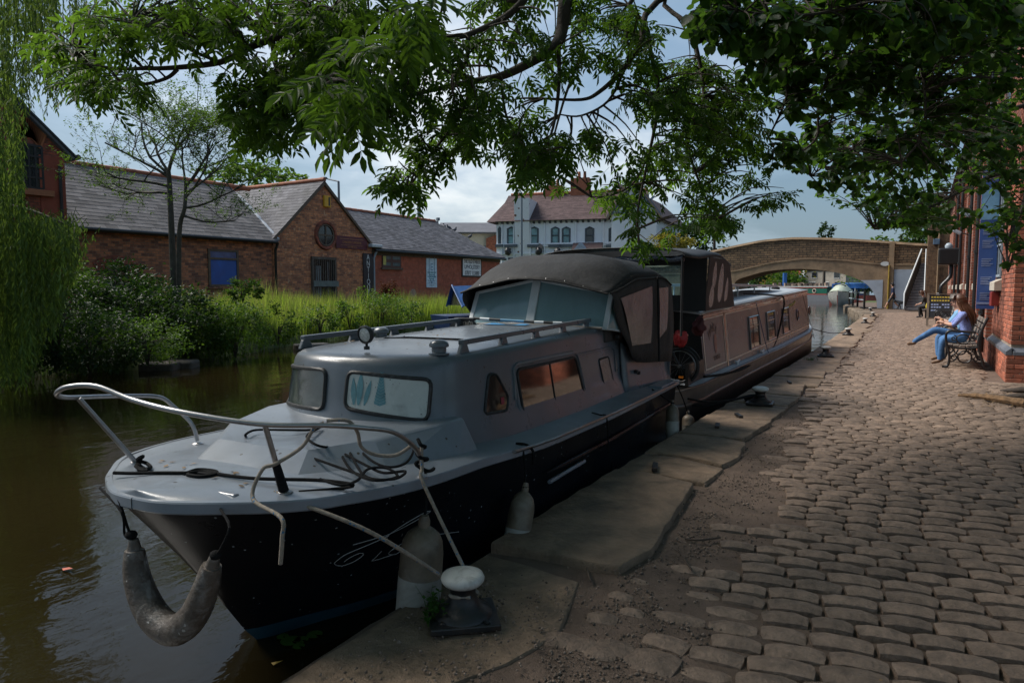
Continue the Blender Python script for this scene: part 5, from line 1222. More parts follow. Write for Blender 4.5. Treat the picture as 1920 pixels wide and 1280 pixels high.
for yy_, zz_ in ((21.5, 3.35), (26.0, 3.2)):
    fl = thing('floodlight', 'small grey floodlight on a bracket high on the brick wall' + (' nearer the banner' if yy_ < 23 else ' beyond the drainpipes'), 'lamp', (XW - .2, yy_, zz_))
    MB().tube([(XW, yy_, zz_ - .1), (XW - .28, yy_ - .05, zz_)], .02, 6).build('bracket', M['pipe'], fl)
    MB().box((XW - .36, yy_ - .06, zz_ + .02), (.24, .20, .10), .3, mtx=Matrix.Rotation(.5, 3, 'Y')).build('lamp_body', M['frameblue'], fl, bevel=.02)

# ================================================================ benches, board
M['castiron'] = mat('black painted cast iron', (.014, .014, .015), .4, var=.3, spec=.5, scale=20, dirt=(.06, .05, .045), damt=.3)
M['slat'] = mat('weathered bench slat', (.17, .135, .11), .65, var=.3, scale=5, stretch=(6, 1, 6), dirt=(.30, .28, .26), dscale=4, damt=.5)
def bench(y0_, L, label):
    """faces the canal (-x); back against the wall"""
    t = thing('bench', label, 'bench', (.72, y0_ + L / 2, 0), 0, 'cast iron benches against the brick wall')
    def end(y):
        m = MB()
        def bar(p, r=.022, k=4): m.tube([(x, y, z) for x, z in [(q.x, q.z) for q in smoothpath([(a, 0, b) for a, b in p], k)]], r, 7)
        bar([(.40, .015), (.455, .05), (.47, .18), (.45, .32), (.42, .42), (.40, .58), (.43, .66), (.52, .675), (.70, .665), (.86, .66)])   # front leg and arm
        bar([(1.04, .015), (.99, .06), (.95, .22), (.90, .40), (.905, .55), (.95, .74), (1.02, .93)], .024)                                    # back leg and upright
        bar([(.44, .39), (.6, .365), (.78, .365), (.91, .40)], .020)                                                                        # seat rail
        bar([(.47, .20), (.56, .27), (.6, .34)], .014); bar([(.95, .20), (.86, .27), (.80, .34)], .014)
        cir = [(.70 + .105 * math.cos(a), y, .21 + .105 * math.sin(a)) for a in np.linspace(0, 2 * math.pi, 20, endpoint=False)]; m.tube(cir, .016, 6, closed=True)
        cir = [(.66 + .10 * math.cos(a), y, .53 + .085 * math.sin(a)) for a in np.linspace(0, 2 * math.pi, 18, endpoint=False)]; m.tube(cir, .013, 6, closed=True)
        for (cx_, cz_) in ((.53, .19), (.87, .19), (.52, .54), (.80, .54)):
            m.tube([(cx_ + (.012 + .007 * a) * math.cos(a * 1.3), y, cz_ + (.012 + .007 * a) * math.sin(a * 1.3)) for a in np.linspace(0, 6, 16)], .011, 5)
        bar([(.595, .21), (.54, .13), (.47, .12)], .012); bar([(.805, .21), (.86, .13), (.95, .12)], .012)
        m.box((.41, y, .015), (.10, .06, .03)); m.box((1.04, y, .015), (.10, .06, .03))
        return m.build('end_frame', M['castiron'], t, smooth=60)
    end(y0_); end(y0_ + L)
    for x, z in ((.47, .40), (.57, .39), (.67, .385), (.77, .388), (.87, .40)): MB().box((x, y0_ + L / 2, z + .012), (.085, L - .03, .026)).build('slat', M['slat'], t, bevel=.006)
    for x, z in ((.925, .52), (.95, .63), (.975, .74), (1.005, .85)): MB().box((x - .02, y0_ + L / 2, z + .012), (.026, L - .03, .085), mtx=Matrix.Rotation(.22, 3, 'Y')).build('slat', M['slat'], t, bevel=.006)
bench(14.75, 1.75, 'nearer cast iron bench with two women sitting on it')
bench(27.1, 1.6, 'farther cast iron bench in front of the chalk board')
ab = thing('chalk_board', 'wooden framed A board with painted lettering standing behind the farther bench', 'sign', (.55, 30.9, 0))
M['boardwood'] = mat('board frame wood', (.15, .115, .085), .7, var=.3, scale=6); M['boardblack'] = mat('board black', (.013, .014, .016), .5)
def abp(x, z, s): return (x, 30.5 + (1.25 - z) * .28 * -s * 1.0 + .35, z)
for s in (1, -1):
    f = MB()
    for a, b in (((.20, 0), (.20, 1.25)), ((1.02, 0), (1.02, 1.25)), ((.20, 1.22), (1.02, 1.22)), ((.20, .30), (1.02, .30))): f.beam(abp(*a, s), abp(*b, s), .075, .04)
    fo = f.build('board_frame', M['boardwood'], ab)
    MB().add([abp(.24, .34, s), abp(.98, .34, s), abp(.98, 1.19, s), abp(.24, 1.19, s)], [(0, 1, 2, 3)]).build('board_panel', M['boardblack'], fo)
M['gilt2'] = mat('yellow board lettering', (.5, .36, .04), .5)
for k_, (z, m_) in enumerate(((1.08, 'gilt2'), (.95, 'gilt2'), (.80, 'printwhite'), (.70, 'printwhite'), (.58, 'printwhite'))):
    w_ = MB()
    for q in range(7):
        x = .30 + q * .088
        if rnd.random() < .85: w_.add([Vector(abp(x, z, 1)) + Vector((0, -.006, 0)), Vector(abp(x + .065, z, 1)) + Vector((0, -.006, 0)), Vector(abp(x + .065, z + .05, 1)) + Vector((0, -.006, 0)), Vector(abp(x, z + .05, 1)) + Vector((0, -.006, 0))], [(0, 1, 2, 3)])
    w_.build('illegible_text_line', M[m_], ab)
# dead branch and chippings on the ground by the tree roots
lg = MB(); lg.tube(smoothpath([atZ(.02, 1797, 741), atZ(.04, 1830, 742), atZ(.05, 1870, 747), atZ(.06, 1925, 756)], 5), [.02 + .004 * (i % 3) + .002 * i for i in range(16)], 7)
tag(lg.build('dead_branch', mat('rotten wood', (.17, .10, .05), .9, var=.6, scale=14, bump=1, bscale=30, bdist=.02), None, smooth=50), 'rotten branch lying on the setts below the building corner', 'branch')
mb = MB()
for i in range(260):
    p = atZ(.012, rnd.uniform(1840, 1935), rnd.uniform(735, 762)); a = rnd.uniform(0, 6.3); s_ = rnd.uniform(.008, .03); d = Vector((math.cos(a), math.sin(a), rnd.uniform(-.2, .5))) * s_; e = Vector((-math.sin(a), math.cos(a), .1)) * s_ * .35; mb.add([p - d, p + e, p + d, p - e], [(0, 1, 2, 3)])
mb.build('wood_chippings', M['litter'], kind='stuff')
# ================================================================ the arched bridge and what lies beyond it
M['bstone'] = brickmat('coursed brown gritstone', (0.27, 0.165, 0.085), (0.17, 0.105, 0.058), (0.055, 0.04, 0.028), .5, .17, dirt=(0.04, 0.032, 0.024), damt=.4, msize=.025, var=.45, light=(.24, .16, .08))
M['bring'] = mat('dressed arch stone', (0.33, 0.225, 0.135), .8, var=.3, scale=1.5, bump=.5, bscale=8, bdist=.03, dirt=(.09, .065, .045), dscale=.9, damt=.6)
M['palepaint'] = mat('pale blue limewash', (0.40, 0.45, 0.52), .7, var=.12, scale=1.2, dirt=(.22, .22, .22), dscale=1.3, damt=.5)
YB = 55.0; YB2 = 59.5
br = thing('arched_bridge', 'brown stone road bridge with one wide arch over the canal and towpath', 'bridge', (-7.5, YB, 0))
top_px = [(1250, 500), (1330, 474), (1385, 462), (1430, 453), (1490, 448), (1560, 449.5), (1640, 454), (1720, 460), (1775, 462)]
arc_px = [(1375, 531), (1380, 527), (1405, 517), (1438, 508.5), (1480, 504.5), (1522, 505), (1560, 509.5), (1588, 516), (1613, 525.5), (1628, 536), (1638, 549), (1643, 562), (1644, 579)]
A = [atY(YB, *q) for q in arc_px]; A[0] = Vector((-12.6, YB, 1.2)); A.insert(0, Vector((-12.9, YB, -.5)))
A = [Vector((p.x, YB, p.z)) for p in smoothpath(A, 3)]
TP = [atY(YB, *q) for q in top_px]
def topz(x): return interp([p.x for p in TP], [p.z for p in TP], x)
def rngz(x):
    """upper edge of the arch band"""
    return interp([-16, -12.6, -10, -7.6, -5, -3.4, -2.4, 2], [2.6, 2.75, 3.35, 3.62, 3.45, 3.2, 3.1, 3.0], x)
for y, nm in ((YB, 0), (YB2, 1)):
    sgn = -1 if nm == 0 else 1
    mb = MB(); xs2 = sorted(set(list(np.linspace(-22, 1.9, 40))))
    mb.add([q for x in xs2 for q in ((x, y, rngz(x)), (x, y, topz(x)))], [(2 * i, 2 * i + 1, 2 * i + 3, 2 * i + 2) for i in range(len(xs2) - 1)])
    mb.build('spandrel', M['bstone'], br)
    # band of dressed stone from the arch edge up to the string course
    mb = MB(); P_ = [p for p in A]
    low = [(p.x, y + sgn * .05, p.z) for p in P_]; hi = [(p.x, y + sgn * .05, max(rngz(p.x), p.z + .02)) for p in P_]
    n = len(P_); mb.add(low + hi, [(i, i + 1, n + i + 1, n + i) for i in range(n - 1)])
    mb.add([(-22, y + sgn * .05, -.5), (-12.9, y + sgn * .05, -.5), (-12.9, y + sgn * .05, rngz(-12.9)), (-22, y + sgn * .05, rngz(-22))], [(0, 1, 2, 3)])
    xr = A[-1].x; mb.add([(xr, y + sgn * .05, -.2), (1.9, y + sgn * .05, -.2), (1.9, y + sgn * .05, rngz(1.9)), (xr, y + sgn * .05, rngz(xr))], [(0, 1, 2, 3)])
    mb.build('arch_band', M['bring'], br)
    mb = MB()
    for a, b in zip(xs2, xs2[1:]):
        mb.hexa([(a, y + sgn * .10, topz(a) - .02), (b, y + sgn * .10, topz(b) - .02), (b, y - sgn * .35, topz(b) - .02), (a, y - sgn * .35, topz(a) - .02), (a, y + sgn * .06, topz(a) + .14), (b, y + sgn * .06, topz(b) + .14), (b, y - sgn * .35, topz(b) + .14), (a, y - sgn * .35, topz(a) + .14)])
    mb.build('parapet_coping', M['bring'], br)
    mb = MB()
    for a, b in zip(xs2, xs2[1:]):
        mb.hexa([(a, y + sgn * .11, rngz(a) - .03), (b, y + sgn * .11, rngz(b) - .03), (b, y + sgn * .0, rngz(b) - .03), (a, y, rngz(a) - .03), (a, y + sgn * .11, rngz(a) + .07), (b, y + sgn * .11, rngz(b) + .07), (b, y, rngz(b) + .07), (a, y, rngz(a) + .07)])
    mb.build('string_course', M['bring'], br)
mb = MB(); n = len(A); mb.add([(p.x, YB - .05, p.z) for p in A] + [(p.x, YB2 + .05, p.z) for p in A], [(i, i + 1, n + i + 1, n + i) for i in range(n - 1)]); mb.build('barrel', M['bring'], br, smooth=50)
mb = MB(); mb.add([q for x in xs2 for q in ((x, YB, rngz(x) + .35), (x, YB2, rngz(x) + .35))], [(2 * i, 2 * i + 1, 2 * i + 3, 2 * i + 2) for i in range(len(xs2) - 1)]); mb.build('road_deck', M['bstone'], br)
for x in (-1.95, .35):
    mb = MB(); mb.b2((x - .16, YB - .16, 0 if x < 0 else 2.7), (x + .16, YB + .1, topz(x) + .1)); mb.build('pier', M['bstone'] if x > 0 else M['bring'], br)
# limewashed patches
mb = MB(); q = [p for p in A if p.z < 2.03 and p.x > -5]; q2 = [(p.x + .012, YB - .075, max(p.z, 0.02)) for p in q] + [(-2.42, YB - .075, 0.02), (-2.42, YB - .075, 2.03)]
mb.poly(q2); mb.build('limewash_patch', M['palepaint'], br)
mb = MB(); mb.b2((-1.76, YB - .09, .0), (-.58, YB - .055, 2.74)); mb.build('limewash_patch', M['palepaint'], br)
mb = MB(); mb.tube([(-2.06, YB - .2, 0), (-2.06, YB - .2, 3.05)], .06, 8); mb.build('yellow_pipe', mat('mustard pipe', (.30, .20, .03), .5), br, smooth=60)
c = atY(YB - .14, 1659.5, 494.5); MB().lathe([(.001, -.01), (.28, -.01), (.28, .02), (.001, .02)], c, 20, Matrix.Rotation(R(90), 3, 'X') @ Matrix.Diagonal((1, .55, 1))).build('oval_plaque', M['white'], br)
# steps up to the road
stp = thing('stone_stairs', 'flight of grey steps with dark side rail climbing to the bridge', 'stairs', (-.3, 52, 0))
M['step'] = mat('grey step', (.24, .24, .25), .7, var=.2, scale=5, dirt=(.1, .1, .1), dscale=4)
NS = 17
for k in range(NS):
    t = k / NS; xl = -.95 + .82 * t; y = 51.2 + 3.4 * t
    MB().b2((xl, y, 3.15 * t + .02), (.16, y + .3, 3.15 * t + .18)).build('step', M['step'], stp, bevel=.015)
mb = MB(); mb.hexa([(-.98, 51.2, 0), (.16, 51.25, 0), (.16, 54.6, 0), (-.2, 54.6, 0), (-.96, 51.25, .02), (.14, 51.3, .02), (.14, 54.6, 3.1), (-.16, 54.6, 3.1)]); mb.build('riser_core', M['bolblack'], stp)
mb = MB(); mb.hexa([(-1.04, 51.1, .05), (-.98, 51.1, .05), (-.15, 54.7, 2.6), (-.21, 54.7, 2.6), (-1.04, 51.1, 1.0), (-.98, 51.1, 1.0), (-.15, 54.7, 4.0), (-.21, 54.7, 4.0)]); mb.build('side_panel', mat('dark grey panel', (.05, .055, .06), .6), stp)
mb = MB(); mb.tube([(-1.0, 51.0, .1), (-1.0, 51.0, 1.12), (-.16, 54.7, 4.1)], .045, 6); mb.tube([(.1, 51.0, 1.1), (.1, 54.7, 4.1)], .03, 6); mb.build('hand_rail', M['alu'], stp, smooth=60)
# ochre brick annexe beside the steps
an = thing('brick_annexe', 'ochre brown brick annexe between the steps and the warehouse', 'building', (.8, 52, 0))
M['brickO'] = brickmat('ochre brick', (.22, .125, .06), (.16, .085, .045), (.12, .09, .06), .225, .075, damt=.35)
mb = MB(); mb.b2((.18, 50.0, -.1), (4.5, 60, 6.2)); mb.build('wall', M['brickO'], an)
MB().b2((.1, 49.9, 6.2), (4.6, 60.1, 6.5)).build('roof_edge', M['bring'], an)
MB().tube([(.75, 49.93, .4), (.75, 49.93, 5)], .045, 6).build('pipe', mat('tan pipe', (.32, .22, .13), .5), an)
for z, s_ in ((1.05, .22), (.8, .16)): MB().box((.85, 49.93, z), (s_, .1, .2)).build('meter_box', M['white'], an, bevel=.02)
MB().box((.62, 49.9, 4.3), (.35, .2, .35)).build('blue_box', mat('slate blue box', (.10, .16, .24), .5), an, bevel=.02)
# railing at the narrows
rl = thing('railing', 'black post and rail fence along the canal edge at the bridge', 'railing', (-4.5, 60, 0))
pp = [atZ(0, 1592, 572.5), atZ(0, 1599, 574.5), atZ(0, 1607.5, 576.8), atZ(0, 1620, 579.6)]
for p in pp: MB().tube([p, p + Vector((0, 0, 1.22))], .07, 8).build('post', M['bolblack'], rl, smooth=60)
for h in (.62, 1.12): MB().tube([p + Vector((0, 0, h)) for p in pp], .045, 6).build('rail', M['frameblue'], rl, smooth=60)
# ragged stone edge at the narrows
M['rubble'] = mat('rubble stone', (.16, .125, .09), .9, var=.35, scale=3, bump=1, bscale=9, bdist=.05, orand=.3)
for i in range(16):
    y = 42.5 + i * 1.45; x = qx(y); bm = bmesh.new(); bmesh.ops.create_cube(bm, size=1); bmesh.ops.bevel(bm, geom=bm.edges[:], offset=.14, segments=1, affect='EDGES')
    for v in bm.verts: v.co = Vector((v.co.x * .85, v.co.y * 1.38, v.co.z * .5)) + Vector((noise.noise(v.co * 2 + Vector((i, 0, 0))), noise.noise(v.co * 2 + Vector((0, i, 0))), noise.noise(v.co * 2 + Vector((0, 0, i))))) * .09
    me = bpy.data.meshes.new('edge_stone'); bm.to_mesh(me); bm.free(); o = link('edge_stone', me, M['rubble'], path); o.location = (x + .15, y, -.2); o.rotation_euler = (0, 0, math.atan2(qx(y) - qx(y + 1), 1))

# --- beyond the bridge
wb_ = thing('white_cruiser', 'cream covered white cruiser moored bow on just beyond the bridge', 'boat', (-7.4, 80, -.3))
mb = MB(); rows = []
for y, h_, zt_ in ((76.6, .04, 1.15), (76.9, .45, 1.08), (77.4, .8, 1.0), (78.4, 1.1, .92), (80, 1.2, .85), (84, 1.2, .8)):
    rows.append([(-7.4 - h_, y, zt_), (-7.4 - h_ * .93, y + .1, .35), (-7.4 - h_ * .5, y + .5, -.5), (-7.4, y + .6, -.6), (-7.4 + h_ * .5, y + .5, -.5), (-7.4 + h_ * .93, y + .1, .35), (-7.4 + h_, y, zt_)])
mb.add([p for r in rows for p in r], [(i * 7 + j, i * 7 + j + 1, (i + 1) * 7 + j + 1, (i + 1) * 7 + j) for i in range(5) for j in range(6)]); mb.build('hull', mat('off white gel coat', (.42, .42, .40), .4, dirt=(.2, .19, .17), dscale=1.5), wb_, smooth=50)
mb = MB(); mb.grid(lambda i, j: (-7.4 + (i * 2 - 1) * interp([0, .1, .35, 1], [.1, .6, 1.1, 1.2], j), 76.7 + 7.2 * j, interp([0, .1, .35, 1], [1.17, 1.15, 1.0, .85], j) + math.sin(math.pi * i) * interp([0, .15, .4, .6, 1], [.05, .35, .95, 1.0, .6], j)), 10, 12); mb.build('boat_cover', mat('mildewed cream cover', (.43, .47, .38), .7, var=.25, scale=1.5, dirt=(.2, .25, .18), dscale=1), wb_, smooth=70)
mb = MB(); mb.tube([(-7.4 + (i * 2 - 1) * 1.0, 78.5, 1.35 + .5 * math.sin(math.pi * i)) for i in np.linspace(.2, .8, 6)], .06, 5); mb.build('cover_rope', M['rope'], wb_)
def narrow(name, x0, y0_, L, w_, rz, side, roof, trim, hullc, label, nwin=3, zt_=1.6):
    t = thing(name, label, 'narrowboat', (x0, y0_, -.3), rz); c, s_ = math.cos(rz), math.sin(rz)
    f = lambda a, b, z: (x0 + a * c - b * s_, y0_ + a * s_ + b * c, z)
    bx = lambda a0, a1, b0, b1, z0_, z1: MB().hexa([f(a0, b0, z0_), f(a1, b0, z0_), f(a1, b1, z0_), f(a0, b1, z0_), f(a0, b0, z1), f(a1, b0, z1), f(a1, b1, z1), f(a0, b1, z1)])
    h = MB(); pl = [(-L / 2, -w_ / 2), (L / 2 - 2, -w_ / 2), (L / 2 - .7, -w_ / 3), (L / 2, 0), (L / 2 - .7, w_ / 3), (L / 2 - 2, w_ / 2), (-L / 2, w_ / 2)]
    h.prism([f(a, b, -.5) for a, b in pl], (0, 0, 1.05)); h.build('hull', hullc, t)
    bx(-L / 2 + 1.5, L / 2 - 2.4, -w_ / 2 + .12, w_ / 2 - .12, .56, zt_).build('cabin', side, t)
    bx(-L / 2 + 1.3, L / 2 - 2.2, -w_ / 2 + .05, w_ / 2 - .05, zt_, zt_ + .1).build('roof', roof, t)
    for z0_ in (.57, zt_ - .16): bx(-L / 2 + 1.5, L / 2 - 2.4, -w_ / 2 + .10, -w_ / 2 + .115, z0_, z0_ + .12).build('trim', trim, t)
    for k in range(nwin):
        a = -L / 2 + 2.4 + k * (L - 5) / max(1, nwin - .4); p = MB()
        p.tube([f(a + .26 * math.cos(q), -w_ / 2 + .10, 1.08 + .26 * math.sin(q)) for q in np.linspace(0, 6.28, 12, endpoint=False)], .05, 5, closed=True); w2 = p.build('porthole', M['cream'], t)
        MB().poly([f(a + .25 * math.cos(q), -w_ / 2 + .105, 1.08 + .25 * math.sin(q)) for q in np.linspace(0, 6.28, 12, endpoint=False)]).build('pane', M['voidglass'], w2)
    return t, bx, f
gp = mat('dark green boat paint', (.012, .10, .07), .35); rp = mat('red boat trim', (.30, .03, .025), .4); wp = M['white']; gh = mat('grey boat hull', (.12, .13, .15), .5); bluep = mat('mid blue boat paint', (.02, .10, .33), .4)
t, bx, f = narrow('green_narrowboat', -15.0, 103, 15, 2.1, R(-14), gp, wp, rp, gh, 'dark green narrowboat with red trim and flower pots on its white roof', 4)
mb = MB()
for k in range(40):
    p = Vector(f(rnd.uniform(-4, 6.5), rnd.uniform(-.8, .8), 1.72)); mb.box(p + Vector((0, 0, .15)), (.35, .35, rnd.uniform(.25, .75)), rnd.random())
mb.build('roof_clutter', mat('mixed pots and logs', (.18, .13, .10), .8, island=.8, var=.4), t, kind='stuff')
MB().tube([f(-2.2, 0, 1.7), f(-2.2, 0, 3.6)], .32, 8).build('blue_barrel', bluep, t)
t, bx, f = narrow('blue_topped_boat', -7.0, 99, 6.6, 2.2, R(-8), mat('faded cream cabin', (.33, .29, .20), .5), bluep, bluep, mat('rust red hull', (.2, .05, .04), .5), 'broad boat under a bright blue flat cover beyond the bridge', 3, 1.25)
mb = MB(); mb.hexa([f(-2.9, -1.5, 1.42), f(3, -1.5, 1.42), f(3, 1.5, 1.42), f(-2.9, 1.5, 1.42), f(-2.9, -1.5, 2.0), f(3, -1.5, 2.0), f(3, 1.2, 2.15), f(-2.9, 1.2, 2.15)]); mb.build('flat_cover', bluep, t)
for a in (-2.7, 0, 2.8): MB().tube([f(a, -1.45, .5), f(a, -1.45, 1.5)], .06, 6).build('cover_post', M['alu'], t)
wc_ = thing('white_sports_cruiser', 'white cabin cruiser beside a blue tarped boat beyond the narrowboat roof', 'boat', (-23.5, 108, -.3))
def loft(parent, name, m, secs, smooth=50):
    n = len(secs[0]); mb = MB(); mb.add([p for s_ in secs for p in s_], [(i * n + j, i * n + j + 1, (i + 1) * n + j + 1, (i + 1) * n + j) for i in range(len(secs) - 1) for j in range(n - 1)]); mb.poly(secs[0]); mb.poly(secs[-1]); return mb.build(name, m, parent, smooth=smooth)
sx, sy = -23.6, 104
loft(wc_, 'hull', wp, [[(sx + a, sy - 1.2 * k, -.4), (sx + a, sy - 1.5 * k, 1.0), (sx + a, sy + 1.5 * k, 1.0), (sx + a, sy + 1.2 * k, -.4)] for a, k in ((-3.5, .9), (0, 1), (2.5, .8), (4.2, .1))])
loft(wc_, 'cabin', wp, [[(sx + a, sy - 1.25 * k, 1.0), (sx + a + .2, sy - 1.1 * k, z_), (sx + a + .2, sy + 1.1 * k, z_), (sx + a, sy + 1.25 * k, 1.0)] for a, k, z_ in ((-2.6, 1, 2.9), (0.4, 1, 2.95), (1.5, .9, 1.9), (3.0, .6, 1.15))])
for a0, a1 in ((-2.0, -.9), (-.7, .4)): MB().b2((sx + a0, sy - 1.24, 1.9), (sx + a1, sy - 1.2, 2.6)).build('window', M['voidglass'], wc_)
MB().add([(sx + .75, sy - .9, 2.75), (sx + 1.55, sy - .85, 1.95), (sx + 1.55, sy + .85, 1.95), (sx + .75, sy + .9, 2.75)], [(0, 1, 2, 3)]).build('windscreen', M['voidglass'], wc_)
tb = thing('tarped_boat', 'boat under a bright blue tarpaulin left of the white sports cruiser', 'boat', (-28.5, 102, -.3)); loft(tb, 'tarpaulin', bluep, [[(-31 + a, 101 - 1.2, .9), (-31 + a, 102, z_), (-31 + a, 103.2, .9)] for a, z_ in ((0, 2.0), (2.5, 2.7), (4.6, 2.2))]); loft(tb, 'hull', mat('pale blue hull', (.18, .32, .42), .5), [[(-31 + a, 101 - 1.3, .95), (-31 + a, 101 - 1.1, -.4), (-31 + a, 103.1, -.4), (-31 + a, 103.3, .95)] for a in (-.6, 5.2)])
# far houses
M['brickfar'] = brickmat('far orange brick', (.29, .085, .04), (.23, .07, .035), (.22, .15, .1), .3, .1, damt=.25)
M['slatefar'] = mat('far slate', (.10, .10, .115), .6, var=.3, scale=1)
def house(name, x0, y0_, w_, d_, he, hr, rz, wm, rm, label, wins=(), chim=None, cat='house'):
    t = thing(name, label, cat, (x0, y0_, .3), rz); c, s_ = math.cos(rz), math.sin(rz)
    f = lambda a, b, z: (x0 + a * c - b * s_, y0_ + a * s_ + b * c, z)
    mb = MB(); mb.hexa([f(0, 0, 0), f(w_, 0, 0), f(w_, d_, 0), f(0, d_, 0), f(0, 0, he), f(w_, 0, he), f(w_, d_, he), f(0, d_, he)]); mb.poly([f(0, 0, he), f(0, d_, he), f(0, d_ / 2, hr)]); mb.poly([f(w_, 0, he), f(w_, d_, he), f(w_, d_ / 2, hr)]); mb.build('wall', wm, t)
    mb = MB(); mb.add([f(-.3, -.3, he - .15), f(w_ + .3, -.3, he - .15), f(w_ + .3, d_ / 2, hr + .05), f(-.3, d_ / 2, hr + .05), f(-.3, d_ + .3, he - .15), f(w_ + .3, d_ + .3, he - .15)], [(0, 1, 2, 3), (3, 2, 5, 4)]); rf = mb.build('roof', rm, t, solid=.12)
    if chim is not None:
        mb = MB(); mb.hexa([f(chim - .5, d_ / 2 - .4, hr - 1), f(chim + .5, d_ / 2 - .4, hr - 1), f(chim + .5, d_ / 2 + .4, hr - 1), f(chim - .5, d_ / 2 + .4, hr - 1), f(chim - .5, d_ / 2 - .4, hr + 1.5), f(chim + .5, d_ / 2 - .4, hr + 1.5), f(chim + .5, d_ / 2 + .4, hr + 1.5), f(chim - .5, d_ / 2 + .4, hr + 1.5)]); mb.build('chimney', wm, rf)
    for a, z_, ww, hh in wins:
        mb = MB(); q = [f(a, -.03, z_), f(a + ww, -.03, z_), f(a + ww, -.03, z_ + hh), f(a, -.03, z_ + hh)]; mb.tube(q, .07, 4, closed=True); wo_ = mb.build('window', wp, t); MB().poly(q).build('pane', M['voidglass'], wo_)
    return t, f
house('red_brick_house', -34, 150, 9, 8, 5.6, 9.0, R(-20), M['brickfar'], M['slatefar'], 'orange red brick house with a chimney seen through the bridge arch', ((1.5, 1.2, 1.2, 1.5), (5.5, 1.2, 1.2, 1.5), (1.5, 3.8, 1.2, 1.2), (5.5, 3.8, 1.2, 1.2)), 8.2)
house('cream_cottage', -20.5, 150, 9, 7, 5.2, 8.6, R(-15), mat('dim cream render', (.30, .27, .23), .8, var=.3, scale=.8), M['slatefar'], 'grey cottage with dark roof seen through the arch right of the conifer', ((1, 1.2, 1.4, 1.4), (4, 1.2, 1.4, 1.4), (6.5, 3.3, 1.2, 1.2), (1.5, 3.4, 1.2, 1.2)))
sr = thing('striped_shed', 'low shed with grey and red striped roof seen through the arch', 'shed', (-26, 152, .3))
MB().b2((-28, 150, 0), (-22, 156, 2.6)).build('wall', M['white'], sr)
for k in range(8):
    MB().add([(-28.5 + k * .9, 149.6, 2.4 + .12 * k), (-27.6 + k * .9, 149.6, 2.4 + .12 * k + .06), (-27.0 + k * .9, 154, 4.6 + .1 * k), (-27.9 + k * .9, 154, 4.5 + .1 * k)], [(0, 1, 2, 3)]).build('roof_strip', [M['slatefar'], wp, rp][(0, 0, 1, 0, 2, 1, 2, 1)[k]], sr, solid=.05)
tag(MB().b2((-27.5, 148.5, 0), (-22.5, 148.7, 1.4)).build('teal_hoarding', mat('teal boards', (.02, .22, .19), .6), None), 'teal boarding in front of the striped shed', 'fence')
# ================================================================ brick buildings on the far bank
M['brickB'] = brickmat('mottled old brick', (0.56, 0.20, 0.09), (0.16, 0.065, 0.045), (0.19, 0.135, 0.095), .27, .098, dirt=(0.10, 0.06, 0.042), damt=.3, var=.32, light=(.46, .22, .13), msize=.009)
M['brickC'] = brickmat('mixed brown brick', (0.68, 0.26, 0.11), (0.26, 0.095, 0.055), (0.30, 0.21, 0.14), .27, .098, dirt=(0.14, 0.085, 0.055), damt=.25, var=.3, light=(.60, .38, .22), msize=.009)
M['brickD'] = brickmat('plain red brick', (0.50, 0.125, 0.066), (0.43, 0.11, 0.06), (0.30, 0.16, 0.11), .22, .075, dirt=(0.12, 0.045, 0.03), damt=.35, var=.3, msize=.006, light=(.38, .22, .17))
M['brickA'] = brickmat('dark red gable brick', (0.36, 0.082, 0.042), (0.22, 0.065, 0.04), (0.12, 0.08, 0.06), .235, .085, dirt=(0.05, 0.03, 0.025), damt=.5, var=.5)
M['slate'] = mat('weathered slate', (0.15, 0.135, 0.13), .7, spec=.2, var=.25, scale=3, island=.28, orand=.30, dirt=(.10, .095, .08), dscale=1.2, damt=.5, bump=.2, bscale=20)
M['slate2'] = mat('blue grey slate', (0.10, 0.098, 0.108), .75, spec=.15, var=.25, scale=2, island=.3, orand=.25, dirt=(.06, .06, .06), dscale=.7, damt=.6)
M['slatepurple'] = mat('plum slate', (0.085, 0.056, 0.056), .75, spec=.2, var=.2, scale=2, island=.25, dirt=(.08, .05, .05), dscale=.8)
M['ridge'] = mat('terracotta ridge tile', (.30, .10, .05), .8, var=.35, scale=5, orand=.25)
M['gutter'] = mat('dark gutter', (.018, .018, .02), .4)
M['flash'] = mat('lead flashing', (.50, .52, .55), .5, var=.2, scale=8)
M['boardblue'] = mat('bright blue boarded window', (.02, .085, .34), .5, var=.25, scale=1.5, dirt=(.05, .05, .16), dscale=1.2)
M['timber'] = mat('weathered timber', (.12, .085, .06), .8, var=.3, scale=6)
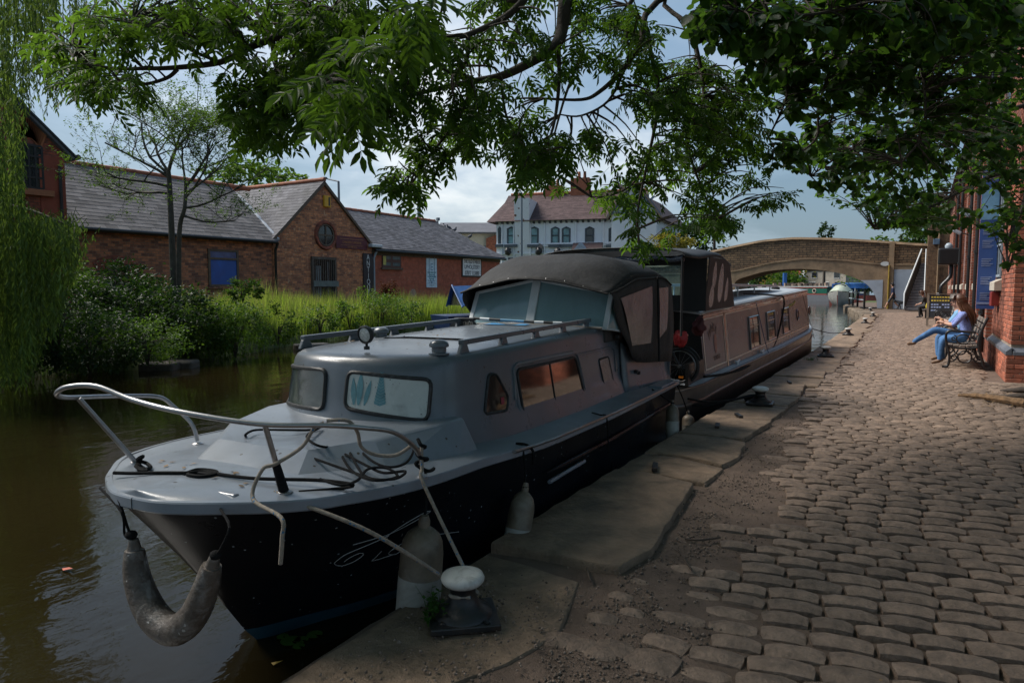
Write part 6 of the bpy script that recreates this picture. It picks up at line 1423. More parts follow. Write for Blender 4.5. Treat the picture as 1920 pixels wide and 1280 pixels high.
def slates(roof, P0, al, sl, wl, hs, mt, nparts=0, clip=None, name='slate', th=.012):
    """P0 eave corner, al along the eave (full length), sl up the slope (full length); wl slate width, hs exposed height"""
    al, sl = Vector(al), Vector(sl); La, Ls = al.length, sl.length; a, s_ = al / La, sl / Ls; nn = a.cross(s_).normalized()
    if nn.z < 0: nn = -nn
    items = []
    for r in range(int(Ls / hs) + 1):
        for c in range(-1, int(La / wl) + 1):
            u0 = (c + (.5 if r % 2 else 0)) * wl; u1 = min(u0 + wl - .006, La); u0 = max(0, u0); v0 = r * hs; v1 = min(v0 + hs * 1.25, Ls)
            if u1 - u0 < .05 or v1 - v0 < .04: continue
            if clip and not clip((u0 + u1) / 2, (v0 + v1) / 2, La, Ls): continue
            items.append((u0, u1, v0, v1))
    items.sort(key=lambda i: 0 if nparts == 0 else (P0 + a * i[0] + s_ * i[2] - EYE).length)
    base = {}; O = ORG[roof.name]; mb = MB()
    R3 = Matrix((a, s_, nn)).transposed()
    for k, (u0, u1, v0, v1) in enumerate(items):
        lift = .014; wob = rnd.uniform(-.004, .004)
        p = [Vector((0, 0, lift + wob)), Vector((u1 - u0, 0, lift + wob)), Vector((u1 - u0, v1 - v0, .002)), Vector((0, v1 - v0, .002))]
        o3 = P0 + a * u0 + s_ * (v0 + rnd.uniform(-.012, .012))
        if k < nparts:
            key = (round(u1 - u0, 2), round(v1 - v0, 2))
            if key not in base:
                me = bpy.data.meshes.new(name); t_ = Vector((0, 0, th)); q = p + [x + t_ for x in p]
                me.from_pydata([tuple(x) for x in q], [], [(3, 2, 1, 0), (4, 5, 6, 7), (0, 1, 5, 4), (1, 2, 6, 5), (2, 3, 7, 6), (3, 0, 4, 7)]); me.materials.append(mt); base[key] = me
            o = bpy.data.objects.new(name, base[key]); COL.objects.link(o); o.parent = roof; o.matrix_local = Matrix.Translation(o3 - O) @ (R3.to_4x4())
        else:
            q = [o3 + R3 @ x for x in p] + [o3 + R3 @ (x + Vector((0, 0, th))) for x in p]; mb.hexa(q)
    if mb.v: mb.build('slates', mt, roof, kind='stuff')
def ridge(roof, a, b, m=None, r=.11, step=.45):
    a, b = Vector(a), Vector(b); n = max(1, int((b - a).length / step)); d = (b - a) / n
    for k in range(n):
        MB().tube([a + d * k, a + d * (k + .97)], [r * rnd.uniform(.95, 1.0), r * rnd.uniform(1.0, 1.1)], 8).build('ridge_tile', m or M['ridge'], roof, smooth=50)
XF = -25.0; G0 = .3
# --- B: the long low building
bB = thing('long_brick_building', 'long low brick outbuilding with slate roof and blue boarded window', 'building', (-28, 16, G0))
yB0, yB1, zE, zR = 9.0, 20.9, 3.62, 6.15
mb = MB(); mb.b2((XF - 6, yB0, -.3), (XF, yB1, zE)); mb.build('wall', M['brickB'], bB)
mb = MB(); mb.add([(XF + .28, yB0, zE - .1), (XF + .28, yB1 + .1, zE - .1), (XF - 3, yB1 + .1, zR), (XF - 3, yB0, zR), (XF - 6.3, yB0, zE - .1), (XF - 6.3, yB1 + .1, zE - .1)], [(0, 1, 2, 3), (3, 2, 5, 4)]); rB = mb.build('roof', M['slate2'], bB)
slates(rB, Vector((XF + .30, 11.8, zE - .08)), (0, yB1 - 11.7, 0), (-3.3, 0, zR - zE + .12), .42, .235, M['slate'], 300)
ridge(rB, (XF - 3, 11.9, zR + .05), (XF - 3, yB1 + 1.2, zR + .05))
MB().tube([(XF + .33, yB0, zE - .14), (XF + .33, yB1 - .05, zE - .14)], .075, 8).build('gutter', M['gutter'], bB, smooth=60)
p = atX(XF + .1, 517, 452); MB().tube([(XF + .3, p.y - .05, zE - .16), (XF + .12, p.y - .05, zE - .5), (XF + .12, p.y - .05, .3)], .06, 8).build('downpipe', M['gutter'], bB, smooth=60)
def rect(px0, py0, px1, py1, x=XF):
    a, b = atX(x, px0, py1), atX(x, px1, py1); t1 = atX(x, px0, py0); return a.y, b.y, (a.z + b.z) / 2, (t1.z + atX(x, px1, py0).z) / 2
y0_, y1_, z0_, z1_ = rect(393, 470, 446, 534)
wo_ = MB().b2((XF - .02, y0_, z0_), (XF + .015, y1_, z1_)).build('window', M['boardblue'], bB)
fm = MB()
for a in (y0_, y1_): fm.b2((XF - .01, a - .05, z0_ - .05), (XF + .05, a + .05, z1_ + .05))
for z in (z0_ - .02, z1_, z0_ + (z1_ - z0_) * .76): fm.b2((XF - .01, y0_ - .05, z - .04), (XF + .055, y1_ + .05, z + .04))
fm.build('frame', M['timber'], wo_); MB().b2((XF, y0_ - .1, z0_ - .16), (XF + .1, y1_ + .1, z0_ - .07)).build('sill', M['brickB'], wo_)
MB().b2((XF + .012, y0_ + .06, z0_ + (z1_ - z0_) * .79), (XF + .018, y1_ - .06, z1_ - .05)).build('pane', mat('pale blue pane', (.05, .12, .25), .15, var=.4, scale=2), wo_)
# brick segmental arch over a dark opening
y0_, y1_, z0_, z1_ = rect(188, 478, 250, 560); wo_ = MB().b2((XF - .02, y0_, .2), (XF + .012, y1_, z1_ - .35)).build('opening', M['voidglass'], bB); ym = (y0_ + y1_) / 2
mb = MB()
for k in range(19):
    t = -1 + 2 * k / 18; mb.box((XF + .012, ym + t * (y1_ - y0_) * .58, z1_ - .22 - .24 * t * t), (.04, .085, .42), mtx=Matrix.Rotation(-t * .42, 3, 'X'))
mb.build('brick_arch', M['brickA'], bB)
MB().b2((XF, y0_ - .25, 1.9), (XF + .03, y0_, z1_ - .55)).build('brick_pier', M['brickA'], bB)
# --- A: gable at the far left
XA = -23.6
bA = thing('gabled_brick_building', 'tall dark red brick building with gable end behind the willow', 'building', (XA - 4, 6, G0))
ce = atX(XA, 127, 275); sl_ = (atX(XA, 80, 228).z - ce.z) / (ce.y - atX(XA, 80, 228).y); half = 5.2
yA1 = ce.y - .12; yA0 = yA1 - 2 * half; zAe = ce.z - .05; zAp = zAe + sl_ * half
mb = MB(); mb.prism([(XA, yA0, -.3), (XA, yA1, -.3), (XA, yA1, zAe), (XA, yA1 - half, zAp), (XA, yA0, zAe)], (-9, 0, 0)); mb.build('wall', M['brickA'], bA)
mb = MB()
for sg in (1, -1):
    ye = yA1 + .28 if sg > 0 else yA0 - .28; zz_ = zAe - .28 * sl_
    mb.add([(XA + .18, ye, zz_), (XA + .18, yA1 - half, zAp + .0), (XA - 9, yA1 - half, zAp), (XA - 9, ye, zz_)], [(0, 1, 2, 3)])
rA = mb.build('roof', M['slate2'], bA, solid=.14)
mb = MB(); mb.beam((XA + .13, yA1 + .26, zAe - .30 * sl_), (XA + .13, yA1 - half, zAp - .05), .06, .2, up=(1, 0, 0)); mb.build('barge_board', M['gutter'], bA)
MB().tube([(XA + .2, yA1 + .33, zAe - .27), (XA - 9, yA1 + .33, zAe - .27)], .09, 8).build('gutter', M['gutter'], bA)
q0, q1 = atX(XA, 117, 285), atX(XA, 119, 430); MB().tube([(XA + .07, yA1 - .18, zAe - .6), (XA + .07, yA1 - .18, -.2)], .05, 6).build('downpipe', M['gutter'], bA)
y0_, y1_, z0_, z1_ = rect(30, 272, 81, 352, XA); wo_ = MB().b2((XA - .02, y0_, z0_), (XA + .012, y1_, z1_)).build('window', M['voidglass'], bA)
fm = MB(); 
for k in range(5): fm.b2((XA, y0_ + (y1_ - y0_) * k / 4 - .03, z0_), (XA + .04, y0_ + (y1_ - y0_) * k / 4 + .03, z1_))
for k in range(5): fm.b2((XA, y0_, z0_ + (z1_ - z0_) * k / 4 - .03), (XA + .042, y1_, z0_ + (z1_ - z0_) * k / 4 + .03))
fm.build('frame', M['gutter'], wo_); MB().b2((XA, y0_ - .2, z0_ - .22), (XA + .16, y1_ + .25, z0_ - .04)).build('sill', mat('terracotta sill', (.34, .12, .055), .7), wo_)
ym = (y0_ + y1_) / 2; mb = MB()
for k in range(21):
    t = -1 + 2 * k / 20; mb.box((XA + .012, ym + t * (y1_ - y0_) * .56, z1_ + .5 - .30 * t * t), (.04, .085, .55), mtx=Matrix.Rotation(-t * .4, 3, 'X'))
mb.build('brick_arch', mat('orange rubbed brick', (.36, .12, .05), .8, var=.2, island=.15), wo_)
mb = MB(); mb.b2((XA, yA1 - .75, -.2), (XA + .03, yA1 - .02, zAe - .35)); mb.build('corner_pier', mat('smooth red brick', (.27, .06, .032), .75, var=.2, scale=3), bA)
# --- C: gable building
bC = thing('antiques_building', 'brick gable fronted shop with round window and barred door', 'building', (XF - 4, 24, G0))
yC0, yC1 = atX(XF + .1, 512, 445).y, atX(XF + .1, 697, 470).y; pk = atX(XF + .1, 606, 345); XC = XF + .1
zCe = 3.62; zCp = pk.z
mb = MB(); mb.prism([(XC, yC0, -.3), (XC, yC1, -.3), (XC, yC1, zCe), (XC, pk.y, zCp), (XC, yC0, zCe)], (-11, 0, 0)); mb.build('wall', M['brickC'], bC)
mb = MB(); mb.add([(XC + .12, yC0 - .12, zCe - .02), (XC + .12, pk.y, zCp + .14), (XC - 11, pk.y, zCp + .14), (XC - 11, yC0 - .12, zCe - .02), (XC + .12, yC1 + .12, zCe - .02), (XC - 11, yC1 + .12, zCe - .02)], [(0, 1, 2, 3), (1, 4, 5, 2)]); rC = mb.build('roof', M['slate2'], bC)
slates(rC, Vector((XC + .13, yC0 - .14, zCe - .02)), (-8, 0, 0), (0, pk.y - yC0 + .14, zCp - zCe + .17), .36, .235, M['slate2'], 120)
ridge(rC, (XC + .1, pk.y, zCp + .2), (XC - 8, pk.y, zCp + .2))
for ys_, nm in ((yC0 - .13, 0), (yC1 + .13, 1)):
    MB().beam((XC + .06, ys_, zCe - .08), (XC + .06, pk.y, zCp + .04), .12, .12, up=(1, 0, 0)).build('verge', M['timber'], bC)
c = atX(XC, 610, 441); rr = .5
ring = lambda r, x: [(x, c.y + r * math.cos(a), c.z + r * math.sin(a)) for a in np.linspace(0, 2 * math.pi, 28, endpoint=False)]
MB().tube(ring(.62, XC + .01), .10, 6, closed=True).build('brick_ring', M['brickA'], bC, smooth=60)
wo_ = MB().tube(ring(.50, XC + .03), .045, 6, closed=True).build('round_window', M['timber'], bC, smooth=60)
MB().poly(ring(.5, XC + .012)).build('pane', M['voidglass'], wo_); fm = MB(); fm.b2((XC + .015, c.y - .03, c.z - .5), (XC + .05, c.y + .03, c.z + .5)); fm.b2((XC + .015, c.y - .5, c.z - .03), (XC + .048, c.y + .5, c.z + .03)); fm.build('glazing_bar', M['timber'], wo_)
y0_, y1_, z0_, z1_ = rect(586, 483, 628, 572, XC); z0_ = .3
wo_ = MB().b2((XC - .02, y0_ + .08, z0_), (XC + .01, y1_ - .08, z1_ - .05)).build('door', M['voidglass'], bC)
MB().b2((XC + .011, y0_ + .25, z0_), (XC + .018, y0_ + .55, z1_ - .4)).build('door_panel', mat('grey door paint', (.30, .32, .33), .5), wo_)
MB().b2((XC + .011, y1_ - .5, z0_ + .5), (XC + .018, y1_ - .42, z1_ - .2)).build('door_panel', mat('pale door paint', (.38, .40, .43), .5), wo_)
M['rust'] = mat('rusty bars', (.085, .065, .05), .7, var=.4, scale=10, dirt=(.2, .2, .18), damt=.4)
for k in range(10): MB().b2((XC + .06, y0_ + .14 + k * (y1_ - y0_ - .28) / 9 - .018, z0_), (XC + .09, y0_ + .14 + k * (y1_ - y0_ - .28) / 9 + .018, z1_ - .1)).build('bar', M['rust'], wo_)
fm = MB(); fm.b2((XC, y0_ - .06, z0_), (XC + .11, y0_ + .06, z1_)); fm.b2((XC, y1_ - .06, z0_), (XC + .11, y1_ + .06, z1_)); fm.b2((XC, y0_ - .06, z1_ - .1), (XC + .112, y1_ + .06, z1_ + .03)); fm.build('door_frame', M['rust'], wo_)
MB().b2((XC + .09, y0_ - .0, 1.52), (XC + .14, y1_ + .16, 1.80)).build('cross_bar', mat('grey green steel', (.13, .16, .15), .5, var=.3), wo_)
ab_ = atX(XC, 611, 378); al_ = thing('alarm_box', 'yellow alarm box high on the gable of the antiques shop', 'alarm', ab_); MB().box((XC + .07, ab_.y, ab_.z), (.13, .42, .55)).build('alarm_case', mat('alarm yellow', (.62, .33, .02), .5), al_, bevel=.03)
MB().b2((XC + .138, ab_.y + .04, ab_.z - .2), (XC + .145, ab_.y + .14, ab_.z + .2)).build('alarm_print', M['gutter'], al_)
# signs
Y_, Z_ = (0, 1, 0), (0, 0, 1)
y0_, y1_, z0_, z1_ = rect(629, 444, 687, 467, XC); sg_ = thing('shop_sign', 'dark red shop board with gold lettering on the brick gable', 'sign', (XC, (y0_ + y1_) / 2, z0_))
MB().b2((XC + .02, y0_, z0_), (XC + .06, y1_, z1_)).build('board', mat('maroon board', (.085, .006, .016), .45), sg_); ym, zm, hh = (y0_ + y1_) / 2, (z0_ + z1_) / 2, z1_ - z0_
M['gold'] = mat('gold lettering', (.42, .17, .06), .45)
text('CANALSIDE CURIOSITIES', hh * .27, (XC + .063, ym, zm + hh * .02), Y_, Z_, M['gold'], sg_, fit=.72)
text('TEATIME ARTS', hh * .17, (XC + .063, ym, z0_ + hh * .14), Y_, Z_, M['gold'], sg_); mb = MB(); mb.b2((XC + .06, y0_ + .25, z1_ - .14), (XC + .064, y1_ - .25, z1_ - .12)); mb.b2((XC + .06, y0_ + .3, zm - .14), (XC + .064, y1_ - .3, zm - .125)); mb.build('rule_line', M['gold'], sg_)
y0_, y1_, z0_, z1_ = rect(681, 475, 700, 572, XC); z0_ = .55; sg_ = thing('antiques_sign', 'tall black vertical sign reading ANTIQUES in white letters', 'sign', (XC, (y0_ + y1_) / 2, z0_))
MB().b2((XC + .02, y0_, z0_), (XC + .06, y1_, z1_)).build('board', mat('black board', (.008, .010, .018), .4), sg_)
for k, ch in enumerate('ANTIQUES'): text(ch, .40, (XC + .063, (y0_ + y1_) / 2 - .02, z1_ - .22 - k * (z1_ - z0_ - .3) / 7.6), Y_, Z_, M['white'], sg_, name='letter', fit=.85)
# --- D: red brick workshop
bD = thing('red_brick_workshop', 'plain red brick workshop with grey slate roof and several wall signs', 'building', (XF - 4, 33, G0))
yD0, yD1 = yC1 + .02, atX(XF, 937, 490).y; zD = 3.62
mb = MB(); mb.b2((XF - 8, yD0, -.4), (XF, yD1, zD - .1)); mb.build('wall', M['brickD'], bD)
r0, r1 = atX(XF - 3.6, 660, 400), atX(XF - 3.6, 815, 413); zr_ = (r0.z + r1.z) / 2; yH = r1.y
mb = MB(); e0, e1 = (XF + .3, yD0, zD - .12), (XF + .3, yD1 + .3, zD - .12); mb.add([e0, e1, (XF - 3.6, yH, zr_), (XF - 3.6, yD0, zr_), (XF - 8, yD0, zD - .1), (XF - 8, yD1 + .3, zD - .1)], [(0, 1, 2, 3), (1, 5, 2), (2, 5, 4, 3)]); rD = mb.build('roof', M['slate2'], bD)
LaD = yD1 + .3 - yD0
slates(rD, Vector((XF + .32, yD0, zD - .10)), (0, LaD, 0), (-3.9, 0, zr_ - zD + .14), .30, .20, M['slate2'], 0, lambda u, v, a, s_: u < a - (a - (yH - yD0)) * v / s_)
ridge(rD, (XF - 3.6, yD0, zr_ + .06), (XF - 3.6, yH, zr_ + .06)); 
MB().b2((XF - .01, yD0 + .02, zD - .42), (XF + .05, yD1, zD - .16)).build('fascia', M['timber'], bD)
MB().tube([(XF + .34, yD0, zD - .2), (XF + .34, yD1 + .25, zD - .2)], .08, 8).build('gutter', M['gutter'], bD, smooth=60)
MB().tube([(XF + .34, yD0 + .1, zD - .22), (XF + .14, yD0 + .1, zD - .6), (XF + .14, yD0 + .1, .3)], .055, 8).build('downpipe', M['frameblue'], bD, smooth=60)
MB().b2((XF + .1, yD0 - .3, zD - .05), (XF + .42, yD0 + .5, zD + .12)).build('flashing', M['flash'], bD, bevel=.04)
mb = MB(); mb.tube(smoothpath([(XF + .25, yB1 + .1, zE), (XF - .8, yB1 + .12, zE + .8), (XF - 1.5, yB1 + .12, zE + 1.4), (XF - 2.6, yB1 + .12, zE + 2.2)], 6), [.05 + .05 * rnd.random() for _ in range(19)], 6); mb.build('flashing', M['flash'], bB, smooth=60)
y0_, y1_, z0_, z1_ = rect(716, 478, 751, 502); wo_ = MB().b2((XF, y0_, z0_), (XF + .05, y1_, z1_)).build('window', mat('brown window frame', (.085, .035, .025), .5), bD)
for a in (0, 1):
    for b in (0, 1):
        ya, yb_ = y0_ + .1 + a * (y1_ - y0_ - .1) / 2, y0_ + a * (y1_ - y0_) / 2 + (y1_ - y0_) / 2 - .1; za = z0_ + .1 + b * (z1_ - z0_) / 2; MB().b2((XF + .051, ya, za), (XF + .056, yb_, za + (z1_ - z0_) / 2 - .17)).build('pane', mat('dim blue pane', (.09, .13, .14), .15, var=.4, scale=3), wo_)
MB().b2((XF, y0_ - .1, z0_ - .1), (XF + .12, y1_ + .1, z0_)).build('sill', M['timber'], wo_); tag(MB().b2((XF + .057, y0_ + .05, z1_ - .55), (XF + .062, y0_ + .28, z1_ - .08)).build('window_notice', mat('yellow notice', (.5, .45, .12), .6), wo_))
y0_, y1_, z0_, z1_ = rect(799, 479, 818.5, 539); sg_ = thing('pale_banner', 'pale blue vertical banner with arrow emblem on the red brick workshop', 'sign', (XF, y0_, z0_)); MB().b2((XF + .01, y0_, z0_), (XF + .04, y1_, z1_)).build('board', mat('pale blue print', (.56, .70, .82), .5), sg_)
ym = (y0_ + y1_) / 2; w2 = (y1_ - y0_) / 2; pb_ = mat('grey blue print', (.20, .30, .42), .5); pt = mat('teal print', (.05, .25, .27), .5); mb = MB(); mb.tube([(XF + .045, ym - w2 * .5, z1_ - .1), (XF + .045, ym - w2 * .5, z1_ - 1.25), (XF + .045, ym, z1_ - 1.65), (XF + .045, ym + w2 * .5, z1_ - 1.25), (XF + .045, ym + w2 * .5, z1_ - .1)], .022, 4); mb.tube([(XF + .045, ym - w2 * .5, z1_ - 1.22), (XF + .045, ym + w2 * .5, z1_ - 1.22)], .016, 4); mb.build('arrow_emblem', pb_, sg_)
text('E', .6, (XF + .043, ym, z1_ - .7), Y_, Z_, pb_, sg_, name='letter')
H_ = z1_ - z0_
for k, (tx, m_, sz) in enumerate((('Canal Cottage', pt, .16), ('& Craft', pt, .12), ('vintage interiors', pt, .15), ('& Gifts', pt, .13), ('open weekdays', pb_, .10), ('Tuesday to Saturday', pb_, .09), ('please ask', pb_, .09))):
    m2 = MB(); n_ = len(tx); wd = min(w2 * .8, n_ * sz * .26)
    x = -wd
    while x < wd - .03:
        l_ = rnd.uniform(.06, .16); m2.b2((XF + .0405, ym + x, z0_ + H_ * (.47 - .066 * k) - sz * .25), (XF + .0435, min(ym + x + l_, ym + wd), z0_ + H_ * (.47 - .066 * k) + sz * .25)); x += l_ + .035
    m2.build('illegible_text_line', m_, sg_)
y0_, y1_, z0_, z1_ = rect(866, 484, 901, 518); sg_ = thing('upholstery_sign', 'white framed board reading THE OLD STABLES UPHOLSTERY with telephone number', 'sign', (XF, y0_, z0_)); MB().b2((XF + .01, y0_ - .05, z0_ - .05), (XF + .05, y1_ + .05, z1_ + .05)).build('frame', M['gutter'], sg_); MB().b2((XF + .05, y0_ + .05, z0_ + .05), (XF + .06, y1_ - .05, z1_ - .05)).build('board', mat('white sign board', (.80, .82, .86), .5), sg_)
ink = mat('dark ink', (.03, .03, .05), .5); ym = (y0_ + y1_) / 2; H_ = z1_ - z0_
for tx, t, sz, ft in (('THE OLD STABLES', .80, .34, .66), ('UPHOLSTERY', .50, .36, .80), ('07877 133880', .17, .36, .78)): text(tx, sz, (XF + .063, ym, z0_ + H_ * t), Y_, Z_, ink, sg_, fit=ft, bold=.004)
y0_, y1_, z0_, z1_ = rect(907, 516, 918, 526); sg_ = thing('small_notice', 'small white notice plate beside the brown sign on the workshop', 'sign', (XF, y0_, z0_)); MB().b2((XF + .01, y0_, z0_), (XF + .04, y1_, z1_)).build('plate', M['white'], sg_)
for k in range(2): MB().b2((XF + .041, y0_ + .07, z0_ + .1 + k * .2), (XF + .044, y1_ - .09, z0_ + .2 + k * .2)).build('illegible_text_line', pb_, sg_)
y0_, y1_, z0_, z1_ = rect(920, 503, 941, 524); y1_ = min(y1_, yD1 - .05); sg_ = thing('brown_sign', 'brown sign with rounded corners and cream script at the workshop end', 'sign', (XF, y0_, z0_)); MB().b2((XF + .01, y0_, z0_), (XF + .05, y1_, z1_)).build('board', mat('brown board', (.12, .065, .06), .5), sg_, bevel=.02)
ym = (y0_ + y1_) / 2
for tx, t, sz in (('LG', .8, .2), ('Fenders', .52, .30)): text(tx, sz, (XF + .054, ym, z0_ + (z1_ - z0_) * t), Y_, Z_, M['sill'], sg_, fit=.8)
MB().b2((XF + .051, y0_ + .2, z0_ + .18), (XF + .054, y1_ - .25, z0_ + .24)).build('illegible_text_line', M['sill'], sg_)
M['patch'] = mat('pale render patch', (.36, .24, .18), .9)
for q in ((775, 551, .3), (854, 552, .18)):
    p = atX(XF + .006, q[0], q[1]); MB().lathe([(.001, -.003), (q[2], -.003), (q[2] * .8, .004), (.001, .005)], p, 9, Matrix.Rotation(R(90), 3, 'Y')).build('render_patch', M['patch'], bD)
# pigeons
M['pigeon'] = mat('grey plumage', (.055, .06, .075), .7, var=.4, scale=9)
for i, (px, py) in enumerate([(706, 397), (717, 402), (766, 403), (774, 407), (796, 415), (803, 416), (817, 417), (833, 424), (842, 427), (852, 431), (881, 443)]):
    for xq in np.arange(XF - 3.7, XF + .3, .02):
        p = atX(float(xq), px, py); zq = zD - .1 + (XF + .3 - xq) / 3.9 * (zr_ - zD + .14)
        if p.z <= zq + .16: break
    g = blob('pigeon', p, (.10, .19, .11), M['pigeon'], 'grey pigeon perched on the workshop roof, ' + ['end of the ridge nearest the gable', 'second from the gable', 'third from the gable', 'fourth from the gable', 'fifth from the gable', 'sixth from the gable', 'below the floodlight', 'first of three below the floodlight', 'second of three below the floodlight', 'third of three below the floodlight', 'alone low on the slope'][i], 'bird', i, .1)
    g['group'] = 'pigeons on the workshop roof'; g.rotation_euler = (R(25), 0, rnd.uniform(0, 6.3))
    hd = blob('head', (0, .19, .10), (.055, .06, .055), M['pigeon'], None, None, i, .1); hd.parent = g; MB().add([(-.012, .24, .10), (.012, .24, .10), (0, .285, .09), (0, .24, .115)], [(0, 1, 2), (0, 1, 3), (1, 2, 3), (0, 2, 3)]).build('beak', M['gutter'], g, local=True)
    MB().add([(-.05, -.16, .0), (.05, -.16, .0), (.04, -.34, -.03), (-.04, -.34, -.03), (-.04, -.16, .03), (.04, -.16, .03), (.03, -.34, -.015), (-.03, -.34, -.015)], [(0, 3, 2, 1), (4, 5, 6, 7), (0, 1, 5, 4), (1, 2, 6, 5), (2, 3, 7, 6), (3, 0, 4, 7)]).build('tail', M['pigeon'], g, local=True)
# street lamps, mast, floodlight
M['galv'] = mat('galvanised post', (.13, .16, .19), .5, var=.15)
def lamp(px, pyt, pyb, d, armpx, armpy, label):
    b = atD(d, px, pyb); b.z = .4; t_ = atD(d, px, pyt); e = atD(d, armpx, armpy); t = thing('street_lamp', label, 'street lamp', b)
    MB().tube([b, Vector((b.x, b.y, t_.z))], [.13, .08], 8).build('post', M['galv'], t, smooth=60); tp = Vector((b.x, b.y, t_.z)); MB().tube([tp, tp.lerp(e, .85)], .06, 6).build('arm', M['galv'], t, smooth=60)
    MB().lathe([(.001, -.06), (.16, -.02), (.16, .04), (.05, .10), (.001, .11)], e, 10, Matrix.Diagonal((2.1, 1, 1))).build('lamp_head', M['galv'], t, smooth=50)
lamp(637.5, 342, 480, 50, 607, 334, 'street lamp rising behind the antiques shop gable'); lamp(978, 362, 480, 60, 965, 353, 'tall street lamp in front of the white public house')
b = atD(62, 786.5, 470); b.z = .4; t_ = atD(62, 786.5, 314); mt_ = thing('camera_mast', 'tall dark camera mast behind the workshop roof', 'mast', b); MB().tube([b, Vector((b.x, b.y, t_.z))], [.22, .15], 8).build('post', M['galv'], mt_, smooth=60)
q = atD(62, 786.5, 366); MB().tube(smoothpath([q, q + RT * .35 + UP * .1, q + RT * .42 + UP * -.5, q + RT * .42 + UP * -.75], 4), .04, 6).build('bracket', M['galv'], mt_); MB().lathe([(.001, -.14), (.1, -.1), (.13, 0), (.08, .12), (.001, .14)], q + RT * .42 + UP * -.9, 10).build('dome_camera', M['gutter'], mt_, smooth=60)
q = atD(62, 786.5, 324); MB().tube([q, q + RT * .45 + UP * .05], .03, 5).build('bracket', M['galv'], mt_); MB().box(q + RT * .5 + UP * -.02, (.18, .18, .22)).build('side_camera', M['gutter'], mt_)
fl = thing('roof_floodlight', 'small floodlight on a short pole above the workshop ridge', 'lamp', atD(50, 821, 425)); MB().tube([atD(50, 821, 432), atD(50, 821, 414)], .05, 5).build('pole', M['galv'], fl); MB().box(atD(50, 821, 411), (.36, .2, .2), -.6).build('lamp_body', M['galv'], fl)
# --- E: cream cottage and F: the white public house
def facing(px0, d0, px1, d1):
    a, b = atD(d0, px0, 560), atD(d1, px1, 560); a.z = b.z = 0; u = (b - a); L = u.length; u.normalize(); n = Vector((u.y, -u.x, 0)); return a, u, n, L
a, u, n, L = facing(826, 76, 934, 76); bE = thing('cream_house', 'cream rendered house with dark slate roof behind the workshop', 'house', a)
E_ = lambda s, o, z: tuple(a + u * s + n * o + Vector((0, 0, z)))
zt_, zr2 = atD(76, 880, 438).z, atD(79, 880, 421).z
mb = MB(); mb.hexa([E_(0, 0, 0), E_(L, 0, 0), E_(L, -7, 0), E_(0, -7, 0), E_(0, 0, zt_), E_(L, 0, zt_), E_(L, -7, zt_), E_(0, -7, zt_)]); mb.build('wall', mat('cream render', (.52, .46, .36), .8, var=.1), bE)
mb = MB(); mb.add([E_(-.3, .4, zt_ - .1), E_(L, .4, zt_ - .1), E_(L, -3.5, zr2), E_(-.3, -3.5, zr2)], [(0, 1, 2, 3)]); mb.build('roof', M['slatefar'], bE, solid=.2)
for s in (L * .55, L * .76): w_ = MB().hexa([E_(s, .02, zt_ - 2.6), E_(s + 1.1, .02, zt_ - 2.6), E_(s + 1.1, .06, zt_ - 2.6), E_(s, .06, zt_ - 2.6), E_(s, .02, zt_ - 1.4), E_(s + 1.1, .02, zt_ - 1.4), E_(s + 1.1, .06, zt_ - 1.4), E_(s, .06, zt_ - 1.4)]).build('window', M['voidglass'], bE)
MB().hexa([E_(L - 1.3, .03, 0), E_(L - .1, .03, 0), E_(L - .1, .5, 0), E_(L - 1.3, .5, 0), E_(L - 1.3, .03, zt_ - .6), E_(L - .1, .03, zt_ - .2), E_(L - .1, .5, zt_ - .2), E_(L - 1.3, .5, zt_ - .6)]).build('brick_return', M['brickfar'], bE)
a, u, n, L = facing(931, 70, 1206, 66); bF = thing('white_public_house', 'white painted public house with plum slate roof and half timbered gable', 'building', a)
zt_ = atD(70, 1000, 416).z; zr2 = atD(74.5, 1000, 370).z; F_ = lambda s, o, z: tuple(a + u * s + n * o + Vector((0, 0, z))); wht = mat('white painted stucco', (.70, .72, .76), .7, var=.05, scale=1, dirt=(.5, .52, .55), dscale=.8, damt=.3)
def sat(px): # distance along facade for a pixel column
    r = ray(px, 560); r2 = Vector((r.x, r.y)); d2 = Vector((u.x, u.y)); o2 = Vector((EYE.x - a.x, EYE.y - a.y)); # solve o+ t r = s u
    det = r2.x * -d2.y + d2.x * r2.y; t = (-o2.x * -d2.y + -d2.x * o2.y) / det if abs(det) > 1e-9 else 0
    return ((o2 + r2 * t).dot(d2))
def zat(px, py): s = sat(px); p = Vector(F_(s, 0, 0)); d = (p - EYE).length; r = ray(px, py); k = Vector((p.x - EYE.x, p.y - EYE.y)).length / Vector((r.x, r.y)).length; return (EYE + r * k).z
mb = MB(); mb.hexa([F_(0, 0, 0), F_(L, 0, 0), F_(L, -9, 0), F_(0, -9, 0), F_(0, 0, zt_), F_(L, 0, zt_), F_(L, -9, zt_), F_(0, -9, zt_)]); mb.build('wall', wht, bF)
mb = MB(); mb.add([F_(-.9, .5, zt_ - .1), F_(L, .5, zt_ - .1), F_(L, -4.5, zr2), F_(.3, -4.5, zr2), F_(-.9, -9.5, zt_ - .1), F_(L, -9.5, zt_ - .1)], [(0, 1, 2, 3), (3, 2, 5, 4), (0, 3, 4)]); rF = mb.build('roof', M['slatepurple'], bF)
slates(rF, Vector(F_(0, .5, zt_ - .08)), u * L, Vector(F_(0, -4.5, zr2)) - Vector(F_(0, .5, zt_ - .1)), .45, .28, M['slatepurple'], 0)
ridge(rF, F_(.3, -4.5, zr2 + .1), F_(L, -4.5, zr2 + .1), None, .16, .8)
mb = MB()
